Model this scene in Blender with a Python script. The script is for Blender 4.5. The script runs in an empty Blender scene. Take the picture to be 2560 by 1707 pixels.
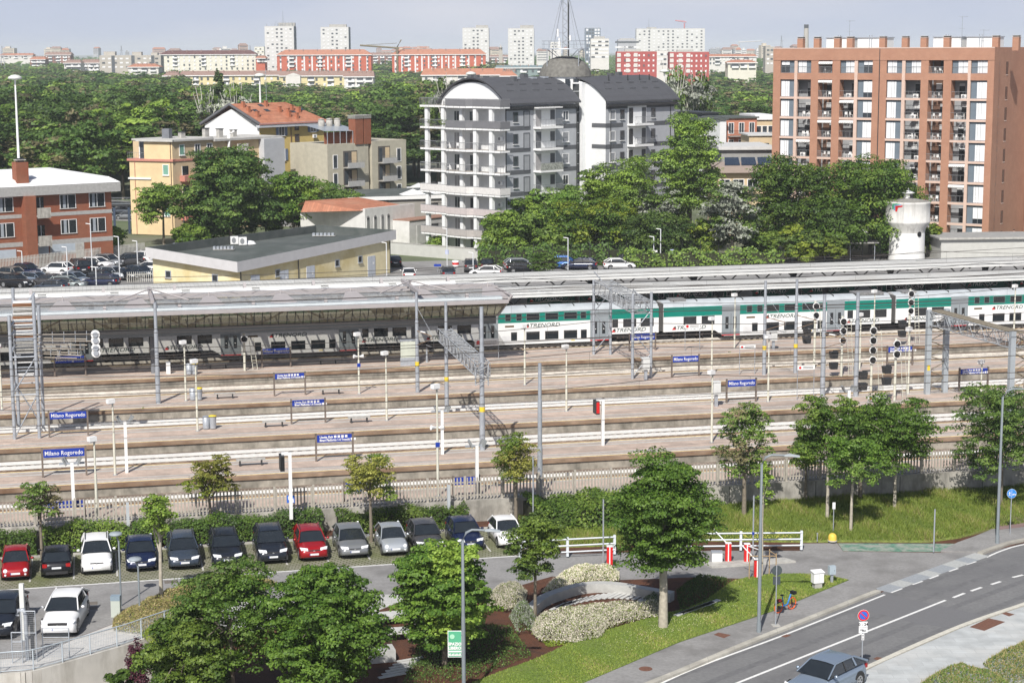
import bpy, math, random
import numpy as np
from mathutils import Vector, Matrix
random.seed(7)
S=bpy.context.scene; COL=S.collection
HAZE=0.00011
# ---------------------------------------------------------------- camera
HC=29.5; FPX=4600.0; PITCH=math.atan(728/4600.0); ROLL=math.radians(0.25)
cd=bpy.data.cameras.new("camera"); cam=bpy.data.objects.new("camera",cd); COL.objects.link(cam)
cd.sensor_width=36.0; cd.lens=FPX/2560*36; cd.clip_start=1; cd.clip_end=30000
fw=np.array([0,math.cos(PITCH),-math.sin(PITCH)]); up0=np.array([0,math.sin(PITCH),math.cos(PITCH)]); rt0=np.array([1.,0,0])
RT=math.cos(ROLL)*rt0-math.sin(ROLL)*up0; UP=math.sin(ROLL)*rt0+math.cos(ROLL)*up0
cam.matrix_world=Matrix(((RT[0],UP[0],-fw[0],0),(RT[1],UP[1],-fw[1],0),(RT[2],UP[2],-fw[2],HC),(0,0,0,1)))
S.camera=cam
S.render.resolution_x=1024; S.render.resolution_y=682
# ---------------------------------------------------------------- light
SUN_AZ=math.radians(14); SUN_EL=math.radians(45)
w=bpy.data.worlds.new("World"); S.world=w; w.use_nodes=True
nt=w.node_tree; nt.nodes.clear()
sky=nt.nodes.new("ShaderNodeTexSky"); sky.sky_type='NISHITA'; sky.sun_disc=False
sky.sun_elevation=SUN_EL; sky.sun_rotation=math.radians(180)+SUN_AZ; sky.altitude=120; sky.air_density=1.0; sky.dust_density=3.2; sky.ozone_density=2.5
bg=nt.nodes.new("ShaderNodeBackground"); bg.inputs[1].default_value=0.15
# milky summer haze low in the sky, mixed over the clear sky
tcw=nt.nodes.new("ShaderNodeTexCoord"); spw=nt.nodes.new("ShaderNodeSeparateXYZ"); nt.links.new(tcw.outputs['Generated'],spw.inputs[0])
mrw=nt.nodes.new("ShaderNodeMapRange"); mrw.inputs['From Min'].default_value=.10; mrw.inputs['From Max'].default_value=.27; mrw.inputs['To Min'].default_value=1; mrw.inputs['To Max'].default_value=0; nt.links.new(spw.outputs[2],mrw.inputs[0])
nzw=nt.nodes.new("ShaderNodeTexNoise"); nzw.inputs['Scale'].default_value=5; nzw.inputs['Detail'].default_value=4; mpw=nt.nodes.new("ShaderNodeMapping"); mpw.inputs['Scale'].default_value=(1,1,4); nt.links.new(tcw.outputs['Generated'],mpw.inputs[0]); nt.links.new(mpw.outputs[0],nzw.inputs['Vector'])
rpw=nt.nodes.new("ShaderNodeMix"); rpw.data_type='RGBA'; rpw.inputs[6].default_value=(3.1,3.42,4.25,1); rpw.inputs[7].default_value=(3.95,4.05,4.5,1)
mr2=nt.nodes.new("ShaderNodeMapRange"); mr2.inputs['From Min'].default_value=.4; mr2.inputs['From Max'].default_value=.75; nt.links.new(nzw.outputs[0],mr2.inputs[0]); nt.links.new(mr2.outputs[0],rpw.inputs[0])
dmw=nt.nodes.new("ShaderNodeMix"); dmw.data_type='RGBA'; dmw.blend_type='MULTIPLY'; dmw.inputs[0].default_value=1; dmw.inputs[7].default_value=(.42,.43,.45,1); nt.links.new(sky.outputs[0],dmw.inputs[6])
mxw=nt.nodes.new("ShaderNodeMix"); mxw.data_type='RGBA'; nt.links.new(mrw.outputs[0],mxw.inputs[0]); nt.links.new(dmw.outputs[2],mxw.inputs[6]); nt.links.new(rpw.outputs[2],mxw.inputs[7])
ow=nt.nodes.new("ShaderNodeOutputWorld"); nt.links.new(mxw.outputs[2],bg.inputs[0]); nt.links.new(bg.outputs[0],ow.inputs[0])
sl=bpy.data.lights.new("sun",'SUN'); sl.energy=4.5; sl.angle=math.radians(0.53); sl.color=(1,.96,.9)
so=bpy.data.objects.new("sun",sl); COL.objects.link(so)
sdir=Vector((math.sin(SUN_AZ)*math.cos(SUN_EL),math.cos(SUN_AZ)*math.cos(SUN_EL),-math.sin(SUN_EL)))
so.rotation_euler=sdir.to_track_quat('-Z','Y').to_euler(); so.location=(0,-20,80)
S.view_settings.view_transform='Standard'; S.view_settings.look='None'; S.view_settings.exposure=0.22; S.view_settings.gamma=1
try: S.cycles.max_bounces=6; S.cycles.transparent_max_bounces=12; S.cycles.volume_bounces=0
except Exception: pass
# ---------------------------------------------------------------- helpers
O3=np.array([0,0,HC])
def ray(u,v): return fw*FPX+RT*(u-1280)-UP*(v-853.5)
def G(u,v,z=0.0):
    d=ray(u,v); return O3+d*((z-HC)/d[2])
def AT(u,v,Y):
    d=ray(u,v); return O3+d*(Y/d[1])
def PR(P):
    q=np.array(P)-O3; zc=q@fw; return 1280+FPX*(q@RT)/zc, 853.5-FPX*(q@UP)/zc
def HT(P,v):
    lo,hi=-60.,500.
    for _ in range(50):
        m=(lo+hi)/2
        if PR((P[0],P[1],m))[1]>v: lo=m
        else: hi=m
    return lo
TH=math.radians(12.9); tx,ty=math.cos(TH),math.sin(TH)
def T(s,n,z=0): return np.array([s*tx-n*ty,s*ty+n*tx,z])
def SN(P): return P[0]*tx+P[1]*ty,-P[0]*ty+P[1]*tx
def plane_hit(u,v,P0,ang):
    """local x and world z where the ray meets the upright plane through P0 with direction ang"""
    d=ray(u,v); a=np.array([math.cos(ang),math.sin(ang)]); nn=np.array([-a[1],a[0]])
    k=((P0[0]-O3[0])*nn[0]+(P0[1]-O3[1])*nn[1])/(d[0]*nn[0]+d[1]*nn[1]); P=O3+d*k
    return (P[0]-P0[0])*a[0]+(P[1]-P0[1])*a[1],P[2]
def tag(o,label=None,cat=None,group=None,kind=None):
    if label: o['label']=label
    if cat: o['category']=cat
    if group: o['group']=group
    if kind: o['kind']=kind
    return o
def empty(name,loc,rz=0,label=None,cat=None,group=None,kind=None):
    o=bpy.data.objects.new(name,None); COL.objects.link(o); o.empty_display_size=.2
    o.location=tuple(float(a) for a in loc); o.rotation_euler=(0,0,rz); return tag(o,label,cat,group,kind)
def copy_tree(o,parent=None):
    c=o.copy(); COL.objects.link(c); c.parent=parent
    for ch in list(o.children): copy_tree(ch,c)
    return c
# materials
MATS={}
def mat(name,col,rough=.8,metal=0,var=.10,sc=1.2,spec=.4,bump=0,bsc=20,col2=None,c2sc=.25,c2lo=.45,c2hi=.65,streak=0,emit=None,trans=0):
    if name in MATS: return MATS[name]
    m=bpy.data.materials.new(name); m.use_nodes=True; nt=m.node_tree; N=nt.nodes; L=nt.links
    b=N['Principled BSDF']; b.inputs['Roughness'].default_value=rough; b.inputs['Metallic'].default_value=metal
    b.inputs['Specular IOR Level'].default_value=spec
    tc=N.new('ShaderNodeTexCoord')
    ns=N.new('ShaderNodeTexNoise'); ns.inputs['Scale'].default_value=sc; ns.inputs['Detail'].default_value=5; L.new(tc.outputs['Object'],ns.inputs['Vector'])
    mp=N.new('ShaderNodeMapRange'); mp.inputs['From Min'].default_value=.3; mp.inputs['From Max'].default_value=.7
    mp.inputs['To Min'].default_value=1-var; mp.inputs['To Max'].default_value=1+var; L.new(ns.outputs[0],mp.inputs[0])
    mx=N.new('ShaderNodeMix'); mx.data_type='RGBA'; mx.blend_type='MULTIPLY'; mx.inputs[0].default_value=1
    mx.inputs[6].default_value=(*col,1); cb=N.new('ShaderNodeCombineColor')
    for i in range(3): L.new(mp.outputs[0],cb.inputs[i])
    L.new(cb.outputs[0],mx.inputs[7]); out=mx.outputs[2]
    if col2:
        n2=N.new('ShaderNodeTexNoise'); n2.inputs['Scale'].default_value=c2sc; n2.inputs['Detail'].default_value=6; n2.inputs['Roughness'].default_value=.65
        if streak:
            mpp=N.new('ShaderNodeMapping'); mpp.inputs['Scale'].default_value=(1,1,streak); L.new(tc.outputs['Object'],mpp.inputs[0]); L.new(mpp.outputs[0],n2.inputs['Vector'])
        else: L.new(tc.outputs['Object'],n2.inputs['Vector'])
        m2=N.new('ShaderNodeMapRange'); m2.inputs['From Min'].default_value=c2lo; m2.inputs['From Max'].default_value=c2hi; L.new(n2.outputs[0],m2.inputs[0])
        m3=N.new('ShaderNodeMix'); m3.data_type='RGBA'; L.new(m2.outputs[0],m3.inputs[0]); L.new(out,m3.inputs[6]); m3.inputs[7].default_value=(*col2,1); out=m3.outputs[2]
    L.new(out,b.inputs['Base Color'])
    if bump:
        nb=N.new('ShaderNodeTexNoise'); nb.inputs['Scale'].default_value=bsc; nb.inputs['Detail'].default_value=3; L.new(tc.outputs['Object'],nb.inputs['Vector'])
        bp=N.new('ShaderNodeBump'); bp.inputs['Strength'].default_value=bump; bp.inputs['Distance'].default_value=.05; L.new(nb.outputs[0],bp.inputs['Height']); L.new(bp.outputs[0],b.inputs['Normal'])
    MATS[name]=m; return m
def grid_mat(name,col,line,sx,sy,wx=.03,wy=.03,rough=.8,var=.1,axes=(0,1),off=0.5,metal=0,col2=None,spec=.3,mortar_blend=1):
    """brick/tile pattern of sx by sy metres in object space"""
    if name in MATS: return MATS[name]
    m=mat(name,col,rough,metal,var,spec=spec,col2=col2); nt=m.node_tree; N=nt.nodes; L=nt.links; b=N['Principled BSDF']
    src=b.inputs['Base Color'].links[0].from_socket
    tc=N.new('ShaderNodeTexCoord'); sp=N.new('ShaderNodeSeparateXYZ'); L.new(tc.outputs['Object'],sp.inputs[0])
    cb=N.new('ShaderNodeCombineXYZ'); L.new(sp.outputs[axes[0]],cb.inputs[0]); L.new(sp.outputs[axes[1]],cb.inputs[1])
    br=N.new('ShaderNodeTexBrick'); br.offset=off; br.inputs['Scale'].default_value=1; br.inputs['Brick Width'].default_value=sx; br.inputs['Row Height'].default_value=sy
    br.inputs['Mortar Size'].default_value=wx; br.inputs['Mortar Smooth'].default_value=.2; br.inputs['Color1'].default_value=(1,1,1,1); br.inputs['Color2'].default_value=(1-var,1-var,1-var,1); br.inputs['Mortar'].default_value=(1,1,1,1)
    L.new(cb.outputs[0],br.inputs['Vector'])
    mu=N.new('ShaderNodeMix'); mu.data_type='RGBA'; mu.blend_type='MULTIPLY'; mu.inputs[0].default_value=1; L.new(src,mu.inputs[6]); L.new(br.outputs[0],mu.inputs[7])
    mx=N.new('ShaderNodeMix'); mx.data_type='RGBA'
    if mortar_blend<1:
        mm=N.new('ShaderNodeMath'); mm.operation='MULTIPLY'; mm.inputs[1].default_value=mortar_blend; L.new(br.outputs['Fac'],mm.inputs[0]); L.new(mm.outputs[0],mx.inputs[0])
    else: L.new(br.outputs['Fac'],mx.inputs[0])
    L.new(mu.outputs[2],mx.inputs[6]); mx.inputs[7].default_value=(*line,1)
    L.new(mx.outputs[2],b.inputs['Base Color']); return m
def glass_mat(name,col,alpha):
    if name in MATS: return MATS[name]
    m=bpy.data.materials.new(name); m.use_nodes=True; nt=m.node_tree; N=nt.nodes; L=nt.links; N.clear()
    o=N.new('ShaderNodeOutputMaterial'); mx=N.new('ShaderNodeMixShader'); mx.inputs[0].default_value=alpha
    tr=N.new('ShaderNodeBsdfTransparent'); tr.inputs[0].default_value=(*col,1); pb=N.new('ShaderNodeBsdfPrincipled'); pb.inputs['Base Color'].default_value=(col[0]*.55,col[1]*.55,col[2]*.55,1); pb.inputs['Roughness'].default_value=.15
    L.new(tr.outputs[0],mx.inputs[1]); L.new(pb.outputs[0],mx.inputs[2]); L.new(mx.outputs[0],o.inputs[0]); MATS[name]=m; return m
def leaf_mat(name,dark,light,tr=.24,rough=.55):
    if name in MATS: return MATS[name]
    m=bpy.data.materials.new(name); m.use_nodes=True; nt=m.node_tree; N=nt.nodes; L=nt.links
    b=N['Principled BSDF']; b.inputs['Roughness'].default_value=rough; b.inputs['Specular IOR Level'].default_value=.35
    at=N.new('ShaderNodeAttribute'); at.attribute_name='tint'
    oi=N.new('ShaderNodeObjectInfo'); 
    mx=N.new('ShaderNodeMix'); mx.data_type='RGBA'; mx.inputs[6].default_value=(*dark,1); mx.inputs[7].default_value=(*light,1); L.new(at.outputs['Fac'],mx.inputs[0])
    hs=N.new('ShaderNodeHueSaturation'); mr=N.new('ShaderNodeMapRange'); mr.inputs['To Min'].default_value=.60; mr.inputs['To Max'].default_value=1.3; L.new(oi.outputs['Random'],mr.inputs[0]); L.new(mr.outputs[0],hs.inputs['Value'])
    L.new(mx.outputs[2],hs.inputs['Color']); L.new(hs.outputs[0],b.inputs['Base Color'])
    t=N.new('ShaderNodeBsdfTranslucent'); L.new(hs.outputs[0],t.inputs[0]); ms=N.new('ShaderNodeMixShader'); ms.inputs[0].default_value=tr
    L.new(b.outputs[0],ms.inputs[1]); L.new(t.outputs[0],ms.inputs[2]); L.new(ms.outputs[0],N['Material Output'].inputs[0]); MATS[name]=m; return m
# mesh builder
class MB:
    def __init__(s): s.v=[]; s.f=[]; s.m=[]; s.ms=[]; s.sm=[]
    def mi(s,m):
        if m not in s.ms: s.ms.append(m)
        return s.ms.index(m)
    def add(s,vs,fs,m,smooth=False):
        k=len(s.v); i=s.mi(m); s.v+= [tuple(float(c) for c in p) for p in vs]
        for f in fs: s.f.append(tuple(a+k for a in f)); s.m.append(i); s.sm.append(smooth)
    def box(s,c,sz,m,rz=0):
        x,y,z=sz[0]/2,sz[1]/2,sz[2]/2; ca,sa=math.cos(rz),math.sin(rz); vs=[]
        for a,b,d in ((-x,-y,-z),(x,-y,-z),(x,y,-z),(-x,y,-z),(-x,-y,z),(x,-y,z),(x,y,z),(-x,y,z)):
            vs.append((c[0]+a*ca-b*sa,c[1]+a*sa+b*ca,c[2]+d))
        s.add(vs,[(0,3,2,1),(4,5,6,7),(0,1,5,4),(1,2,6,5),(2,3,7,6),(3,0,4,7)],m); return s
    def bx(s,x0,x1,y0,y1,z0,z1,m): return s.box(((x0+x1)/2,(y0+y1)/2,(z0+z1)/2),(abs(x1-x0),abs(y1-y0),abs(z1-z0)),m)
    def quad(s,ps,m): s.add(ps,[tuple(range(len(ps)))],m); return s
    def prism(s,poly,z0,z1,m,mt=None):
        a=sum(poly[i][0]*poly[(i+1)%len(poly)][1]-poly[(i+1)%len(poly)][0]*poly[i][1] for i in range(len(poly)))
        if a<0: poly=poly[::-1]
        n=len(poly); zz0=z0 if hasattr(z0,'__len__') else [z0]*n; zz1=z1 if hasattr(z1,'__len__') else [z1]*n
        vs=[(p[0],p[1],zz0[i]) for i,p in enumerate(poly)]+[(p[0],p[1],zz1[i]) for i,p in enumerate(poly)]
        s.add(vs,[(i,(i+1)%n,n+(i+1)%n,n+i) for i in range(n)]+[tuple(range(n-1,-1,-1))],m)
        s.add(vs[n:],[tuple(range(n))],mt or m); return s
    def tube(s,pts,r,m,seg=6,cap=True,smooth=True):
        pts=[np.array(p,float) for p in pts]; n=len(pts); rr=r if hasattr(r,'__len__') else [r]*n; vs=[]
        for i in range(n):
            d=(pts[min(i+1,n-1)]-pts[max(i-1,0)]); d=d/(np.linalg.norm(d)+1e-9)
            a=np.array([0,0,1.]) if abs(d[2])<.9 else np.array([1.,0,0]); e1=np.cross(d,a); e1/=np.linalg.norm(e1); e2=np.cross(d,e1)
            for k in range(seg):
                t=2*math.pi*k/seg; vs.append(pts[i]+rr[i]*(math.cos(t)*e1+math.sin(t)*e2))
        fs=[(i*seg+k,i*seg+(k+1)%seg,(i+1)*seg+(k+1)%seg,(i+1)*seg+k) for i in range(n-1) for k in range(seg)]
        s.add(vs,fs,m,smooth)
        if cap: s.add(vs,[tuple(range(seg)),tuple(range((n-1)*seg+seg-1,(n-1)*seg-1,-1))],m)
        return s
    def lathe(s,prof,m,seg=16,c=(0,0,0),smooth=True):
        vs=[(c[0]+r*math.cos(2*math.pi*k/seg),c[1]+r*math.sin(2*math.pi*k/seg),c[2]+z) for r,z in prof for k in range(seg)]
        fs=[(i*seg+k,i*seg+(k+1)%seg,(i+1)*seg+(k+1)%seg,(i+1)*seg+k) for i in range(len(prof)-1) for k in range(seg)]
        s.add(vs,fs,m,smooth); return s
    def disc(s,c,nrm,r,th,m,seg=20):
        c=np.array(c,float); nrm=np.array(nrm,float); nrm/=np.linalg.norm(nrm); return s.tube([c-nrm*th/2,c+nrm*th/2],r,m,seg,True,False)
    def build(s,name,parent=None,loc=None,rz=0):
        me=bpy.data.meshes.new(name); me.from_pydata(s.v,[],s.f)
        for m in s.ms: me.materials.append(m)
        me.polygons.foreach_set('material_index',s.m); me.polygons.foreach_set('use_smooth',s.sm); me.update()
        o=bpy.data.objects.new(name,me); COL.objects.link(o)
        if parent: o.parent=parent
        if loc is not None: o.location=tuple(float(a) for a in loc)
        if rz: o.rotation_euler=(0,0,rz)
        return o
def inst(src,parent,loc,rz=0,scale=None,name=None):
    c=src.copy(); COL.objects.link(c); c.parent=parent; c.location=tuple(float(a) for a in loc); c.rotation_euler=(0,0,rz)
    if scale: c.scale=scale
    return c
def proto(mb,name):
    """mesh-only prototype, linked when first used through put()"""
    me=bpy.data.meshes.new(name); me.from_pydata(mb.v,[],mb.f)
    for m in mb.ms: me.materials.append(m)
    me.polygons.foreach_set('material_index',mb.m); me.polygons.foreach_set('use_smooth',mb.sm); me.update(); return me
def put(me,name,parent,loc=(0,0,0),rz=0,scale=(1,1,1),label=None):
    o=bpy.data.objects.new(name,me); COL.objects.link(o); o.parent=parent; o.location=tuple(float(a) for a in loc); o.rotation_euler=(0,0,rz); o.scale=scale
    if label: o['label']=label
    return o
def text(body,size,m,parent,loc,rot,name='lettering',ext=.004,align='CENTER',sx=1,shear=0,bold=0):
    cu=bpy.data.curves.new(name,'FONT'); cu.body=body; cu.size=size; cu.extrude=ext; cu.align_x=align; cu.align_y='CENTER'; cu.shear=shear; cu.offset=bold; cu.resolution_u=2
    t=bpy.data.objects.new(name,cu); COL.objects.link(t)
    dg=bpy.context.evaluated_depsgraph_get(); me=bpy.data.meshes.new_from_object(t.evaluated_get(dg)); bpy.data.objects.remove(t); bpy.data.curves.remove(cu)
    me.materials.clear(); me.materials.append(m)
    o=bpy.data.objects.new(name,me); COL.objects.link(o); o.parent=parent; o.location=loc; o.rotation_euler=rot; o.scale=(sx,1,1); return o
# ---- common materials
W_white=mat('white_paint',(.78,.78,.77),.5,var=.04)
W_conc=mat('concrete',(.42,.41,.38),.9,var=.18,sc=3,col2=(.22,.21,.19),c2sc=.6,c2lo=.5,c2hi=.85)
W_concd=mat('stained_concrete',(.40,.38,.34),.95,var=.2,sc=2.5,col2=(.13,.125,.11),c2sc=1.1,c2lo=.42,c2hi=.75,streak=.25)
W_asph=mat('asphalt',(.165,.165,.17),.93,var=.16,sc=9,col2=(.11,.11,.115),c2sc=.3,c2lo=.42,c2hi=.7,bump=.2,bsc=60)
W_asph2=mat('pale_asphalt',(.265,.26,.255),.93,var=.12,sc=6,col2=(.185,.18,.175),c2sc=.35,bump=.2,bsc=60)
W_galv=mat('galvanised_steel',(.42,.45,.49),.45,.35,var=.12,sc=4)
W_dark=mat('dark_metal',(.035,.037,.04),.5,var=.1)
W_black=mat('black_plastic',(.015,.015,.016),.4,var=.05)
W_glassd=mat('dark_glass',(.02,.025,.03),.08,var=.2,spec=.8)
W_glass2=mat('window_glass',(.05,.06,.07),.12,var=.4,sc=.8,spec=.7)
W_blue=mat('sign_blue',(.015,.045,.33),.4,var=.05)
W_yel=mat('yellow_paint',(.75,.55,.05),.5,var=.05)
W_red=mat('red_paint',(.62,.02,.02),.4,var=.05)
W_cream=mat('cream_pole_paint',(.62,.61,.52),.6,var=.08)
W_grey=mat('grey_pole_paint',(.22,.25,.27),.5,var=.08)
# ================================================================ SETTING
def PP(px,z=0): return [tuple(G(u,v,z)[:2]) for u,v in px]
def sheet(name,poly,z,m,th=.05,label=None,kind='structure'):
    mb=MB(); mb.prism(poly,z-th,z,m); o=mb.build(name); o['kind']=kind
    if label: o['label']=label
    return o
def ribbon(pts,wd):
    """strip polygon of width wd centred on a list of ground points"""
    L=[];R=[]
    for i,p in enumerate(pts):
        a=np.array(pts[max(i-1,0)][:2]); b=np.array(pts[min(i+1,len(pts)-1)][:2]); d=(b-a)/np.linalg.norm(b-a); n=np.array([-d[1],d[0]])
        q=np.array(p[:2]); L.append(tuple(q+n*wd/2)); R.append(tuple(q-n*wd/2))
    return L+R[::-1]
def curb(name,px,wd,z0,z1,m,off=0,label=None,zref=0):
    pts=[G(u,v,zref) for u,v in px]; mb=MB()
    for i in range(len(pts)-1):
        mb.prism(ribbon([pts[i],pts[i+1]],wd),z0,z1+.0007*(i%2),m)
    o=mb.build(name); o['kind']='structure'; return o
def smooth_px(px,k=6):
    out=[]
    P=[px[0]]+px+[px[-1]]
    for i in range(1,len(P)-2):
        p0,p1,p2,p3=[np.array(q,float) for q in P[i-1:i+3]]
        for j in range(k):
            t=j/k; out.append(tuple(.5*((2*p1)+(-p0+p2)*t+(2*p0-5*p1+4*p2-p3)*t*t+(-p0+3*p1-3*p2+p3)*t**3)))
    out.append(tuple(px[-1])); return out
m_soil=mat('bark_mulch',(.105,.042,.022),.95,var=.35,sc=14,bump=.6,bsc=30,col2=(.05,.025,.016),c2sc=.6)
m_grass=mat('lawn_soil',(.13,.19,.035),.9,var=.35,sc=6,col2=(.15,.19,.05),c2sc=.5,bump=.5,bsc=12)
m_wild=mat('meadow_soil',(.18,.23,.05),.9,var=.4,sc=5,col2=(.20,.19,.07),c2sc=.35,bump=.5,bsc=12)
m_paver=grid_mat('grass_pavers',(.33,.31,.26),(.10,.11,.05),.36,.22,.045,.05,var=.25,col2=(.17,.19,.08))
# near ground with the sunken corner left open
wallpx=[(-120,1695),(21,1681),(78,1676),(176,1650),(272,1622),(317,1609),(374,1589),(450,1566),(500,1575),(500,1800)]
A=[T(-90,111.2),T(140,111.2)]
near=[tuple(A[0][:2]),tuple(A[1][:2]),(160,40),(-5,40)]+[tuple(G(u,v,0)[:2]) for u,v in wallpx[::-1]]+[(-70,82)]
sheet('ground',near,0,m_soil,.3)
sheet('sunken_ground',[(-90,30),(20,30),(0,99),(-90,110)],-3.2,mat('sunken_concrete_floor',(.5,.49,.46),.9,var=.12))
# lane and car park
lane=PP([(-300,1490),(311,1453),(494,1439),(887,1413),(1270,1389),(1500,1382),(1791,1376),(2003,1376),(2007,1358),(2093,1357),(2108,1378),(2351,1381),(2470,1381),(2420,1400),(2198,1479),(2124,1453),(2084,1444),(1992,1437),(1934,1437),(1864,1446),(1744,1442),(1548,1449),(1380,1440),(1240,1480),(996,1486),(900,1488),(700,1500),(500,1512),(420,1540),(290,1556),(200,1590),(90,1640),(-200,1660)])
sheet('lane',lane,.006,W_asph2,.04)
sheet('parking_pavers',[tuple(T(s,n)[:2]) for s,n in ((-45,102.8),(25.2,102.8),(25.6,109.1),(-45,109.1))],.010,m_paver,.05)
mb=MB()
for s in (-9+2.42*k for k in range(15)): mb.prism([tuple(T(s+a,n)[:2]) for a,n in ((-.05,104),(.05,104),(.05,109),(-.05,109))],.0105,.014,mat('faded_white_marking',(.5,.49,.46),.8,var=.3,sc=8))
o=mb.build('parking_bay_markings'); o['kind']='structure'
sheet('parking_edge_line',[tuple(T(s,n)[:2]) for s,n in ((-45,102.62),(25.2,102.62),(25.2,102.74),(-45,102.74))],.012,mat('white_marking',(.75,.75,.73),.7,var=.15,sc=6),.004)
mb=MB(); mb.prism([tuple(T(s,n)[:2]) for s,n in ((-45,109.1),(25.6,109.1),(25.6,109.28),(-45,109.28))],-.05,.12,W_conc); o=mb.build('parking_kerb'); o['kind']='structure'
pave=sheet('pale_footpath',PP([(996,1486),(900,1488),(700,1500),(500,1512),(430,1540),(520,1580),(860,1560),(1010,1500)]),.03,grid_mat('pale_slabs',(.5,.5,.48),(.36,.36,.34),1.2,.6,.012,var=.08))
sheet('walkway',PP([(-200,1662),(90,1642),(200,1592),(290,1558),(400,1545),(445,1562),(374,1586),(317,1606),(272,1619),(176,1647),(78,1673),(-200,1685)]),.03,mat('pale_concrete',(.5,.49,.47),.9,var=.1,sc=4))
# front lawn, right meadow
lawnp=PP([(1040,1780),(1180,1712),(1260,1680),(1354,1646),(1430,1608),(1507,1582),(1584,1560),(1647,1542),(1720,1525),(1762,1506),(1828,1459),(1864,1448),(1934,1438),(1992,1438),(2084,1445),(2122,1454),(1934,1531),(1700,1609),(1436,1722),(1300,1790)])
lawn=sheet('lawn',lawnp,.13,m_grass,.16)
meadp=PP([(1310,1372),(1500,1366),(1760,1352),(2007,1356),(2093,1355),(2320,1356),(2400,1345),(2480,1325),(2700,1290)])+[tuple(T(66,111.1)[:2]),tuple(T(25.7,111.1)[:2])]
mead=sheet('meadow',meadp,.12,m_wild,.15)
sheet('faded_green_marking',PP([(2095,1358),(2395,1359),(2350,1379),(2108,1377)]),.02,mat('worn_green_paint',(.10,.22,.16),.9,var=.3,sc=6,col2=(.30,.32,.28),c2sc=1.6,c2lo=.4,c2hi=.6),.03)
# pavements
side=PP([(1436,1722),(1700,1610),(1934,1532),(2124,1454),(2192,1476),(1700,1677),(1590,1724),(1300,1850),(1150,1850)])
sheet('pavement',side,.12,W_asph2,.15)
side2=PP([(2352,1380),(2395,1359),(2440,1343),(2480,1326),(2580,1320),(2900,1285),(2900,1300),(2620,1338),(2560,1349),(2500,1368),(2458,1383)])
sheet('pavement',side2,.12,W_asph2,.15)
sheet('red_brick_pad',PP([(2455,1306),(2480,1297),(2700,1270),(2700,1305),(2500,1328)]),.14,mat('reddish_asphalt',(.22,.15,.14),.9,var=.15))
m_kerb=grid_mat('granite_kerb',(.50,.48,.42),(.3,.29,.26),1.0,3,.01,var=.15,col2=(.33,.31,.27))
k1=smooth_px([(1500,1772),(1600,1722),(1700,1681),(1860,1614),(2030,1546),(2195,1480)])
curb('kerb',k1,.34,-.05,.13,m_kerb)
curb('kerb',smooth_px([(2450,1385),(2490,1371),(2530,1358),(2600,1346),(2760,1330)]),.34,-.05,.13,m_kerb)
# flush granite slabs, alternating tones
pa=G(2196,1474,0);pb=G(2446,1384,0); d=(pb-pa)/np.linalg.norm(pb-pa); nn=np.array([-d[1],d[0],0]); Ls=np.linalg.norm(pb-pa); ma=mat('granite_light',(.40,.41,.40),.8,var=.12,sc=8); mbk=mat('granite_dark',(.29,.31,.33),.8,var=.12,sc=8)
mb=MB(); k=0;x=0
while x<Ls-.2:
    L=min(random.uniform(.9,2.2),Ls-x); q=[pa+d*x+nn*.25,pa+d*(x+L)+nn*.25,pa+d*(x+L)-nn*.75,pa+d*x-nn*.75]
    mb.prism([tuple(a[:2]) for a in q],-.03,.022+.001*(k%2),ma if k%2 else mbk); x+=L;k+=1
o=mb.build('flush_kerb_slabs'); o['kind']='structure'
roadp=PP([(1300,1880),(1500,1776),(1600,1726),(1700,1685),(1860,1618),(2030,1550),(2195,1484),(2450,1389),(2500,1372),(2600,1348),(3100,1300),(3100,1480),(2600,1494),(2560,1510),(2400,1566),(2212,1647),(2140,1686),(2080,1730),(1900,1880)])
m_road=mat('road_asphalt',(.185,.185,.185),.9,var=.12,sc=5,col2=(.135,.135,.14),c2sc=.18,c2lo=.4,c2hi=.7,bump=.15,bsc=70)
sheet('road',roadp,.012,m_road,.05)
sheet('asphalt_patch',PP([(2060,1500),(2150,1470),(2560,1560),(2480,1580),(2300,1560)]),.016,mat('patched_asphalt',(.155,.155,.16),.9,var=.1,sc=20),.003)
curb('kerb',smooth_px([(2075,1735),(2140,1688),(2212,1652),(2400,1570),(2560,1514),(2620,1494),(3100,1400)]),.30,-.05,.13,mat('pale_granite_kerb',(.55,.53,.46),.85,var=.12,sc=5))
m_slab=grid_mat('granite_paving',(.47,.49,.49),(.37,.38,.38),1.2,.6,.012,var=.14,col2=(.55,.55,.53))
sheet('pavement',PP([(3100,1410),(2620,1500),(2560,1520),(2400,1576),(2212,1658),(2140,1694),(2080,1740),(2200,1900),(3100,1900)]),.12,m_slab,.15)
m_line=mat('road_paint',(.72,.72,.70),.7,var=.12,sc=7)
def z3(x,y): return (1700+x*.36565,1137+y*.36565)
def line(name,px,wd=.14,z=.017):
    mb=MB(); pts=[G(u,v,0) for u,v in px]; mb.prism(ribbon(pts,wd),z-.003,z,m_line); o=mb.build(name); o['kind']='structure'
line('edge_line',smooth_px([(1450,1812),(1700,1686),z3(700,1235),z3(1400,955)]))
for a,b,c,dd in ((1440,940,1515,912),(1585,885,1655,862),(1700,845,1765,822),(1835,795,1898,775),(1950,750,2020,728)): line('dashed_line',[z3(a,b),z3(c,dd)],.2)
line('edge_line',smooth_px([z3(2095,700),z3(2200,655),z3(2352,612),z3(2700,560)]))
m_tyrew=mat('tyre_darkened_asphalt',(.145,.145,.148),.85,var=.15,sc=3)
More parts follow.
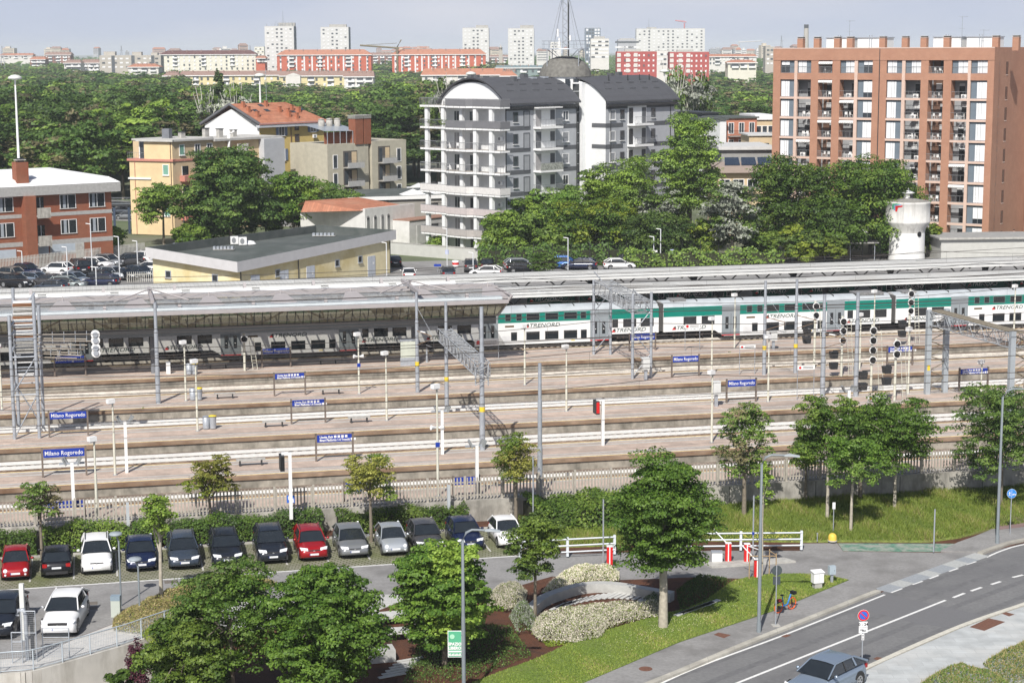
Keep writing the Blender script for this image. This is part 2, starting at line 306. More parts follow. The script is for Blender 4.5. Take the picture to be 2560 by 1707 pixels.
for k,off in enumerate((-2.6,-1.0,1.0,2.6)):
    a=G(*z3(390,1559),0);b=G(*z3(1815,993),0); d=(b-a)/np.linalg.norm(b-a); nn=np.array([-d[1],d[0],0]); pts=[a-d*14+nn*off,a+nn*off,b+nn*off,b+d*9+nn*(off-.3)]; mb=MB(); mb.prism(ribbon(pts,.42),.0125,.0142,m_tyrew); o=mb.build('tyre_wear'); o['kind']='structure'
line('centre_line',[z3(-400,1880),z3(390,1559),z3(1815,993)],.16)
for a,b,c,dd in ((1868,975,1945,945),(1990,930,2062,905),(2128,885,2192,865),(2275,837,2345,820)): line('dashed_line',[z3(a,b),z3(c,dd)],.18)
m_rust=mat('rusty_iron',(.16,.075,.05),.85,var=.2,sc=9)
for k,(px,lb,z) in enumerate([([(230,1243),(262,1228),(347,1245),(300,1266)],'rusty square cover in the front pavement near the lawn',.125),([(1980,1190),(2110,1130),(2222,1155),(2080,1216)],'largest rusty rectangular cover in the granite paving',.125),([(2200,1098),(2228,1088),(2286,1104),(2250,1117)],'small rusty cover in the granite paving behind the largest one',.125),([(692,1240),(730,1226),(760,1234),(722,1247)],'rusty gully grate in the road beside the left kerb',.019),([(1322,1394),(1345,1381),(1392,1389),(1362,1406)],'dark gully grate in the road by the no parking sign',.019)]):
    mb=MB(); mb.prism([tuple(G(*z3(x,y),0)[:2]) for x,y in px],z-.004,z+.004,m_rust); tag(mb.build('manhole_cover'),lb,'manhole cover','iron covers in the road and pavements')
for u,v,lb in ((226,1508,'square inspection cover in the lane, left of the grey control cabinet'),(226,1520,'square inspection cover in the lane just nearer than its twin'),(428,1454,'oblong drain cover in the lane behind the pale grasses')):
    p=G(u,v,0); mb=MB(); mb.box((0,0,.009),(.75,.55,.012),mat('old_drain_iron',(.16,.14,.12),.8)); o=mb.build('manhole_cover',None,(p[0],p[1],0),TH); tag(o,lb,'manhole cover','iron covers in the road and pavements')
p=G(*z3(2090,1467),0)
# round cover in the front pavement
p=G(1614,1671,.12); mb=MB(); mb.disc((0,0,.127),(0,0,1),.33,.01,m_rust); tag(mb.build('manhole_cover',None,(p[0],p[1],0)),'round rusty cover in the front pavement','manhole cover','iron covers in the road and pavements')
# ------------------------------------------------------- rail yard ground
m_ball=mat('ballast',(.25,.205,.17),.95,var=.5,sc=5,bump=.9,bsc=11,col2=(.13,.095,.07),c2sc=.3)
sheet('ballast',[tuple(T(s,n)[:2]) for s,n in ((-150,111.4),(330,111.4),(330,203),(-150,203))],.62,m_ball,.9)
far=[tuple(T(s,n)[:2]) for s,n in ((-400,203),(700,203))]+[(14000,16000),(-14000,16000)]
sheet('far_ground',far,.9,mat('far_earth',(.10,.13,.06),.95,var=.3,sc=.05,col2=(.2,.19,.15),c2sc=.01),1.2)
yard=[tuple(T(s,n)[:2]) for s,n in ((-40,203.02),(230,203.02),(230,236),(150,238),(110,236),(68,237),(62,247),(44,247.5),(38,248),(20,272),(-40,262))]
sheet('station_forecourt',yard,.96,W_asph2,.07)
# ---- platforms
m_pave=grid_mat('pink_platform_paving',(.55,.435,.36),(.38,.28,.24),.6,.6,.014,var=.12,col2=(.37,.305,.26),mortar_blend=.6)
m_pavg=mat('grey_platform_strip',(.45,.43,.40),.9,var=.14,sc=3)
m_edge=mat('platform_edge_stone',(.30,.21,.145),.9,var=.25,sc=2,col2=(.17,.10,.06),c2sc=.5)
m_tact=mat('worn_yellow_line',(.72,.56,.30),.8,var=.25,sc=4)
m_pwall=mat('platform_wall_concrete',(.36,.33,.28),.95,var=.25,sc=2,col2=(.09,.085,.07),c2sc=.7,c2lo=.4,c2hi=.8,streak=.4)
m_pdark=mat('shaded_platform_paving',(.36,.30,.27),.9,var=.12,sc=3)
S0,S1=-110,300
PLAT=[(111.6,115.8,0,1),(121.0,126.9,1,1),(133.5,139.9,1,1),(146.6,153.2,1,1),(160.2,168.6,1,1),(177.6,184.1,1,1),(188.8,197.0,1,0)]
for i,(a,b,e0,e1) in enumerate(PLAT):
    root=empty('station_platform',T(0,0,0),TH); root['kind']='structure'
    mb=MB()
    mb.bx(S0,S1,a+.12,b-.12,.3,1.27,m_pwall); mb.build('platform_wall',root)
    mb=MB(); mb.bx(S0,S1,a+.55,b-.55,1.27,1.40,m_pave); mb.build('paving',root)
    mb=MB(); 
    if e0: mb.bx(S0,S1,a,a+.55,1.20,1.405,m_edge)
    else: mb.bx(S0,S1,a,a+.55,1.27,1.405,m_pavg)
    if e1: mb.bx(S0,S1,b-.55,b,1.20,1.405,m_edge)
    else: mb.bx(S0,S1,b-.55,b,1.27,1.405,m_pavg)
    mb.build('platform_edge',root)
    mb=MB()
    if b-a>5: mb.bx(S0,S1,(a+b)/2-1.5,(a+b)/2-1.1,1.401,1.406,m_pavg); mb.bx(S0,S1,(a+b)/2+1.0,(a+b)/2+1.4,1.401,1.406,m_pavg)
    if e0: mb.bx(S0,S1,a+.8,a+1.15,1.401,1.407,m_pavg)
    if e1: mb.bx(S0,S1,b-1.15,b-.8,1.401,1.407,m_pavg)
    mb.build('grey_strip',root)
    mb=MB()
    if e0: mb.bx(S0,S1,a+.56,a+.76,1.402,1.409,m_tact)
    if e1: mb.bx(S0,S1,b-.76,b-.56,1.402,1.409,m_tact)
    if len(mb.v): mb.build('yellow_line',root)
# ---- tracks
m_railw=mat('whitewashed_rail',(.66,.655,.64),.8,var=.06,sc=3); m_rail=mat('rusty_rail',(.20,.12,.08),.6,var=.2,sc=6,col2=(.45,.42,.38),c2sc=.4); m_slp=mat('concrete_sleeper',(.42,.38,.33),.9,var=.2,sc=2); m_slpw=mat('whitened_sleeper',(.38,.35,.31),.9,var=.18,sc=2); m_railp=mat('pale_dusty_rail',(.62,.58,.52),.8,var=.2,sc=1.5)
def track(nc,mr,ms,wide):
    root=empty('railway_track',T(0,0,0),TH); root['kind']='structure'
    for sg in (-1,1):
        mb=MB(); mb.bx(S0,S1,nc+sg*.75-.04,nc+sg*.75+.04,.70,.88,mr); mb.bx(S0,S1,nc+sg*.75-.032,nc+sg*.75+.032,.88,.895,mr)
        if wide: mb.bx(S0,S1,nc+sg*.75-wide,nc+sg*.75+wide,.66,.735,mr)
        mb.build('rail',root)
    mb=MB(); s=-60
    while s<170: mb.bx(s,s+.26,nc-1.25,nc+1.25,.6,.70,ms); s+=.62
    mb.build('sleepers',root)
track(118.4,m_railw,m_slp,.11); track(131.2,m_railw,m_slpw,.06); track(144.2,m_railw,m_slpw,.08); track(157.4,m_railp,m_slp,.07); track(171.9+2.4,m_railp,m_slp,.05); track(186.45,m_rail,m_slp,0)
# drainage kerbs along the tracks
mb=MB(); mb.bx(S0,S1,170.6,170.75,.62,.95,W_conc); mb.bx(S0,S1,128.0,128.12,.62,.8,W_concd); o=mb.build('track_drain_edge',None,(0,0,0),TH); o['kind']='structure'
# ---- retaining wall and fence
root=empty('retaining_wall',T(-110,111.3,0),TH,'weathered concrete retaining wall below the picket fence of the station','wall')
mb=MB(); mb.bx(0,330,-.18,.18,-.4,1.38,W_concd); mb.build('wall',root)
mb=MB()
for k in range(56): mb.bx(k*6-.02,k*6+.02,-.195,-.181,0,1.3,W_dark)
mb.build('joint',root)
root=empty('picket_fence',T(-40,111.35,1.38),TH,'long grey concrete picket fence on top of the retaining wall along the first platform','fence')
m_pick=mat('fence_concrete',(.40,.37,.32),.9,var=.15,sc=3); pk=MB(); x=0
while x<125:
    if abs((x+1.2)%2.4-1.2)>.1:
        tp=1.42+random.uniform(-.01,.01); ry=random.uniform(-.01,.01); pk.bx(x-.045,x+.045,-.03+ry,.03+ry,.08,tp,m_pick); pk.add([(x-.045,-.03,tp),(x+.045,-.03,tp),(x+.045,.03,tp),(x-.045,.03,tp),(x,0,tp+.06)],[(0,1,4),(1,2,4),(2,3,4),(3,0,4)],m_pick)
    x+=.215
pk.build('pickets',root)
rl=MB(); rl.bx(0,125,.035,.09,.25,.33,m_pick); rl.bx(0,125,.035,.09,1.1,1.18,m_pick); rl.build('rail',root)
pmesh=MB(); pmesh.bx(-.07,.07,-.07,.07,0,1.55,m_pick); pme=proto(pmesh,'post')
for k in range(53): put(pme,'post',root,(k*2.4,0,0))
# ================================================================ VEGETATION
LM={'maple':leaf_mat('maple_leaves',(.045,.105,.012),(.145,.245,.032)),
'bright':leaf_mat('bright_leaves',(.10,.18,.02),(.27,.38,.06)),
'olive':leaf_mat('olive_leaves',(.20,.21,.03),(.46,.46,.10)),
'dark':leaf_mat('dark_leaves',(.038,.085,.018),(.12,.20,.04)),
'mid':leaf_mat('mid_leaves',(.06,.12,.02),(.19,.28,.055)),
'grey':leaf_mat('silver_leaves',(.17,.20,.14),(.52,.54,.46)),
'lime':leaf_mat('lime_leaves',(.17,.25,.02),(.40,.48,.06)),
'purple':leaf_mat('purple_leaves',(.035,.010,.018),(.11,.03,.045),.15),
'brown':leaf_mat('brownish_leaves',(.10,.10,.045),(.23,.20,.10)),
'pink':leaf_mat('pale_pink_tips',(.50,.52,.34),(.90,.80,.72),.15),
'grass':leaf_mat('grass_blades',(.13,.21,.03),(.35,.42,.08),.3),
'straw':leaf_mat('dry_grass',(.24,.22,.07),(.55,.45,.22),.3)}
m_bark=mat('bark',(.20,.17,.13),.95,var=.25,sc=6); m_barkp=mat('pale_bark',(.42,.38,.31),.9,var=.2,sc=5)
def leaves_mesh(name,P,Nrm,size,tint,m,rng,aspect=.7,m2=None,pick=None):
    n=len(P); a=rng.normal(size=(n,3)); e1=np.cross(Nrm,a); e1/=np.linalg.norm(e1,axis=1)[:,None]+1e-9; e2=np.cross(Nrm,e1)
    s=size*rng.uniform(.6,1.35,n)[:,None]; e1=e1*s*.5; e2=e2*s*.5*aspect
    V=np.stack([P-e1-e2*.4,P+e2,P+e1-e2*.3,P-e2],1).reshape(-1,3)
    me=bpy.data.meshes.new(name); me.vertices.add(4*n); me.vertices.foreach_set('co',V.astype(np.float32).ravel())
    me.loops.add(4*n); me.loops.foreach_set('vertex_index',np.arange(4*n,dtype=np.int32)); me.polygons.add(n); me.polygons.foreach_set('loop_start',np.arange(0,4*n,4,dtype=np.int32)); 
    me.materials.append(m)
    if m2 is not None: me.materials.append(m2); me.polygons.foreach_set('material_index',pick.astype(np.int32))
    at=me.attributes.new('tint','FLOAT','FACE'); at.data.foreach_set('value',tint.astype(np.float32)); me.update(calc_edges=True); me.validate(); return me
def crown(name,blobs,nleaf,size,kind,seed=0,sub=.36,nsub=26,fill=.25,up=.45,kind2=None,mix=0):
    """blobs: (cx,cy,cz,rx,ry,rz). leaves gather on sub-clumps spread over every blob"""
    rng=np.random.default_rng(seed); B=np.array(blobs,float); wt=(B[:,3]*B[:,4]+B[:,3]*B[:,5]+B[:,4]*B[:,5]); wt/=wt.sum()
    Ps=[];Ns=[];Ts=[]
    for b,wv in zip(B,wt):
        nl=int(nleaf*wv); ns=max(6,int(nsub*(1 if len(B)<4 else .8))); d=rng.normal(size=(ns,3)); d/=np.linalg.norm(d,axis=1)[:,None]; d[:,2]=np.where(d[:,2]<-.55,-d[:,2],d[:,2])
        rr=rng.uniform(.55,.92,ns)[:,None]; C=b[:3]+d*rr*b[3:]; ctint=rng.uniform(.15,.85,ns); k=rng.integers(0,ns,nl); dd=rng.normal(size=(nl,3)); dd/=np.linalg.norm(dd,axis=1)[:,None]
        dd[:,2]=np.where(dd[:,2]<-.3,-dd[:,2]*.6,dd[:,2])
        r=sub*rng.uniform(.7,1.1,nl)[:,None]*rng.uniform(.7,1.3,ns)[k][:,None]
        P=C[k]+dd*r*b[3:]*np.array([1,1,.60]); f=rng.random(nl)<fill; q=rng.normal(size=(nl,3)); q/=np.linalg.norm(q,axis=1)[:,None]
        P[f]=(b[:3]+q*rng.uniform(.2,.8,nl)[:,None]*b[3:])[f]
        N=dd*.7+d[k]*.4+rng.normal(size=(nl,3))*.45; N[:,2]+=up; N/=np.linalg.norm(N,axis=1)[:,None]
        Ps.append(P);Ns.append(N);Ts.append(np.clip(ctint[k]+rng.normal(size=nl)*.24,0,1))
    P=np.concatenate(Ps);N=np.concatenate(Ns);Tn=np.concatenate(Ts); m2=None;pick=None
    if kind2: m2=LM[kind2]; cl=np.sin(P[:,0]*1.7+seed)+np.sin(P[:,1]*1.3)+np.sin(P[:,2]*1.9+2*seed); pick=(cl+rng.normal(size=len(P))*.5)>(1.5-3*mix)
    return leaves_mesh(name,P,N,size,Tn,LM[kind],rng,m2=m2,pick=pick)
def trunk_mb(h,r,cz,cr,seed,m,nb=6,lean=0):
    rd=random.Random(seed); mb=MB(); top=np.array([lean,0,h]); mb.tube([(0,0,-.3),(lean*.2,0,h*.35),(lean*.7,.05,h*.7),top],[r*1.15,r*.9,r*.75,r*.5],m,7)
    for k in range(nb):
        a=rd.uniform(0,6.28); z0=h*rd.uniform(.55,.98); L=cr*rd.uniform(.5,.85); zz=cz+rd.uniform(-.2,.6)*cr*.7; p0=np.array([lean*z0/h,0,z0]); p2=np.array([L*math.cos(a),L*math.sin(a),max(zz,z0+.3)])
        mb.tube([p0,(p0*.5+p2*.5)+np.array([0,0,.15*cr]),p2],[r*.45,r*.28,r*.08],m,5)
    return mb
def blobset(r,h,seed,n=9,shape='round'):
    """crown of radius r and height h, bottom at 0"""
    rd=random.Random(seed); B=[(0,0,h*.5,r*.52,r*.52,h*.38)]
    for i in range(n):
        a=i*2.4+rd.uniform(-.4,.4); f=(i+.5)/n; z=h*(.2+.68*f)
        if shape=='cone': w=(1-f)*.72+.06
        elif shape=='oval': w=.62*math.sin(math.pi*(.12+.8*f))
        elif shape=='umbrella': w=.35+.3*f; z=h*(.35+.45*f)
        else: w=.6*math.sqrt(max(0.05,1-((z/h-.45)/.55)**2))
        b=r*rd.uniform(.24,.50)*(1.0 if shape!='cone' else (1.15-.65*f)); B.append((w*r*math.cos(a),w*r*math.sin(a),z,b,b,b*rd.uniform(.65,.9)))
    return B
TREEN=[0]
def tree(name,u,vb,vt,wpx,label,kind='maple',z=.1,zc=.3,nleaf=14000,size=.17,shape='round',cat='tree',group=None,bark=None,kind2=None,mix=0,nb=7,tr=None,P=None,lean=0,depth=1,sub=.36,fill=.25,nsub=26,nbl=9):
    """tree whose foot shows at (u,vb) [or stands at P], top at row vt, crown wpx wide; zc = share of height below the crown"""
    if P is None: P=G(u,vb,z)
    sc=FPX/((np.array(P)-O3)@fw); H=HT(P,vt)-P[2]; r=wpx/2/sc; TREEN[0]+=1; seed=TREEN[0]*13+5
    root=empty(name,P,random.uniform(0,6),label,cat,group)
    cb=H*zc; me=crown('crown',blobset(r,H-cb,seed,nbl,shape),nleaf,size,kind,seed,sub=sub,fill=fill,nsub=nsub,kind2=kind2,mix=mix); put(me,'crown',root,(lean,0,cb),scale=(1,depth,1))
    trunk_mb(cb+(H-cb)*.55,tr or max(.06,.02*H),cb+(H-cb)*.5,r,seed,bark or m_bark,nb,lean).build('trunk',root)
    return root
MG='young trees around the car park'
tree('street_tree',105,1392,1195,128,'small sparse olive tree in the hedge, leftmost along the picket fence','mid',zc=.42,nleaf=4200,size=.13,kind2='brown',mix=.4,group=MG,nbl=11,sub=.3,fill=.1,nb=12)
tree('street_tree',528,1345,1134,150,'yellowish young tree in the hedge in front of the whitewashed fence panel','olive',zc=.38,nleaf=7500,size=.13,group=MG,kind2='lime',mix=.3,nbl=13,sub=.28,fill=.08,nb=12)
tree('street_tree',928,1350,1126,162,'yellow green young tree behind the gap in the hedge between the parked cars','olive',zc=.34,nleaf=8000,size=.13,group=MG,kind2='bright',mix=.5,nbl=11)
tree('street_tree',1290,1318,1073,145,'yellow green young tree in front of the picket fence by the tall grey mast','olive',zc=.36,nleaf=8000,size=.13,group=MG,kind2='bright',mix=.45,nbl=11,shape='oval')
tree('street_tree',1658,1567,1128,292,'large dark green maple with a thick pale trunk on the front lawn','maple',zc=.20,nleaf=52000,size=.15,shape='oval',bark=m_barkp,tr=.24,nbl=26,nsub=16,sub=.42,cat='maple tree')
tree('street_tree',1338,1545,1266,172,'slim airy tree rising from the pale pink shrubs','mid',zc=.26,nleaf=14000,size=.13,shape='oval',tr=.09,kind2='bright',mix=.25,nbl=13)
P=G(1112,1668,0); tree('street_tree',0,0,1336,272,'large dense tree behind the street lamp with the green notice','maple',P=P,zc=.05,nleaf=52000,size=.15,shape='oval',nbl=26,nsub=18,kind2='bright',mix=.08,cat='maple tree')
P=G(812,1790,0); tree('street_tree',0,0,1396,345,'widest dark maple at the bottom, right of the sunken walkway','maple',P=P,zc=.04,nleaf=60000,size=.15,shape='oval',nbl=26,nsub=18,cat='maple tree')
P=G(582,1760,0); tree('street_tree',0,0,1388,300,'airy green tree between the pale grasses and the widest maple','mid',P=P,zc=.06,nleaf=30000,size=.13,shape='oval',nbl=24,sub=.34,fill=.15,kind2='maple',mix=.4)
P=G(455,1850,-1.5); tree('street_tree',0,0,1520,270,'bright green maple in the sunken corner at the bottom left','maple',P=P,zc=.05,nleaf=40000,size=.15,kind2='bright',mix=.45,nbl=16,cat='maple tree')
P=G(300,1840,-2.5); tree('street_tree',0,0,1655,100,'small maple in front of the bare concrete wall at bottom left','maple',P=P,zc=.1,nleaf=4000,size=.18,nbl=8)
tree('street_tree',404,1507,1238,115,'bare silvery young tree with a tuft of bright leaves above the pale grasses','bright',zc=.60,nleaf=4200,size=.13,shape='oval',bark=m_barkp,tr=.11,nbl=8,nb=16,group=MG)
tree('street_tree',1860,1292,1005,180,'sparse airy tree at the left end of the meadow against the fence','mid',zc=.20,nleaf=12000,size=.14,shape='oval',group='trees in the meadow by the retaining wall',nbl=18,sub=.28,fill=.08,kind2='brown',mix=.2)
tree('street_tree',1905,1440,1135,62,'staked sapling with thin white stems and a light green top beside the red barriers','bright',zc=.48,nleaf=1500,size=.14,shape='oval',bark=m_barkp,tr=.05,nbl=9,nb=10)
tree('street_tree',2068,1296,985,190,'taller green tree in the meadow, second trunk from the left','maple',zc=.24,nleaf=17000,size=.15,group='trees in the meadow by the retaining wall',bark=m_barkp,tr=.11,kind2='bright',mix=.3,nbl=15)
tree('street_tree',2127,1328,1085,165,'lower green tree nearest the lane among the meadow trees','maple',zc=.36,nleaf=7500,size=.14,group='trees in the meadow by the retaining wall',bark=m_barkp,tr=.1,nbl=12,kind2='mid',mix=.3)
tree('street_tree',2150,1246,1000,180,'broad green tree close to the wall, behind the lower meadow tree','mid',zc=.3,nleaf=14000,size=.15,group='trees in the meadow by the retaining wall',nbl=14,kind2='maple',mix=.5)
tree('street_tree',2236,1272,998,225,'rounded dark green tree, rightmost of the meadow group','maple',zc=.28,nleaf=21000,size=.15,group='trees in the meadow by the retaining wall',bark=m_barkp,tr=.11,nbl=16)
tree('street_tree',2014,1252,1060,90,'thin tree in the shade at the foot of the wall, left in the meadow group','mid',zc=.4,nleaf=4000,size=.14,group='trees in the meadow by the retaining wall',nbl=9)
tree('street_tree',2500,1262,955,300,'wide feathery dark tree at the right edge behind the street lamp','dark',zc=.10,nleaf=30000,size=.14,nbl=20,sub=.28,fill=.12,kind2='mid',mix=.4)
# ---- hedges: leaf cloud boxes
def hedge(name,s0,s1,n0,n1,h,label,kind='maple',kind2='bright',mix=.4,dens=230,size=.13,z0=.05,wav=.12,cat='hedge',group='clipped hedges along the wall'):
    rng=np.random.default_rng(int(abs(s0)*7+s1)); root=empty(name,T((s0+s1)/2,(n0+n1)/2,z0),TH,label,cat,group)
    L=s1-s0;W=n1-n0; n=int(dens*L*(h+W)); x=rng.uniform(-L/2,L/2,n); hh=h*(1+wav*np.sin(x*1.3+s0)+wav*.6*np.sin(x*3.1)); t=rng.uniform(0,1,n)*(h+W)
    side=t<h; y=np.where(side,-W/2+.12*rng.normal(size=n),-W/2+(t-h)); z=np.where(side,hh*rng.uniform(0.02,1,n),hh+.08*rng.normal(size=n))
    y+=.10*np.sin(x*2.3+z*3); N=np.stack([rng.normal(size=n)*.6,np.where(side,-1.,-.2)+.5*rng.normal(size=n),np.where(side,.5,1.)+.4*rng.normal(size=n)],1); N/=np.linalg.norm(N,axis=1)[:,None]
    cl=np.sin(x*2.1)+np.sin(x*.7+z*2); pick=(cl+rng.normal(size=n)*.8)>(1.2-2.4*mix)
    me=leaves_mesh('foliage',np.stack([x,y,z],1),N,size,np.clip(rng.uniform(.1,.9,n)+.2*np.sin(x*3+z*5),0,1),LM[kind],rng,m2=LM[kind2],pick=pick); put(me,'foliage',root)
    mb=MB(); 
    for k in range(max(2,int(L/1.2))): mb.tube([(-L/2+.4+k*1.2,0,-.05),(-L/2+.5+k*1.2,.05,h*.85)],[.05,.03],m_bark,5)
    mb.bx(-L/2+.15,L/2-.15,-W/2+.2,W/2-.12,.1,h*.82,mat('hedge_core_dark',(.03,.035,.015),.95)); mb.build('stems',root); return root  # solid near-black box fills the hedge behind the leaves
hedge('hedge',-14,-3.9,109.5,110.95,1.25,'dark green hedge at the left end behind the red and the black car','maple','mid',.3)
hedge('hedge',-3.6,3.4,109.45,110.95,1.45,'light green hedge behind the tall white car','maple','bright',.7)
hedge('hedge',3.5,13.2,109.5,110.95,1.35,'smooth dark hedge behind the row of dark cars','dark','maple',.6)
hedge('hedge',14.0,22.3,109.6,110.95,1.2,'green hedge behind the silver cars, right of the young tree','maple','bright',.5)
hedge('shrub_mass',25.9,33.8,107.2,110.9,1.5,'wide bright shrub bank between the last parked car and the big maple','bright','maple',.4,dens=170,size=.17,cat='shrubs',group=None)
# ---- shrubs as clumps
def shrub(name,P,r,h,label,kind,n=900,size=.12,cat='shrub',group=None,kind2=None,mix=0,nbl=5,rx=1):
    TREEN[0]+=1; rd=random.Random(TREEN[0]); root=empty(name,P,0,label,cat,group)
    B=[(0,0,h*.45,r*.75*rx,r*.75,h*.5)]+[(rd.uniform(-.6,.6)*r*rx,rd.uniform(-.6,.6)*r,h*rd.uniform(.4,.65),r*.45,r*.45,h*.38) for _ in range(nbl)]
    put(crown('foliage',B,n,size,kind,TREEN[0],kind2=kind2,mix=mix,nsub=18),'foliage',root); mb=MB()
    for k in range(4): mb.tube([(0,0,-.1),(rd.uniform(-.3,.3)*r,rd.uniform(-.3,.3)*r,h*.6)],[.04,.02],m_bark,5)
    mb.build('stems',root); return root
shrub('purple_shrub',G(1040,1520,0),1.25,2.6,'purple leaved shrub behind the dense tree by the street lamp','purple',3800,.15,group='purple shrubs')
P=G(345,1800,-2.5); shrub('purple_shrub',P,.75,HT(P,1592)+2.5,'purple leaved shrub against the concrete wall at bottom left','purple',3500,.14,group='purple shrubs')
# pale flowering beds: stuff
def pinkbed(px,h,z0,nper,label,name='flowering_shrubs',kl='pink',gl='grass',frac=.60,size=.085,lens=.22):
    poly=[G(u,v,0)[:2] for u,v in px]; xs=[p[0] for p in poly]; ys=[p[1] for p in poly]; rng=np.random.default_rng(abs(len(px)*31+int(xs[0]*10)))
    area=abs(sum(poly[i][0]*poly[(i+1)%len(poly)][1]-poly[(i+1)%len(poly)][0]*poly[i][1] for i in range(len(poly))))/2; pts=[]
    N=int(area*nper); Q=rng.uniform([min(xs),min(ys)],[max(xs),max(ys)],(N*6,2)); ins=np.zeros(len(Q),bool); j=len(poly)-1
    for i in range(len(poly)):
        a,b=poly[i],poly[j]; c=((a[1]>Q[:,1])!=(b[1]>Q[:,1]))&(Q[:,0]<(b[0]-a[0])*(Q[:,1]-a[1])/(b[1]-a[1]+1e-12)+a[0]); ins^=c; j=i
    Q=Q[ins][:N]; n=len(Q)
    # edge distance for a rounded top
    d=np.full(n,1e9)
    for i in range(len(poly)):
        a=np.array(poly[i]);b=np.array(poly[(i+1)%len(poly)]); ab=b-a; t=np.clip(((Q-a)@ab)/(ab@ab),0,1); d=np.minimum(d,np.linalg.norm(Q-(a+t[:,None]*ab),axis=1))
    hump=.85+.15*np.sin(Q[:,0]*3.1)*np.cos(Q[:,1]*2.7)+.08*np.sin(Q[:,0]*7)*np.cos(Q[:,1]*6)
    H=h*np.clip(d/.55,.12,1)**.5*hump; zt=rng.random(n); z=H*(1-.55*zt**2.2)+z0
    P=np.stack([Q[:,0],Q[:,1],z],1); NN=rng.normal(size=(n,3))*.6; NN[:,1]-=.5; NN[:,2]+=.35; NN/=np.linalg.norm(NN,axis=1)[:,None]
    pick=(rng.random(n)>(frac+.25*(.5-zt)))
    me=leaves_mesh(name,P,NN,size,rng.random(n),LM[kl],rng,aspect=.6,m2=LM[gl],pick=pick)
    # upright tips
    k=int(n*.35); idx=rng.integers(0,n,k); b=np.stack([Q[idx,0],Q[idx,1],H[idx]*.8+z0],1); t=rng.normal(size=(k,3))*.16; t[:,2]=1; L=(lens*rng.uniform(.4,1.1,k))[:,None]; wv=rng.normal(size=(k,3)); wv[:,2]=0; wv/=np.linalg.norm(wv,axis=1)[:,None]; wv*=.018
    V=np.stack([b-wv,b+wv,b+t*L],1).reshape(-1,3); m2=bpy.data.meshes.new('tips'); m2.from_pydata(V.tolist(),[],[(3*i,3*i+1,3*i+2) for i in range(k)]); m2.materials.append(LM[kl]); at=m2.attributes.new('tint','FLOAT','FACE'); at.data.foreach_set('value',rng.random(k).astype(np.float32))
    o=bpy.data.objects.new(name,me); COL.objects.link(o); tag(o,label,None,None,'stuff'); o2=bpy.data.objects.new('tips',m2); COL.objects.link(o2); o2.parent=o; return o
def z4(x,y): return (1150+x*.2551,1330+y*.2551)
pinkbed([z4(*p) for p in ((700,1010),(780,1090),(1100,1110),(1380,1060),(1450,960),(1700,890),(1960,850),(1990,770),(1700,760),(1400,790),(1150,800),(900,860),(740,900))],.85,0,1000,'pale pink and cream flowering shrubs in front of the curved concrete bench')
pinkbed([z4(*p) for p in ((800,620),(900,640),(1020,585),(1200,515),(1560,500),(1560,430),(1250,390),(1030,440),(880,540))],.9,0,1000,'pale pink flowering shrubs behind the curved concrete bench')
pinkbed([z4(*p) for p in ((250,760),(440,800),(640,730),(660,620),(500,560),(340,600),(270,680))],.9,0,1000,'pale pink flowering shrubs left of the slim tree')
pinkbed([(280,1580),(360,1590),(450,1545),(620,1500),(700,1465),(560,1452),(490,1458),(400,1500),(330,1530),(285,1552)],.75,0,520,'dry pinkish grasses below the young silvery tree',kl='straw',frac=.8)
pinkbed([(350,1592),(400,1640),(500,1600),(560,1540),(480,1530),(420,1556)],.8,0,500,'yellow green ground cover beside the walkway railing',name='ground_cover',kl='lime',gl='grass',frac=.6)
pinkbed([z4(*p) for p in ((480,860),(560,1020),(700,1000),(760,870),(700,760),(560,740))],.95,0,450,'grey green low shrubs left of the cream flowering ones',kl='grey',gl='mid',frac=.35)
pinkbed([z4(*p) for p in ((1760,720),(1800,860),(1960,850),(1990,700),(1900,650))],.9,0,450,'grey lavender shrubs beside the big maple trunk',kl='grey',gl='dark',frac=.3)
pinkbed([z4(*p) for p in ((790,1060),(860,1130),(1040,1110),(1120,1040),(1000,1060))],.25,0,500,'lime ground cover at the mulch edge',name='ground_cover',kl='lime',gl='bright',frac=.6,lens=.1)
pinkbed([(2290,1725),(2330,1800),(2620,1800),(2500,1700),(2460,1688),(2400,1672),(2345,1690)],.55,.1,360,'low scrub in the planting at the bottom right',name='scrub',kl='straw',gl='mid',frac=.0)
pinkbed([(2455,1668),(2520,1720),(2700,1740),(2700,1560),(2560,1615),(2500,1640)],.55,.1,360,'dry grass and scrub at the right edge',name='scrub',kl='straw',gl='mid',frac=.18)
pinkbed([(1000,1720),(1180,1700),(1330,1640),(1280,1570),(1160,1560),(1050,1600)],.35,0,150,'sparse dark ground cover on the bark mulch',name='ground_cover',kl='dark',gl='mid',frac=.7)
pinkbed([(1700,1535),(1770,1500),(1830,1455),(1740,1448),(1690,1480)],.55,0,330,'dark low shrubs in the shade right of the big maple',name='ground_cover',kl='dark',gl='mid',frac=.7)
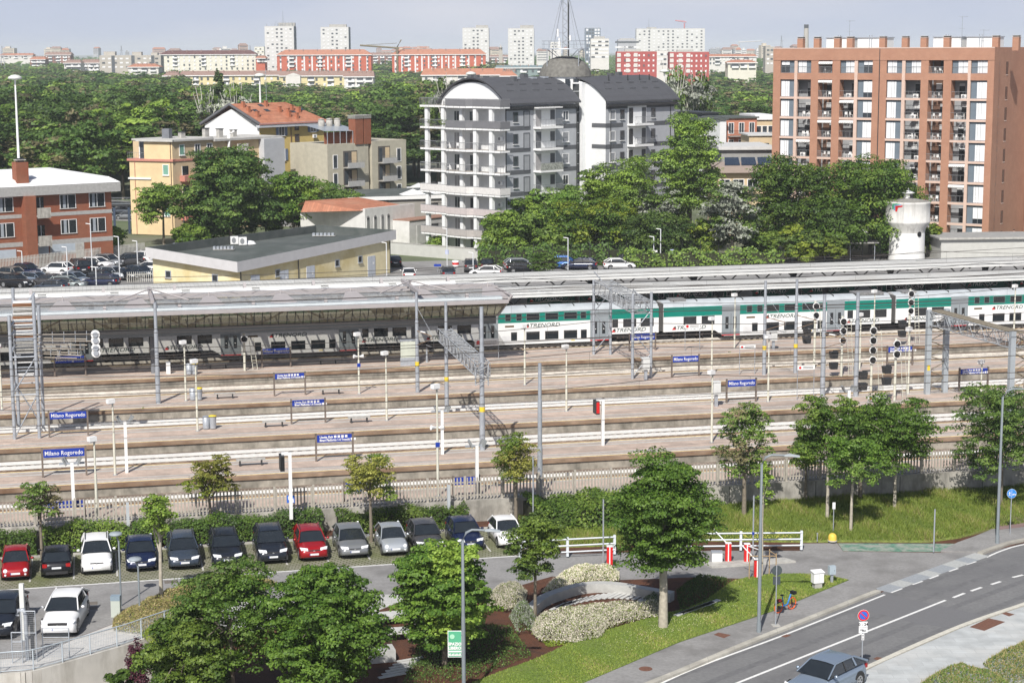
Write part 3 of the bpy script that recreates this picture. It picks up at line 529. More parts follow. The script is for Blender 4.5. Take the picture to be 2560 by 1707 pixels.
# grass blades
def grass(poly,nper,h,label,name,z0,kl='grass',gl='straw',frac=.85,w=.022):
    rng=np.random.default_rng(int(nper)+len(poly)); poly=[np.array(p[:2]) for p in poly]; xs=[p[0] for p in poly]; ys=[p[1] for p in poly]
    area=abs(sum(poly[i][0]*poly[(i+1)%len(poly)][1]-poly[(i+1)%len(poly)][0]*poly[i][1] for i in range(len(poly))))/2; N=min(int(area*nper),90000)
    Q=rng.uniform([min(xs),min(ys)],[max(xs),max(ys)],(N*5,2)); ins=np.zeros(len(Q),bool); j=len(poly)-1
    for i in range(len(poly)):
        a,b=poly[i],poly[j]; c=((a[1]>Q[:,1])!=(b[1]>Q[:,1]))&(Q[:,0]<(b[0]-a[0])*(Q[:,1]-a[1])/(b[1]-a[1]+1e-12)+a[0]); ins^=c; j=i
    Q=Q[ins][:N]; k=len(Q); b=np.stack([Q[:,0],Q[:,1],np.full(k,z0)],1); pt=.5+.5*np.sin(Q[:,0]*.9+1)*np.sin(Q[:,1]*.8)+.3*np.sin(Q[:,0]*2.7+Q[:,1]); t=rng.normal(size=(k,3))*.45; t[:,2]=1; L=(h*rng.uniform(.4,1.1,k)*(.5+.6*np.clip(pt,0,1.3)))[:,None]; wv=rng.normal(size=(k,3)); wv[:,2]=0; wv/=np.linalg.norm(wv,axis=1)[:,None]; wv*=w
    V=np.stack([b-wv,b+wv,b+t*L],1).reshape(-1,3).astype(np.float32); me=bpy.data.meshes.new(name); me.vertices.add(3*k); me.vertices.foreach_set('co',V.ravel()); me.loops.add(3*k); me.loops.foreach_set('vertex_index',np.arange(3*k,dtype=np.int32)); me.polygons.add(k); me.polygons.foreach_set('loop_start',np.arange(0,3*k,3,dtype=np.int32))
    me.materials.append(LM[kl]); me.materials.append(LM[gl]); me.polygons.foreach_set('material_index',((rng.random(k)*.7+.3*np.clip(pt,0,1))>frac).astype(np.int32)); at=me.attributes.new('tint','FLOAT','FACE'); at.data.foreach_set('value',np.clip(rng.random(k)*.6+.4*pt,0,1).astype(np.float32)); me.update(calc_edges=True); me.validate()
    o=bpy.data.objects.new(name,me); COL.objects.link(o); tag(o,label,None,None,'stuff')
grass(lawnp,420,.10,'short green grass of the front lawn','grass',.13)
grass(meadp,300,.38,'tall green and straw coloured meadow grass below the retaining wall','meadow_grass',.12,frac=.84)
rng=np.random.default_rng(5)
def flowers(px,n,z,col,name,label,r=.035):
    poly=[G(u,v,0)[:2] for u,v in px]; mb=MB(); m=mat(name+'_petals',col,.6,var=.05)
    for _ in range(n):
        k=rng.dirichlet(np.ones(len(poly))); p=sum(a*b for a,b in zip(k,poly)); zz=z+rng.uniform(-.04,.04); mb.add([(p[0]-r,p[1]-r,zz),(p[0]+r,p[1]-r,zz),(p[0],p[1]+r,zz+r),(p[0],p[1],zz+r*1.2)],[(0,1,3),(1,2,3),(2,0,3)],m)
    o=mb.build(name); tag(o,label,None,None,'stuff')
flowers([(1790,1368),(2000,1368),(2000,1335),(1800,1330)],300,.33,(.6,.55,.08),'yellow_wildflowers','yellow wildflowers behind the white railing',.022)
flowers([(1450,1690),(1700,1600),(2050,1470),(1900,1450),(1650,1560),(1400,1640)],260,.2,(.7,.66,.4),'clover_flowers','tiny pale flowers sprinkled over the front lawn',.016)
# ================================================================ TRAINS
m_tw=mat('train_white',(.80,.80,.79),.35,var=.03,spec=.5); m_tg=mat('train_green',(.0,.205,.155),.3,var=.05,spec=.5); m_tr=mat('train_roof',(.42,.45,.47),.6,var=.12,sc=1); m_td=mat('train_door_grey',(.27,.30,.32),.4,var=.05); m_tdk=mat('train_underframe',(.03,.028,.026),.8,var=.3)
m_logo=mat('logo_dark_green',(.02,.06,.05),.5); m_lred=mat('logo_red',(.6,.03,.03),.5); m_gang=mat('gangway_rubber',(.05,.05,.05),.9,var=.3,sc=8)
m_tg2=mat('train_deep_green',(.0,.085,.06),.35,var=.05)
def coach_mesh(L,colors,W=2.82):
    """colors: list of (z0,z1,material) bands of the side; z above rail"""
    mb=MB(); xs=[0.25,5.6,6.6,L-6.6,L-5.6,L-.25]; zb=[.85,.85,.22,.22,.85,.85]
    prof=[(W/2,2.35),(W/2,3.3),(W/2-.12,3.42),(W/2-.5,3.68),(W/2-.95,3.82),(0,3.87)]
    for sg in (-1,1):
        for i in range(5):
            z0,z1=zb[i],zb[i+1]
            q=[(xs[i],sg*W/2,z0),(xs[i+1],sg*W/2,z1),(xs[i+1],sg*W/2,2.35),(xs[i],sg*W/2,2.35)]
            mb.quad(q if sg<0 else q[::-1],colors[0])
        for j in range(len(prof)-1):
            (a,za),(b,zb2)=prof[j],prof[j+1]; q=[(.25,sg*a,za),(L-.25,sg*a,za),(L-.25,sg*b,zb2),(.25,sg*b,zb2)]; mb.quad(q if sg<0 else q[::-1],colors[1] if j==0 else colors[2])
    for x,sg in ((.25,-1),(L-.25,1)):
        ring=[(x,-W/2,.85)]+[(x,-a,z) for a,z in prof]+[(x,a,z) for a,z in prof[::-1]]+[(x,W/2,.85)]; mb.quad(ring if sg>0 else ring[::-1],colors[0])
    for i in range(5): mb.quad([(xs[i],W/2,zb[i]),(xs[i+1],W/2,zb[i+1]),(xs[i+1],-W/2,zb[i+1]),(xs[i],-W/2,zb[i])],m_tdk)
    for k in range(10): x=1.5+k*(L-3)/9; mb.bx(x-.02,x+.02,-W/2+.6,W/2-.6,3.74,3.89,m_tdk)
    return mb
def win_me(w,h,frame):
    mb=MB(); mb.bx(-w/2-.05,w/2+.05,-.012,0,-h/2-.05,h/2+.05,frame); mb.bx(-w/2,w/2,-.02,-.010,-h/2,h/2,W_glassd); mb.bx(-w/2,w/2,-.024,-.02,h/2-.22,h/2-.2,W_black); return proto(mb,'window')
W_fr=mat('window_rubber',(.03,.03,.03),.7); W_frg=mat('window_frame_grey',(.16,.2,.2),.5); W_frw=mat('white_window_outline',(.8,.8,.8),.5)
def train(s0,nco,nc,name,label,white,frame_up,text_col,green_low,tz,hide=()):
    Lc=24.85; root=empty(name,T(s0,nc,.895),TH,label,'train'); wl=win_me(1.25,.72,W_fr); ws=win_me(.5,.72,W_fr); wu=win_me(1.25,.62,frame_up); wus=win_me(.5,.62,frame_up)
    dmb=MB(); dmb.bx(-.95,.95,-.03,0,-.05,2.35,m_td); dmb.bx(-.01,.01,-.045,-.03,0,2.1,W_dark)
    for sg in(-1,1): dmb.bx(sg*.42-.16,sg*.42+.16,-.042,-.03,.55,1.75,W_glassd); dmb.bx(sg*.42-.06,sg*.42+.06,-.047,-.042,1.0,1.07,W_white)
    dmb.bx(-.95,.95,-.04,0,-.13,-.05,W_red); dme=proto(dmb,'door'); dt=MB(); dt.bx(-.95,.95,-.06,.02,2.35,2.95,m_td); dtop=proto(dt,'door_pocket')
    bg=MB(); bg.bx(-1.6,1.6,-1.1,1.1,.35,.75,m_tdk)
    for x in(-1.25,1.25):
        for y in (-.75,.75): bg.disc((x,y,.44),(0,1,0),.44,.13,m_tdk,18); bg.disc((x,y*1.12,.44),(0,1,0),.25,.1,mat('axle_box',(.09,.07,.06),.7),12)
    for x in(-1.5,-.9,.9,1.5): bg.disc((x,-1.05,.55),(0,0,1),.1,.4,mat('axle_box',(.09,.07,.06),.7),8)
    bgm=proto(bg,'bogie'); gm=MB(); gm.bx(-.28,.28,-1.2,1.2,.95,3.6,m_gang)
    for k in range(5): gm.bx(-.24+k*.12-.02,-.24+k*.12+.02,-1.24,1.24,.93,3.65,mat('gangway_rib',(.12,.115,.11),.9))
    gme=proto(gm,'gangway'); cm=proto(coach_mesh(Lc,(green_low or white and m_tw,m_tg,m_tr) if not green_low else (m_tw,green_low,m_tr)),'coach'); y=-1.41
    for i in range(nco):
        co=put(cm,'coach',root,(i*Lc,0,0))
        put(bgm,'bogie',co,(2.9,0,0)); put(bgm,'bogie',co,(Lc-2.9,0,0)); put(gme,'gangway',co,(Lc,0,0))
        for x in (7.3,18.5): d=put(dme,'door',co,(x,y,.42)); put(dtop,'door_pocket',co,(x,y,.42))
        for x,me in ((10.0,ws),(11.9,wl),(13.8,wl),(15.7,wl),(17.05,ws)): put(me,'window',co,(x-.15,y,1.02))
        for x,me in ((9.4,wus),(10.5,wus),(11.9,wu),(13.8,wu),(15.7,wu),(17.0,wus)): put(me,'window',co,(x-.15,y,2.88))
        for x,me in ((3.2,wl),(5.1,wl)): put(me,'window',co,(x-.2,y,1.92))
        for x,me in ((20.4,ws),(21.9,wl),(23.7,wl)): put(me,'window',co,(x-.3,y,1.92))
        for x,z in ((12.8,2.02),(3.0,1.22),(21.6,1.22)):
            if tz: z={2.02:tz,1.22:tz}[z]; 
            zz=z; tmb=MB(); tmb.add([(-.22,0,-.17),(.16,0,-.17),(.16,0,.2),(-.02,0,.12)],[(0,1,2,3)],m_lred); tmb.add([(-.1,-.004,.04),(.16,-.004,.2),(.22,-.004,-.14),(.08,-.004,-.02)],[(0,3,2,1)],m_logo if not tz else W_white)
            lg=tmb.build('emblem',co,(x-1.65,y-.02,zz)); text('TRENORD',.52,text_col,co,(x+.1,y-.018,zz),(math.pi/2,0,0),'lettering',.003,sx=1.28,shear=.25)
        mb=MB(); mb.bx(-.45,.45,-.015,0,-.08,.08,mat('amber_display',(.12,.07,.02),.5)); mb.build('destination_display',co,(9.4,y,2.02))
        mb=MB(); mb.bx(8.6,9.5,-.008,0,.42,1.1,mat('panel_grey',(.68,.68,.68),.5)); mb.bx(15.6,16.0,-.008,0,.38,.46,W_yel); mb.build('service_panel',co,(0,y,0))
        mb=MB(); mb.bx(Lc-3.9,Lc-.9,-.9,.9,3.75,4.02,mat('roof_equipment',(.2,.2,.2),.8,var=.3,sc=6)); mb.bx(1.2,2.8,-.7,.7,3.75,4.0,mat('roof_equipment',(.2,.2,.2),.8)); mb.build('roof_unit',co)
    return root
train(-44.6,10,174.3,'passenger_train','white and green double deck passenger train in front, standing along the fourth platform',True,W_frg,m_logo,None,0)
train(-50,12,186.45,'passenger_train','dark green double deck train behind, half hidden under the white canopy roof',True,W_frw,W_white,m_tg2,2.85)
# ================================================================ CANOPIES
m_roofw=grid_mat('white_sheet_roof',(.56,.56,.54),(.36,.36,.35),.42,200,.02,.02,var=.08,off=0,col2=(.5,.49,.46))
m_fasc=mat('white_fascia',(.72,.72,.70),.6,var=.06,sc=1,col2=(.5,.48,.43),c2sc=.15,c2lo=.6,c2hi=.9)
def canopy(s0,s1,n0,n1,zb,label,truss):
    root=empty('platform_canopy',T(s0,n0,0),TH,label,'canopy',None); L=s1-s0;W=n1-n0
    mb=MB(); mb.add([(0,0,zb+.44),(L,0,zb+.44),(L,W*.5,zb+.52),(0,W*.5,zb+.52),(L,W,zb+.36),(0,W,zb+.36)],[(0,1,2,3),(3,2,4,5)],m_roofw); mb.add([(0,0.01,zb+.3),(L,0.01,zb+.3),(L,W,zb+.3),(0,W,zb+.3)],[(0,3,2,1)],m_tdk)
    rng=random.Random(int(s0)); 
    for k in range(int(L/14)): x=8+k*14+rng.uniform(-2,2); mb.bx(x,x+1.8,W*.45,W*.5,zb+.52,zb+.57,mat('snow_guard',(.35,.35,.34),.8))
    mb.build('roof',root)
    mb=MB(); mb.bx(0,L,-.12,0,zb+.0,zb+.45,m_fasc); mb.bx(0,L,-.2,-.12,zb+.34,zb+.47,m_fasc); mb.build('fascia',root)
    mb=MB(); x=.5
    while x<L-2.6 and truss:
        for yy in (.6,W-.8): mb.tube([(x,yy,zb+.3),(x+1.3,yy,zb-.8),(x+2.6,yy,zb+.3)],.085,W_dark,4); 
        x+=3.9 if truss==1 else 2.6
    mb.bx(0,L,.5,.7,zb+.2,zb+.45,W_dark); mb.bx(0,L,W-.9,W-.7,zb+.2,zb+.45,W_dark); mb.build('truss',root)
    po=MB(); po.bx(-.2,.2,-.2,.2,1.4,zb+.3,W_dark); po.add([(-.2,-.21,zb-1),(.2,-.21,zb-1),(.7,-.21,zb+.3),(-.7,-.21,zb+.3)],[(0,1,2,3)],W_dark); pm=proto(po,'post'); x=6
    while x<L: put(pm,'post',root,(x,W/2-.8,0)); x+=11.7
    return root
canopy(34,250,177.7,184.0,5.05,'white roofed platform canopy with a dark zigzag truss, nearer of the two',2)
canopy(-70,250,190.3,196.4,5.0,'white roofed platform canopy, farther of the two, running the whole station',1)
# glazed canopy on the left
m_mauve=mat('pale_mauve_steel',(.37,.345,.345),.6,var=.06); m_gut=mat('pale_gutter',(.55,.60,.62),.5,var=.08); m_gl=glass_mat('bronze_glazing',(.50,.45,.32),.50); m_gl2=glass_mat('clear_roof_glazing',(.62,.62,.60),.70); m_tub=mat('white_gutter_tube',(.78,.78,.77),.45,var=.04)
CS0,CS1=-62,35.4; root=empty('glazed_canopy',T(CS0,160,0),TH,'long glazed station canopy with mauve steel frames over the fourth platform at the left','canopy'); L=CS1-CS0
mb=MB(); x=0; mb.quad([(0,1.0,5.75),(L,1.0,5.75),(L+.9,0,7.1),(0,0,7.1)],m_gl); mb.build('glass_front',root)
mb=MB()
x=0
while x<L: mb.tube([(x,.98,5.72),(x+.0,-.02,7.12)],.035,W_dark,4); x+=.72
mb.build('glazing_bars',root)
mb=MB(); mb.bx(0,L+.9,-.28,.02,7.05,7.38,m_mauve); mb.bx(0,L+1,.3,.5,7.4,7.62,m_mauve); mb.build('front_beam',root)
mb=MB(); mb.bx(0,L+.4,.08,.85,7.4,7.62,m_gut); mb.build('gutter',root)
mb=MB(); mb.bx(0,L,1.0,1.5,5.05,5.72,W_dark); mb.bx(0,L,1.5,11.2,5.55,5.62,mat('louvre_soffit',(.05,.05,.05),.9)) if False else None; mb.bx(0,L,10.6,11.0,5.5,5.9,W_dark); mb.build('lower_beam_and_gap_shade',root)  # front beam deepened into a black band standing for the shaded gap below the glass
# transparent roof deck with conical stiffeners
mb=MB(); mb.quad([(0,.9,7.45),(L+1.5,.9,7.45),(L+.6,6.0,7.75),(0,6.0,7.75)],m_gl2); mb.build('roof_glazing',root)
mb=MB(); mb.quad([(0,6.7,7.72),(L+.6,6.7,7.72),(L+.2,11.4,7.2),(0,11.4,7.2)],glass_mat('ribbed_roof_glazing',(.72,.71,.66),.38)); mb.build('roof_glazing',root); mb=MB(); x=.4
while x<L: mb.bx(x,x+.12,6.7,6.8,7.74,7.78,m_mauve); mb.tube([(x,6.7,7.76),(x+.5,11.4,7.24)],.09,W_galv,3); x+=1.05
mb.build('glazing_bars',root)
st=MB()
st.add([(-1.35,.9,7.5),(1.35,.9,7.5),(.45,4.6,8.0),(-.45,4.6,8.0)],[(0,1,2,3)],m_mauve); st.tube([(0,4.4,7.7),(0,4.6,8.35)],.06,m_mauve,5)
for a in (-5.5,5.5): st.tube([(0,4.6,8.3),(a,.9,7.6)],.02,W_galv,3); st.tube([(0,4.6,8.3),(a,6.6,8.15)],.02,W_galv,3)
sme=proto(st,'stiffener'); x=5.5+3
while x<L: put(sme,'stiffener',root,(x,0,0)); x+=6.6 if False else 6.35
mb=MB(); mb.bx(0,L+1,4.7,5.0,7.85,8.0,m_mauve); mb.bx(0,L+1,6.3,6.7,7.8,8.05,m_mauve); mb.build('mid_beam',root)
mb=MB(); 
x=.3
while x<L-3: mb.tube([(x+.4,8.9,7.75),(x+6.0,8.9,7.75)],.30,m_tub,8); x+=6.35
mb.build('gutter_tube',root)
rf=MB(); rf.bx(-.11,.11,.2,10.0,7.1,7.3,m_mauve); rf.add([(-.13,.2,7.3),(-.13,1.6,7.3),(-.13,.3,8.0),(.13,.2,7.3),(.13,1.6,7.3),(.13,.3,8.0)],[(0,1,2),(3,5,4),(0,2,5,3),(1,4,5,2)],m_mauve); rf.add([(-.13,8.2,7.3),(-.13,10.2,7.3),(-.13,9.4,8.5),(.13,8.2,7.3),(.13,10.2,7.3),(.13,9.4,8.5)],[(0,1,2),(3,5,4),(0,2,5,3),(1,4,5,2)],m_mauve); rf.tube([(0,1.1,5.6),(0,4.5,7.1)],.07,m_mauve,5)
rme=proto(rf,'frame'); x=CS0; x=.3
while x+5.4<L: put(rme,'frame',root,(x+5.4,0,0)); x+=6.35
mb=MB()
x=0
while x<L-3.2: mb.tube([(x,2.4,5.6),(x+3.17,2.0,7.2)],.07,m_mauve,4); mb.tube([(x+3.17,2.0,7.2),(x+6.35,2.4,5.6)],.07,m_mauve,4); x+=6.35
mb.build('truss',root)
mb=MB(); mb.tube([(L+.1,1.0,5.7),(L+1.3,.1,7.7)],.12,m_mauve,6); mb.tube([(L+1.2,.2,7.7),(L+.8,6.5,7.9)],.12,m_mauve,6); mb.build('end_frame',root)
pm=MB(); pm.tube([(0,0,1.4),(0,0,5.6)],.24,mat('grey_column',(.17,.18,.20),.5),12); pme=proto(pm,'column')
for s in (4.9-23.5*2,4.9-23.5,4.9,28.3): put(pme,'column',root,(s-CS0,3.7,0))
# strut pairs above the roof at the column
mb=MB()
for s in (4.9,28.3): x=s-CS0; mb.bx(x-.15,x+.15,.1,9.5,8.0,8.35,m_mauve); mb.tube([(x,5.2,8.7),(x+3.2,2,8.0)],.07,m_mauve,5); mb.tube([(x,5.2,8.7),(x-3.2,2.5,8.0)],.07,m_mauve,5); mb.tube([(x,5.2,8.0),(x,5.2,8.7)],.1,m_mauve,5)
mb.build('tie_struts',root)
# ================================================================ MASTS AND LAMPS
ML=['by the picket fence','on the first platform from the fence','on the second platform from the fence','on the third platform from the fence','on the fourth platform from the fence','on the platform under the nearer white canopy','on the farthest platform']
def platform_of(n):
    return min(range(7),key=lambda i:abs(n-(PLAT[i][0]+PLAT[i][1])/2))
def side_word(u):
    return 'far left' if u<250 else 'left part' if u<700 else 'left of the centre' if u<1100 else 'centre' if u<1450 else 'right of the centre' if u<1850 else 'right part' if u<2250 else 'far right'
SEEN={}
def uniq(lb):
    SEEN[lb]=SEEN.get(lb,0)+1
    return lb if SEEN[lb]==1 else lb+(', next to the right' if SEEN[lb]==2 else ', the third along to the right' if SEEN[lb]==3 else ', number %d along to the right'%SEEN[lb])
def lamp(u,vb,vt,kind='box'):
    P=G(u,vb,1.4); h=HT(P,vt)-1.4; s,n=SN(P); pl=platform_of(n); lb=uniq({'box':'cream lamp post ','horn':'cream post with loudspeakers ','info':'short grey post with a dark screen '}[kind]+ML[pl]+', '+side_word(u))
    root=empty('platform_lamp',P,TH,lb,'lamp post','cream lamp posts on the platforms'); mb=MB(); mb.tube([(0,0,0),(0,0,h*.55)],.085,W_cream,8); mb.tube([(0,0,h*.55),(0,0,h-.1)],.06,W_cream,8); mb.disc((0,0,.02),(0,0,1),.16,.05,W_galv,8); mb.build('pole',root)
    mb=MB(); mb.tube([(0,0,h-.15),(0,0,h)],.05,W_galv,6); mb.box((-.12,-.1,h-.02),(.5,.34,.28),W_white,.5); mb.box((-.12,-.1,h-.18),(.4,.28,.05),W_galv,.5); mb.build('lamp_head',root)
    if kind=='horn':
        mb=MB()
        for sg in(-1,1): mb.tube([(sg*.08,0,h*.62),(sg*.42,-.1,h*.63)],[.05,.17],W_white,8)
        mb.tube([(-.1,0,h*.63),(.1,0,h*.63)],.03,W_galv,4); mb.build('loudspeaker',root)
        mb=MB(); mb.bx(-.14,.14,-.1,-.08,h*.45,h*.45+.3,W_blue); mb.build('number_plate',root)
    return root
for a in [(5,1024,863),(465,1002,854),(494,1077,901),(288,1187,1001),(243,1296,1095),(967,1051,881),(1312,962,814),(1416,1028,865),(1779,1106,929),(1779,940,795),(1836,870,736),(1920,1004,841),(2149,923,785),(2184,860,727),(2270,984,821),(2451,1017,903),(2533,870,714),(1735,868,758),(1877,1045,1011)]:
    if a[0]!=1735 and a[0]!=1877: lamp(*a)
for a in [(898,984,834),(1095,1240,964)]: lamp(*a,'horn')
def flood(u,vb,vt):
    P=G(u,vb,1.4); h=HT(P,vt)-1.4; s,n=SN(P); root=empty('floodlight_post',P,TH,uniq('white post with floodlights '+ML[platform_of(n)]+', '+side_word(u)),'floodlight','floodlight posts')
    mb=MB(); mb.bx(-.1,.1,-.1,.1,0,h-.3,W_white); mb.build('pole',root); mb=MB(); mb.bx(-.75,.75,-.05,.05,h-.42,-.30+h,W_galv)
    mb.build('crossbar',root)
    for x,y in ((-.55,-.15),(.55,-.15),(-.4,.25),(.4,.25)):
        mb=MB(); sgn=1 if x>0 else -1; mb.add([(0,-.2,0),(0,.2,0),(sgn*.22,.2,.42),(sgn*.22,-.2,.42),(-sgn*.08,-.2,.05),(-sgn*.08,.2,.05),(sgn*.14,.2,.46),(sgn*.14,-.2,.46)],[(0,1,2,3),(7,6,5,4),(0,3,7,4),(1,5,6,2),(3,2,6,7),(0,4,5,1)],mat('floodlight_casing',(.25,.26,.26),.5)); mb.build('floodlight',root,(x*.7,y,h-.45))
    return root
for a in [(317,1181,1040),(186,1305,1143),(1106,1135,1015),(1193,1243,1100),(2120,1068,965)]: flood(*a)
def mast(u,vb,vt,r=.16,band=True,z=1.4,label=None,arm=0,P=None):
    P=G(u,vb,z) if P is None else P; h=HT(P,vt)-z; s,n=SN(P); root=empty('catenary_mast',P,TH,label or uniq('grey overhead mast '+ML[platform_of(n)]+', '+side_word(u)),'mast','overhead line masts')
    mb=MB(); mb.tube([(0,0,-.3),(0,0,h*.36)],r,W_galv,10); mb.tube([(0,0,h*.36),(0,0,h*.72)],r*.84,W_galv,10); mb.tube([(0,0,h*.72),(0,0,h)],r*.68,W_galv,10)
    mb.build('pole',root)
    if band: mb=MB(); mb.tube([(0,0,h*.27),(0,0,h*.27+.35)],r*1.06,W_yel,10); mb.build('yellow_band',root)
    if arm:
        mb=MB(); a=arm; mb.tube([(0,-.1,h*.62),(a*.9,-2.6,h*.60)],.035,mat('brown_arm',(.25,.17,.11),.7),5); mb.tube([(0,-.1,h*.86),(a*.9,-2.6,h*.60)],.018,W_galv,4); mb.tube([(0,-.1,h*.48),(a*.9,-2.5,h*.58)],.03,mat('brown_arm',(.25,.17,.11),.7),5); mb.tube([(a*.9,-2.6,h*.60),(a*.9,-2.7,h*.50),(a*.5,-1.5,h*.5)],.025,W_galv,4)
        for q in (.25,.35): mb.tube([(a*.9*q,-2.6*q,h*.62),(a*.9*q+.15,-2.6*q-.3,h*.62)],.07,W_white,6)
        mb.build('cantilever_arm',root)
    return root
for a in [(396,1008,757),(1044,981,731),(1117,1025,755),(1206,1124,767),(1350,1234,908),(1910,937,702),(1988,932,698),(2139,990,731),(2056,990,736)]:
    mast(*a,r=.20 if a[0] in (396,1206,2139,2056) else .17,band=a[0] not in (396,1350,2139,2056),arm=1 if a[0] in (1044,1910,1988,2056) else 0)
mast(1067,905,870,.1,False)
brc=[mat('steel_lattice',(.40,.42,.44),.6,.3,var=.2,sc=6),mat('rusted_lattice',(.22,.19,.14),.8,var=.3,sc=5)]
def truss_beam(mb,A,B,w,h,n,m):
    """box girder between two points (tops)"""
    A=np.array(A,float);B=np.array(B,float); d=(B-A)/np.linalg.norm(B-A); s=np.cross(d,[0,0,1.]); s/=np.linalg.norm(s); u=np.array([0,0,1.])
    c=[s*w/2,-s*w/2,s*w/2-u*h,-s*w/2-u*h]
    for o in c: mb.tube([A+o,B+o],.05,m,4)
    for i in range(n):
        p=A+(B-A)*i/n;q=A+(B-A)*(i+1)/n
        for (a,b) in ((0,2),(1,3),(0,1),(2,3)):
            mb.tube([p+c[a],q+c[b]] if i%2 else [p+c[b],q+c[a]],.03,m,3); mb.tube([p+c[a],p+c[b]],.025,m,3)
def lattice_leg(mb,x0,y0,dx,dy,h,m,n=8,r=.07,diag=.03,z0=0):
    for a in (0,1):
        for b in (0,1): mb.tube([(x0+a*dx,y0+b*dy,z0),(x0+a*dx,y0+b*dy,h)],r,m,5)
    for i in range(n):
        z=z0+(h-z0)*i/n; z2=z0+(h-z0)*(i+1)/n; s=i%2
        mb.tube([(x0+s*dx,y0,z),(x0+(1-s)*dx,y0,z2)],diag,m,3); mb.tube([(x0+s*dx,y0+dy,z),(x0+(1-s)*dx,y0+dy,z2)],diag,m,3)
        mb.tube([(x0,y0+s*dy,z),(x0,y0+(1-s)*dy,z2)],diag,m,3); mb.tube([(x0+dx,y0+s*dy,z),(x0+dx,y0+(1-s)*dy,z2)],diag,m,3)
# left tensioning tower
P=G(37,1098,1.4); root=empty('lattice_tower',P,TH,'four legged steel tower with stacks of balance weights at the far left','steel tower')
s0,n0=SN(P); a=G(99,1095,1.4); s1,n1=SN(a); b=G(100,1020,1.4); s2,n2=SN(b); wx=s1-s0; wy=4.9
mb=MB()
for x,y,h in ((0,0,9.2),(wx,0,10.6),(.15,wy,10.6),(wx+.2,wy,9.2)): mb.tube([(x,y,0),(x,y,h)],.13,W_galv,7)
for z in (3.3,6.1): mb.tube([(0,0,z),(wx,0,z)],.06,W_galv,5); mb.tube([(.1,wy,z),(wx,wy,z)],.06,W_galv,5); mb.tube([(0,0,z),(0,wy,z)],.06,W_galv,5); mb.tube([(wx,0,z),(wx,wy,z)],.06,W_galv,5)
for z0,z1 in ((.1,3.3),(3.3,6.1)): mb.tube([(0,0,z0),(wx,0,z1)],.05,W_galv,4); mb.tube([(wx,wy,z0),(0,wy,z1)],.05,W_galv,4); mb.tube([(0,0,z1),(0,wy,z0)],.05,W_galv,4)
mb.tube([(0,0,8.3),(wx,wy*.6,10.4)],.08,W_galv,5); mb.tube([(0,0,7.6),(wx,wy*.6,9.6)],.08,W_galv,5); mb.build('frame',root)
mb=MB(); rd=random.Random(3)
for k in range(34): z=6.2+k*.115-.0; c=rd.choice([W_white,W_galv,mat('rusty_weight',(.3,.15,.08),.9),W_conc]); mb.bx(.25+rd.uniform(-.05,.05),wx-.12+rd.uniform(-.06,.06),.5+rd.uniform(-.1,.1),1.5,z,z+.075,c)
for k in range(12): z=4.6+k*.12; mb.bx(.35,wx-.2,.6,1.4,z,z+.07,rd.choice([W_galv,W_dark,W_white]))
mb.build('balance_weights',root); 
m_arm=mat('brown_grey_rod',(.34,.30,.25),.7)
for k,(z,lx) in enumerate(((7.6,6.6),(7.15,6.6),(6.6,5.6),(6.2,5.2))):
    mb=MB(); lx*=.62; mb.tube([(wx,.8,z),(wx+lx,.8,z-.15-k*.05)],.05,m_arm,5); mb.tube([(wx,.9,z-.3),(wx+lx*.9,.9,z-.5)],.05,m_arm,5)
    for q in range(5): mb.tube([(wx+lx*q/5+.4,.8,z-.25),(wx+lx*q/5+.4,.8,z+.15)],.03,W_galv,4)
    mb.build('tension_rod',root)
    mb=MB(); mb.disc((wx+4.3,.8,z-.15),(0,1,0),.33,.08,W_white,18); mb.disc((wx+4.3,.7,z-.15),(0,1,0),.2,.06,W_galv,12); mb.build('pulley_wheel',root)
# middle gantry beam between two masts
mast_a=G(1117,1025,1.4); mast_b=G(1206,1124,1.4)
za=HT(mast_a,825); zb_=HT(mast_b,905)
root=empty('gantry_beam',mast_b,0,'lattice girder spanning between two tubular masts in the centre of the station','gantry'); mb=MB(); A=np.array([mast_b[0],mast_b[1],zb_])-np.array([*mast_b[:2],1.4]); B=np.array([mast_a[0],mast_a[1],za])-np.array([*mast_b[:2],1.4]); dd=(B-A)/np.linalg.norm(B-A); truss_beam(mb,A-dd*.5,B+dd*.8,1.0,.95,22,brc[0]); mb.build('girder',root)
mb=MB(); lattice_leg(mb,-.45,-.45,.9,.9,A[2]-.2,brc[0],3,.05,.04,A[2]-1.6); mb.build('bracket',root)
# far gantry with two pairs of legs
lg=[G(1484,886,1.4),G(1526,886,1.4),G(1581,947,1.4),G(1627,944,1.4)]
root=empty('signal_gantry',lg[2],0,'rusty lattice gantry across the tracks on two pairs of braced legs, right of the centre','gantry'); base=np.array(lg[2]); mb=MB()
tops=[HT(lg[0],700),HT(lg[1],712),HT(lg[2],735),HT(lg[3],730)]
for p,t in zip(lg,tops): q=np.array(p)-base; mb.tube([q,(q[0],q[1],t-1.4)],.13,W_galv,7)
for i,j in ((0,1),(2,3)):
    p,q=np.array(lg[i])-base,np.array(lg[j])-base
    for k in range(4): z0=.2+k*1.9;z1=z0+1.9; mb.tube([(p[0],p[1],z0),(q[0],q[1],z1)] if k%2==0 else [(q[0],q[1],z0),(p[0],p[1],z1)],.05,W_galv,4)
mb.build('legs',root); mb=MB(); A=(np.array(lg[2])+np.array(lg[3]))/2-base; B=(np.array(lg[0])+np.array(lg[1]))/2-base; zt=min(tops)-1.2; truss_beam(mb,(A[0],A[1],zt),(B[0],B[1],zt+.2),1.6,1.1,16,brc[0]); mb.build('girder',root)
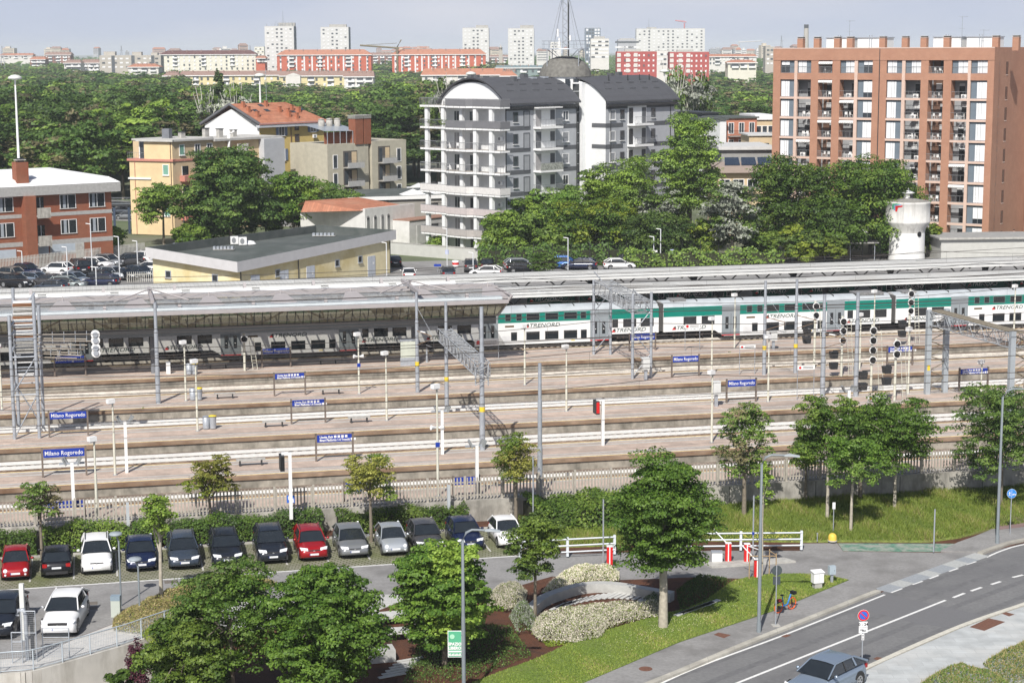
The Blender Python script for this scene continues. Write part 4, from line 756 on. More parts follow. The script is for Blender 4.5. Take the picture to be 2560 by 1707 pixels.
# big right gantry
p1=G(2317,985,1.4); p2=G(2361,981,1.4); p3=G(2523,1060,1.4); t1=HT(p1,775)-1.4
root=empty('portal_gantry',p1,TH,'massive portal gantry with square posts and a wide rusty girder at far right','gantry')
def loc(P): s,n=SN(P); s_,n_=SN(p1); return s-s_,n-n_
m_sq=mat('square_post_steel',(.40,.44,.47),.5,.2,var=.08)
for P,tz in ((p1,t1),(p2,t1),(p3,HT(p3,828)-1.4)):
    x,y=loc(P); mb=MB(); mb.bx(x-.2,x+.2,y-.2,y+.2,0,tz,m_sq); mb.build('post',root)
x,y=loc(p2); mb=MB(); 
for k in range(11): z=.1+k*.62; s=k%2; mb.tube([(.1,0,z if s else z+.62),(x,y,z+.62 if s else z)],.045,brc[1],4); mb.tube([(.1,.1,z),(x,y+.1,z)],.025,brc[0],3)
mb.build('lattice_bracing',root)
x3,y3=loc(p3); mb=MB(); lattice_leg(mb,x3+.2,y3-.1,1.3,.8,6.8,brc[1],10,.05,.04); mb.build('lattice_leg',root)
zz=t1-.1; z3_=HT(p3,835)-1.4
mb=MB(); truss_beam(mb,(.6,.2,zz),(x3+.6,y3,z3_),1.3,1.1,14,brc[0]); mb.build('girder',root)
mb=MB(); A=np.array([.6,.2,zz+.06]);B=np.array([x3+.6,y3,z3_+.06]); d=(B-A)
for k in range(26): c=A+d*(k+.5)/26; mb.box(c,(.16+.9,.42,.06),brc[1],math.atan2(d[1],d[0])+math.pi/2)
mb.build('walkway',root); mb=MB(); truss_beam(mb,(x3+.6,y3,z3_),(x3+9,y3+.4,z3_),1.3,1.1,8,brc[0]); mb.build('side_girder',root)
for u,v in ((60,0),):
    mb=MB(); mb.bx(-.12,.12,-.21,-.20,2.0,2.45,W_yel); mb.build('number_plate',root)
# signals
def signal(u,vb,vt,heads,label,boxes=0):
    P=G(u,vb,1.4); h=HT(P,vt)-1.4; root=empty('railway_signal',P,TH,label,'railway signal','railway signals at the right'); mb=MB(); mb.tube([(0,0,0),(0,0,h)],.11,W_cream,8)
    for k in range(int(h/.3)): mb.tube([(.75-.3*(k*.3/h),.1,k*.3),(1.15-.3*(k*.3/h),.1,k*.3)],.018,W_cream,3)
    mb.tube([(.75,.1,0),(.45,.1,h-.5)],.03,W_cream,4); mb.tube([(1.15,.1,0),(.85,.1,h-.5)],.03,W_cream,4); mb.build('pole',root)
    hd=MB(); hd.disc((0,-.12,0),(0,1,0),.33,.05,W_white,20); hd.disc((0,-.16,0),(0,1,0),.26,.05,W_black,20); hd.tube([(0,-.18,0),(0,-.5,0)],[.14,.12],W_black,8); hd.bx(-.12,.12,-.1,.12,-.2,.2,W_black); hm=proto(hd,'signal_head')
    for k in range(heads): put(hm,'signal_head',root,(0,-.1,h-.45-k*.82))
    bxm=MB(); bxm.add([(-.3,-.25,-.28),(.25,-.25,-.28),(.3,.25,-.28),(-.3,.25,-.28),(-.38,-.3,.3),(.3,-.3,.3),(.35,.3,.3),(-.38,.3,.3)],[(0,3,2,1),(4,5,6,7),(0,1,5,4),(1,2,6,5),(2,3,7,6),(3,0,4,7)],mat('signal_box_black',(.03,.032,.035),.5)); bme=proto(bxm,'relay_box')
    for k in range(boxes): put(bme,'relay_box',root,(-.75,-.1,h-.9-heads*.82-k*.95)); 
    if boxes: mb=MB(); mb.bx(-.8,.05,-.04,.04,h-.6-heads*.82,h-.5-heads*.82,W_dark); mb.build('bracket',root)
    return root
signal(2103,941,790,3,'signal mast with three discs in a row, left of the tallest cluster',2)
signal(2177,977,812,4,'signal mast with four stacked discs and two black boxes, in the middle of the cluster',2)
signal(2236,1001,845,2,'signal mast with two discs nearest the camera',2)
signal(2272,862,722,3,'signal mast with three discs reaching highest, beside the train',2)
signal(2035,920,752,2,'leftmost signal mast with a ladder and two black boxes low down',2)
signal(612,926,834,1,'single short signal post on the shaded platform in front of the train',0)
# station boards
def board(u0,u1,v0,v1,vb,kind,label,z=1.4):
    P=G(u0,vb,z); sc=FPX/((P-O3)@fw); Wd=(u1-u0)/sc/math.cos(TH); h1=HT(P,v0)-z; h0=HT(P,v1)-z; root=empty('station_sign',P,TH,label,'station sign','blue station name boards and direction boards')
    mb=MB(); mb.bx(-.12,0,-.08,.08,0,h1+.12,mat('brown_sign_post',(.16,.13,.11),.7)); mb.build('post',root); mb=MB(); mb.bx(Wd,Wd+.12,-.08,.08,0,h1+.12,mat('brown_sign_post',(.16,.13,.11),.7)); mb.build('post',root)
    mb=MB(); mb.bx(.02,Wd-.02,-.05,.05,h0,h1,W_blue); p=mb.build('panel',root); hm=(h0+h1)/2
    if kind=='name': text('Milano Rogoredo',(h1-h0)*.74,W_white,p,(Wd/2,-.056,hm),(math.pi/2,0,0),bold=.003,sx=min(1.1,Wd/((h1-h0)*.74*7.6)))
    elif kind: text('Uscita Exit \u25A0 \u25A0 \u25A0 \u25A0',(h1-h0)*.42,W_white,p,(Wd*.08,-.056,hm+(h1-h0)*.2),(math.pi/2,0,0),align='LEFT',bold=.008); text('Binari Platforms 1-4 Tronchi \u25A0 \u25A0',(h1-h0)*.42,W_white,p,(Wd*.08,-.056,hm-(h1-h0)*.22),(math.pi/2,0,0),align='LEFT',sx=.85,bold=.008)
    return root
board(110,209,1124,1144,1193,'name','blue name board nearest the lower left corner of the platforms')
board(126,214,1031,1048,1093,'name','blue name board at the foot of the lattice tower with balance weights')
board(139,209,891,908,941,'name','shaded blue name board in front of the train at the left')
board(793,879,1088,1106,1153,'dir','blue direction board on the first platform left of the centre')
board(731,810,1001,1017,1060,'dir','blue direction board on the second platform left of the centre')
board(688,760,935,949,990,'dir','blue direction board on the third platform left of the centre')
board(657,723,872,885,919,'name','shaded blue board in front of the white train side, left of the centre')
board(1681,1747,891,906,942,'name','blue name board right of the centre, above the other one to its right')
board(1818,1890,951,967,1007,'name','blue name board behind the sparse tree at the right')
board(1575,1638,836,850,878,'name','blue name board seen through the gantry legs in front of the train')
board(2219,2282,868,882,915,'dir','blue direction board behind the signal masts')
board(2399,2471,923,937,978,'dir','dark blue direction board at the far right by the portal gantry')
board(100,205,1256,1273,1306,'','blue board behind the picket fence and the olive tree at the left',1.4)
board(864,905,1207,1230,1256,'','blue board behind the picket fence left of the centre',1.4)
board(1136,1196,1194,1212,1244,'','blue board behind the picket fence below the centre mast',1.4)
# white warning boards
for u0,u1,v0,v1,vb,lb in ((1848,1890,863,873,937,'white warning board on thin legs, upper right part'),(1992,2038,914,925,1000,'white warning board on thin legs beside the signals'),(2168,2218,989,1002,1060,'white notice board just above the meadow trees'),(1187,1249,848,866,898,'white notice board in front of the train doors in the centre'),(1712,1752,810,822,876,'white notice board in front of the train side right of the centre')):
    P=G(u0,vb,1.4); sc=FPX/((P-O3)@fw); Wd=(u1-u0)/sc; h1=HT(P,v0)-1.4; h0=HT(P,v1)-1.4; root=empty('warning_board',P,TH,lb,'notice board','white notice boards'); mb=MB()
    mb.tube([(.03,.04,0),(.03,.04,h1)],.03,W_galv,5); mb.tube([(Wd-.03,.04,0),(Wd-.03,.04,h1)],.03,W_galv,5); mb.build('legs',root); mb=MB(); mb.bx(0,Wd,-.02,.0,h0,h1,W_white); mb.build('panel',root); mb=MB(); mb.disc((Wd*.15,-.025,(h0+h1)/2),(0,1,0),(h1-h0)*.3,.01,W_red,12)
    for q in (.3,.6): mb.bx(Wd*.32,Wd*.9,-.025,-.02,h0+(h1-h0)*q,h0+(h1-h0)*q+.04,W_dark)
    mb.build('marking',root)
# edge warning strips on platform faces
for u0,u1,v,lb in ((760-80,545,0,''),): pass
# benches
for i,(u0,u1,v,w) in enumerate([(520,571,922,'shaded bench'),(795,846,911,'shaded bench'),(536,589,997,'bench'),(800,855,986,'bench'),(656,714,1068,'bench'),(870,926,1057,'bench'),(591,663,1165,'bench')]):
    P=G(u0,v,1.4); sc=FPX/((P-O3)@fw); Wd=(u1-u0)/sc; s,n=SN(P); root=empty('platform_bench',P,TH,uniq('low stone '+w+' '+ML[platform_of(n)]+', '+side_word(u0)),'bench','platform benches'); mb=MB(); mb.bx(0,Wd,-.22,.22,.40,.47,W_conc); mb.build('seat',root)
    for x in (.25,Wd-.25): mb=MB(); mb.bx(x-.05,x+.05,-.15,.15,0,.4,W_dark); mb.build('leg',root)
# bins, shelter, cabinets
for u,v,lb in ((524,1072,'grey litter bins with a yellow lid on the second platform at the left'),(480,936,'white and yellow recycling bins in the shade by the train'),(490,1000,'grey litter bins on the third platform beside the lamp')):
    P=G(u,v,1.4); root=empty('litter_bins',P,TH,lb,'litter bin','litter bins on the platforms'); mb=MB(); mb.lathe([(.24,0),(.28,.9),(.2,.95),(0,.96)],W_galv,12,(-.25,0,.05)); mb.build('bin',root); mb=MB(); mb.lathe([(.24,0),(.28,.9)],W_galv,12,(.25,0,.05)); mb.build('bin',root); mb=MB(); mb.lathe([(.3,.95),(.3,1.03),(0,1.06)],W_yel,12,(.25,0,0)); mb.build('lid',root)
P=G(421,934,1.4); root=empty('white_cabinet',P,TH,'narrow white cabinet standing in the shade in front of the train','cabinet'); mb=MB(); mb.bx(-.18,.18,-.15,.15,0,1.0,W_white); mb.build('body',root); mb=MB(); mb.bx(-.2,.2,-.17,.17,1.0,1.05,W_galv); mb.build('lid',root)
P=G(1001,915,1.4); root=empty('platform_shelter',P,TH,'small glass and metal shelter beside the train under the end of the glazed canopy','shelter'); mb=MB(); mb.bx(0,1.6,0,1.2,2.25,2.35,W_galv); mb.build('roof',root); mb=MB(); mb.bx(0,1.6,-.02,.02,0,.75,W_galv); mb.build('lower_panel',root); mb=MB(); mb.bx(.03,1.57,-.015,.015,.75,2.2,mat('frosted_pane',(.55,.58,.5),.2)); mb.build('glass_panel',root)
for u,v,h,lb in ((1933,873,1.7,'white trackside cabinet on a post in front of the train at the right'),(1614,950,1.9,'white trackside cabinet on a post between the gantry legs'),(1790,1016,2.0,'white trackside cabinet on a post on the second platform right of the centre')):
    P=G(u,v,1.4); root=empty('trackside_cabinet',P,TH,lb,'cabinet','trackside cabinets'); mb=MB(); mb.bx(-.12,.12,-.1,.1,0,h*.5,W_galv); mb.build('post',root); mb=MB(); mb.bx(-.3,.3,-.25,.25,h*.5,h,mat('cabinet_grey',(.6,.61,.6),.6)); mb.bx(-.42,.3,-.3,.3,h,h+.06,mat('cabinet_grey',(.6,.61,.6),.6)); mb.build('box',root)
# departure screens
for u,vb,vt,lb in ((1507,1113,995,'red framed departure screen hung from a white post in the centre of the platforms'),(728,1297,1129,'dark departure screen on a tall white post on the fence side platform')):
    P=G(u,vb,1.4); h=HT(P,vt)-1.4; root=empty('departure_screen',P,TH,lb,'screen','departure screens'); mb=MB(); mb.bx(-.1,.1,-.1,.1,0,h,W_white); mb.bx(-.5,.1,-.08,.08,h-.2,h,W_white); mb.build('post',root); mb=MB(); mb.bx(-.62,-.36,-.45,.45,h-1.1,h-.15,W_dark); mb.build('casing',root); mb=MB(); mb.bx(-.6,-.38,-.47,-.45,h-1.0,h-.2,W_red if u==1507 else W_black); mb.build('screen',root)
# overhead wires
def wire(pts,r,label,grp='overhead line wires'):
    mb=MB(); mb.tube(pts,r,mat('copper_wire',(.07,.06,.055),.6),3,False); o=mb.build('overhead_wire'); tag(o,label,'wire',grp); return o
tn=['the fence side track','the second track','the third track','the fourth track','the track of the front train','the track of the dark green train']
for k,nc in enumerate((118.4,131.2,144.2,157.4,174.3,186.45)):
    pts=[T(s,nc+.15*((i%2)*2-1),6.1) for i,s in enumerate(range(-60,200,25))]; wire(pts,.028,'contact wire above '+tn[k])
    pts=[];
    for s in range(-60,190,5): ph=((s+60)%50)/50; pts.append(T(s,nc,6.55+.9*(2*ph-1)**2))
    wire(pts,.028,'sagging carrier wire above '+tn[k])
    mb=MB()
    for s in range(-60,190,8): ph=((s+60)%50)/50; mb.tube([T(s,nc,6.1),T(s,nc,6.55+.9*(2*ph-1)**2)],.009,mat('copper_wire',(.07,.06,.055),.6),3,False)
    tag(mb.build('dropper_wires'),'short droppers between the two wires above '+tn[k],'wire','overhead line wires')
for i,(n,z) in enumerate(((124,8.6),(137,8.9),(150,9.3),(164,9.8),(121,7.3),(134,7.5),(147,7.7),(160,7.9))): wire([T(s,n,z+.35*(2*(((s+60)%50)/50)-1)**2) for s in range(-60,190,10)],.028,'single feeder wire high above the platform, '+['lowest in the picture','second from the bottom','third from the bottom','highest in the picture','the lower one of the first pair','the lower one of the second pair','the lower one of the third pair','the lower one of the fourth pair'][i])
# ================================================================ CARS
def paint(name,c,met=.2): return mat('car_paint_'+name,c,.22,met,var=.02,spec=.6)
CP={'red':paint('red',(.30,.008,.012),.1),'black':paint('black',(.012,.013,.017)),'white':paint('white',(.80,.80,.80),0),'navy':paint('navy',(.012,.02,.06)),'slate':paint('slate',(.05,.065,.09)),'nearblack':paint('nearblack',(.02,.024,.034)),'darkgrey':paint('darkgrey',(.075,.075,.08)),'grey':paint('grey',(.20,.21,.22)),'silver':paint('silver',(.45,.48,.51),.4),'bluegrey':paint('bluegrey',(.26,.32,.40),.4),'blue':paint('blue',(.02,.14,.48)),'greige':paint('greige',(.22,.20,.18)),'palegreen':paint('palegreen',(.35,.40,.40),.3),'brown':paint('brown',(.06,.045,.035))}
m_tyre=mat('tyre',(.02,.02,.02),.9); m_rim=mat('alloy_rim',(.40,.41,.42),.35,.5); m_hl=mat('headlight_lens',(.70,.72,.74),.15,var=.25,sc=9); m_tl=mat('tail_light',(.35,.01,.01),.25); m_trim=mat('plastic_trim',(.03,.03,.032),.6); m_plate=mat('number_plate',(.72,.73,.75),.5)
BODYSLOT=paint('red',(0,0,0))
def lerp(x,xs,ys): return float(np.interp(x,xs,ys))
TYPES={ # L,W,H, hood height, belt height, cabin: base front, roof front, roof rear, base rear (from the nose), tail height
'city':(3.57,1.63,1.49,.92,.96,.88,1.55,2.75,3.42,.98,.30),
'hatch':(4.2,1.79,1.46,.88,.98,1.08,1.92,3.35,4.05,1.02,.32),
'mpv':(4.05,1.75,1.54,.98,1.02,.98,1.72,3.35,3.93,1.06,.32),
'suv':(4.35,1.82,1.66,1.02,1.10,1.12,1.85,3.65,4.22,1.14,.36),
'wagon':(4.68,1.83,1.48,.90,.99,1.22,2.10,4.0,4.55,1.03,.33),
'coupe_suv':(4.75,1.88,1.62,1.02,1.10,1.30,2.15,3.7,4.65,1.16,.37),
'van':(4.9,1.90,1.92,1.12,1.12,.95,1.75,4.55,4.85,1.15,.34)}
def make_car(kind):
    L,W,H,hh,bh,a,b,c,d,th,wr=TYPES[kind]; root=empty('parked_car',(0,0,0)); cx=L/2
    # lower body: stations from nose (x=+L/2) to tail
    NS=26; ring=[]; mb=MB(); R=14
    for i in range(NS):
        t=i/(NS-1); x=L*(.5-.5*math.cos(math.pi*t)) if False else L*t
        e=min(t,1-t)*L; wf=1-.16*max(0,1-e/.55)**2.2-.03*max(0,1-e/1.4); w=W/2*wf
        top=lerp(x,[0,.12,.35,a-.05,a+.25,d-.1,L-.12,L],[hh*.66,hh*.80,hh*.90,hh,bh,th,th*.93,th*.72]); zb=lerp(x,[0,.3,L-.3,L],[.32,.20,.22,.36])
        for j in range(R):
            q=j/(R-1); an=math.pi*q; cc=math.cos(an); ss=math.sin(an); y=w*math.copysign(abs(cc)**.38,cc); z=zb+(top-zb)*(abs(ss)**.42 if q not in (0,1) else 0)
            z2=zb+(top-zb)*min(1,(abs(ss)**.42)); tum=1-.06*max(0,(z2-.55))/(1); mb.v.append((cx-x,y*tum,z2)); 
    f=[];
    for i in range(NS-1):
        for j in range(R-1): f.append((i*R+j,i*R+j+1,(i+1)*R+j+1,(i+1)*R+j))
        f.append((i*R+R-1,i*R,(i+1)*R,(i+1)*R+R-1))
    f+= [tuple(range(R-1,-1,-1)),tuple((NS-1)*R+j for j in range(R))]
    k=mb.mi(BODYSLOT)
    for q in f: mb.f.append(q); mb.m.append(k); mb.sm.append(True)
    # roof shell and pillars
    wb=W/2*.91; wt=W/2*.72; zr=H; X=lambda x: cx-x
    nr=7; rows=[]
    roof=[]; zrr=lambda x: zr-.05*((x-(b+c)/2)/((c-b)/2))**2
    vs=[];fs=[]
    for i in range(nr):
        x=b-.06+(c-b+.12)*i/(nr-1); 
        for j in range(7): y=-wt*1.03+2.06*wt*j/6; vs.append((X(x),y,zrr(x)-.045*(y/wt)**2+.012))
    for i in range(nr-1):
        for j in range(6): fs.append((i*7+j,i*7+j+1,(i+1)*7+j+1,(i+1)*7+j))
    mb.add(vs,fs,BODYSLOT,True)
    for sg in(-1,1):
        base=[(X(a),sg*wb,bh),(X(b),sg*wt,zr-.07),(X(c),sg*wt,zr-.07),(X(d),sg*wb,th-.02)]
        mb.tube([base[0],base[1]],.038,BODYSLOT,5); mb.tube([base[1],((base[1][0]+base[2][0])/2,sg*wt*1.01,zr-.045),base[2]],.045,BODYSLOT,5); mb.tube([base[2],base[3]],.06,BODYSLOT,5)
        xm=(a+b)/2*.3+(c+d)/2*.7 if kind in('suv','wagon','van') else None
        m1=b+(c-b)*.42; mb.tube([(X(m1+.02),sg*(wb),bh),(X(m1-.05),sg*wt*1.0,zr-.07)],.035,m_trim,4)
        if kind in ('suv','wagon','van','coupe_suv','mpv','hatch'): m3=b+(c-b)*.9; mb.tube([(X(m3+.1),sg*wb,th),(X(m3),sg*wt,zr-.07)],.055,BODYSLOT,4)
        if kind in ('suv','wagon','mpv'): mb.tube([(X(b+.2),sg*wt*.93,zr+.01),(X((b+c)/2),sg*wt*.93,zr+.05),(X(c-.1),sg*wt*.93,zr-.0)],.022,m_trim,4)
    body=mb.build('body',root)
    # glass
    ZT=zr-.075; g=lambda nm,q: (lambda m_: (m_.quad(q,W_glassd),m_.build(nm,root)))(MB())
    e=.985
    def gl(nm,q,wf=0):
        m_=MB(); m_.quad(q,W_glassd)
        return m_.build(nm,root)
    gl('windscreen',[(X(a+.01),-wb*e,bh-.03),(X(a+.01),wb*e,bh-.03),(X(b),wt*e,ZT),(X(b),-wt*e,ZT)][::-1])
    gl('rear_window',[(X(d-.01),-wb*e,th-.03),(X(c),-wt*e,ZT),(X(c),wt*e,ZT),(X(d-.01),wb*e,th-.03)][::-1])
    for sg in(-1,1):
        q=[(X(a+.02),sg*wb*e,bh-.05),(X(b),sg*wt*e,ZT),(X(c),sg*wt*e,ZT),(X(d-.02),sg*wb*e,th-.05)]; gl('side_window',q if sg<0 else q[::-1])
    # wheels
    wm=MB(); wm.tube([(0,-.11,0),(0,.11,0)],wr,m_tyre,18,True,False); rm=MB(); rm.disc((0,0,0),(0,1,0),wr*.66,.02,m_rim,14)
    for q in range(5): aa=q*1.2566; rm.disc((wr*.38*math.cos(aa),-.012,wr*.38*math.sin(aa)),(0,1,0),wr*.13,.008,W_black,6)
    tme=proto(wm,'tyre'); rme_=proto(rm,'rim'); ar=MB(); ar.disc((0,0,0),(0,1,0),wr*1.16,.03,W_black,20); ame=proto(ar,'wheel_arch')
    for x in (.82 if kind!='city' else .66,L-.84 if kind!='city' else L-.62):
        for sg in(-1,1):
            wh=put(tme,'wheel',root,(X(x),sg*(W/2-.13),wr)); put(rme_,'rim',wh,(0,sg*.112,0),0 if sg<0 else math.pi); put(ame,'wheel_arch',root,(X(x),sg*(W/2*.968),wr+.03))
    # front and rear details
    yh=W/2*.70
    for sg in(-1,1):
        h=MB(); r=.10 if kind=='city' else .0
        if kind=='city': h.disc((cx-.10,sg*yh*.95,hh*.70),(1,sg*.25,.35),.115,.06,m_hl,14); h.disc((cx-.05,sg*yh*.95,hh*.46),(1,sg*.25,.1),.06,.06,m_hl,10)
        else: h.add([(cx-.06,sg*yh*.55,hh*.70),(cx-.20,sg*W/2*.86,hh*.74),(cx-.42,sg*W/2*.93,hh*.86),(cx-.20,sg*yh*.62,hh*.845),(cx-.16,sg*yh*.58,hh*.60),(cx-.24,sg*W/2*.80,hh*.60)],[(0,1,2,3),(0,4,5,1),(3,2,1,0),(1,5,4,0)],m_hl)
        h.build('headlight',root,(.045,0,0))
        t_=MB(); t_.bx(-cx+.0,-cx+.16,sg*W/2*.58,sg*W/2*.86,th*.68,th*.86,m_tl); t_.build('tail_light',root)
        mi=MB(); mi.lathe([(.0,-.08),(.09,-.05),(.10,.03),(.0,.08)],BODYSLOT,8,(X(a+.38),sg*(W/2+.10),bh+.06)); mi.bx(X(a+.42),X(a+.34),sg*(W/2-.08),sg*(W/2+.06),bh+.02,bh+.05,m_trim); mi.build('mirror',root)
    gr=MB()
    if kind!='city': gr.bx(cx-.16,cx-.025,-W*.21,W*.21,hh*.56,hh*.74,m_trim); gr.bx(cx-.03,cx-.018,-W*.2,W*.2,hh*.645,hh*.66,m_rim); gr.disc((cx-.015,0,hh*.665),(1,0,0),.06,.02,m_rim,12)
    if kind=='coupe_suv': gr.bx(cx-.2,cx-.005,-W*.26,W*.26,.40,hh*.78,m_trim); gr.bx(cx-.01,cx+.0,-W*.25,W*.25,.62,.64,m_rim)
    if kind=='suv': [gr.bx(cx-.35,cx-.03,sg*W*.30,sg*W*.46,.25,.52,m_trim) for sg in (-1,1)]
    gr.bx(cx-.2,cx-.02,-W*.33,W*.33,.27,hh*.42,m_trim); gr.build('grille',root)
    pl=MB(); pl.bx(cx-.015,cx+.005,-.26,.26,.42,.53,m_plate); pl.bx(cx-.015,cx+.007,-.27,-.235,.42,.53,W_blue); pl.build('front_plate',root); pl=MB(); pl.bx(-cx-.012,-cx+.03,-.26,.26,.60,.71,m_plate); pl.build('rear_plate',root)
    lb=MB(); lb.bx(-cx-.01,-cx+.2,-W*.34,W*.34,.28,.45,m_trim); lb.build('rear_bumper_trim',root)
    return root
CARP={}
def car(kind,color,P,rz,label,group,name='parked_car',cat='car'):
    if kind not in CARP: CARP[kind]=make_car(kind); r=CARP[kind]
    else: r=copy_tree(CARP[kind])
    for ch in [r]+list(r.children_recursive):
        if ch.type=='MESH':
            for sl_ in ch.material_slots:
                if sl_.material and sl_.material.name.startswith('car_paint_'): sl_.link='OBJECT'; sl_.material=CP[color]
    r.location=tuple(float(q) for q in P); r.rotation_euler=(0,0,rz); r.name=name; tag(r,label,cat,group); return r
rows=[('city','red',(-28.4,101.4),0,'small red city car, first in the parking row at the far left'),
('hatch','black',(143,1437),1,'black hatchback parked tail first beside the red city car'),
('suv','white',(243,1433),0,'tall white crossover with dark lower bumper in the parking row'),
('hatch','navy',(355,1430),0,'dark blue saloon behind the young silvery tree'),
('wagon','slate',(463,1425),0,'slate blue saloon right of the silvery tree'),
('wagon','nearblack',(570,1416),0,'near black estate car with roof rails behind the airy tree'),
('suv','nearblack',(683,1408),0,'dark blue crossover left of the dark red hatchback'),
('mpv','red',(785,1402),0,'dark red hatchback in the middle of the parking row'),
('hatch','grey',(884,1390),0,'grey hatchback right of the dark red one'),
('city','silver',(985,1383),0,'light silver small car with a black grille'),
('hatch','darkgrey',(1072,1378),0,'dark grey hatchback right of the light silver car'),
('hatch','navy',(1172,1372),0,'dark blue hatchback hidden behind the tree by the street lamp'),
('city','white',(1276,1368),0,'small white car at the right end of the parking row')]
for i,(k,c,p,rev,lb) in enumerate(rows):
    L=TYPES[k][0]; Pf=np.array([p[0],p[1],0]) if p[0]<0 else G(p[0],p[1],0)
    if i==0: Pf=G(40,1448,0)
    s,n=SN(Pf); n=104.15+ (0.15 if i in (2,3) else 0)
    C=T(s,n+L/2,.012); car(k,c,C,TH+(math.pi/2 if rev else -math.pi/2),lb,'cars in the front parking row')
P=G(138,1596,.0); car('coupe_suv','white',(P[0],P[1]+2.3,.03),-math.pi/2+.06,'white hatchback with a wide dark grille parked behind the walkway railing','cars in the front parking row')
P=G(-5,1602,.0); car('coupe_suv','nearblack',(P[0]-.3,P[1]+2.3,.03),-math.pi/2+.06,'dark estate car cut off by the left edge beside the white hatchback','cars in the front parking row')
P=G(2062,1730,0); rd_=math.atan2(-1,-1)
d1=G(1700,1686,0); d2=G(2195,1482,0); ang=math.atan2(d2[1]-d1[1],d2[0]-d1[0])
car('coupe_suv','bluegrey',(P[0],P[1],.02),ang+math.pi,'silver blue hatchback driving on the road at the bottom right','cars on the road','moving_car')
FG='cars in the far station car park'
fc=[('suv','greige',20,702,150,'greige crossover at the left edge of the far car park'),('suv','navy',70,694,-35,'dark navy crossover second from the left by the white pickets'),('suv','white',142,690,163,'white crossover seen from the side in front of the white pickets'),('van','nearblack',196,686,120,'dark people carrier seen from behind beside the white crossover'),('hatch','nearblack',222,682,-30,'black car half hidden right of the people carrier'),('wagon','white',245,674,-30,'white estate car near the picket fence'),('suv','grey',272,670,-32,'grey crossover near the fence under the lamp'),('suv','darkgrey',318,668,-150,'dark grey hatchback near the fence'),('suv','white',350,661,155,'white crossover next to the yellow building'),('hatch','white',371,684,165,'white car cut by the corner of the yellow building'),('suv','silver',285,702,-30,'silver crossover with bright headlights in the middle row'),('hatch','nearblack',312,703,-32,'dark saloon right of the silver crossover'),('wagon','slate',352,696,-35,'dark blue estate second from the right in the middle row'),('wagon','bluegrey',188,713,-32,'blue grey saloon in the second row'),('hatch','black',238,708,170,'dark hatchback with lit tail light'),('hatch','white',158,714,-30,'white hatchback behind the blue grey saloon'),('wagon','navy',252,719,172,'navy saloon in the nearest row'),('wagon','palegreen',170,724,-10,'pale green estate car in the nearest row'),('wagon','bluegrey',92,713,-30,'light blue grey saloon left of the pale green estate'),('suv','black',42,722,-28,'black crossover in the nearest row at the left'),('hatch','slate',128,732,168,'slate hatchback lowest in the far car park'),('hatch','darkgrey',-4,716,-30,'dark car cut by the left edge'),('hatch','darkgrey',118,718,165,'dark grey car between the blue grey saloons')]
for k,c,u,v,dg,lb in fc: car(k,c,G(u,v-4,.97),math.radians(dg),lb,FG)
MGc='cars in the forecourt beyond the station'
mc=[('hatch','black',985,668,100,'black car behind the corner of the yellow building'),('hatch','white',1022,700,95,'white car roof just above the canopy, leftmost of the forecourt cars'),('wagon','slate',1120,696,95,'blue grey car roof above the canopy'),('hatch','white',1215,694,170,'white car roof above the canopy in front of the dark cars'),('suv','darkgrey',1177,680,92,'dark grey crossover seen from behind in the forecourt'),('suv','black',1219,678,88,'black crossover seen from behind in the forecourt'),('wagon','silver',1303,676,8,'silver estate car left of the bright blue one'),('hatch','black',1306,684,5,'black car roof in front of the silver estate'),('suv','blue',1412,674,-5,'bright blue crossover beside the ivy hedge'),('wagon','navy',1448,676,172,'dark blue saloon beside the bright blue crossover'),('suv','black',1578,667,5,'black off roader parked by the ivy hedge'),('hatch','white',1548,676,5,'white car roof in front of the black off roader'),('hatch','black',2560,613,170,'black car at the right edge beside the brick tower')]
for k,c,u,v,dg,lb in mc: car(k,c,G(u,v-3,.97),math.radians(dg),lb,MGc)
for k,c,u,v,dg,lb in [('wagon','silver',305,535,170,'silver car on the road between the brick building and the cream one'),('hatch','grey',318,548,170,'grey car behind the footbridge')]: car(k,c,G(u,v,.95),math.radians(dg),lb,'cars on the road behind the station')
# ================================================================ BUILDINGS
def wme(w,h,pane,frame=None,depth=.06,mull=1,sill=None,shut=None,blind=0,bm=None):
    """window mesh, centred, lying in the xz plane, facing -y"""
    mb=MB(); mb.bx(-w/2,w/2,-.01,.02,-h/2,h/2,pane)
    if frame:
        for x0,x1,z0,z1 in ((-w/2-.06,-w/2+.05,-h/2-.05,h/2+.05),(w/2-.05,w/2+.06,-h/2-.05,h/2+.05),(-w/2+.05,w/2-.05,h/2-.05,h/2+.05),(-w/2+.05,w/2-.05,-h/2-.05,-h/2+.05)): mb.bx(x0,x1,-depth,.02,z0,z1,frame)
        for k in range(mull): x=-w/2+w*(k+1)/(mull+1); mb.bx(x-.03,x+.03,-depth*.8,-.01,-h/2+.05,h/2-.05,frame)
    if blind: mb.bx(-w/2+.05,w/2-.05,-.03,-.012,h/2-.05-h*blind,h/2-.05,bm)
    if shut:
        for sg in (-1,1): mb.bx(sg*(w/2+w*.27)-w*.22,sg*(w/2+w*.27)+w*.22,-.08,-.03,-h/2,h/2,shut)
    if sill: mb.bx(-w/2-.12,w/2+.12,-.16,.02,-h/2-.12,-h/2-.05,sill)
    return proto(mb,'window')
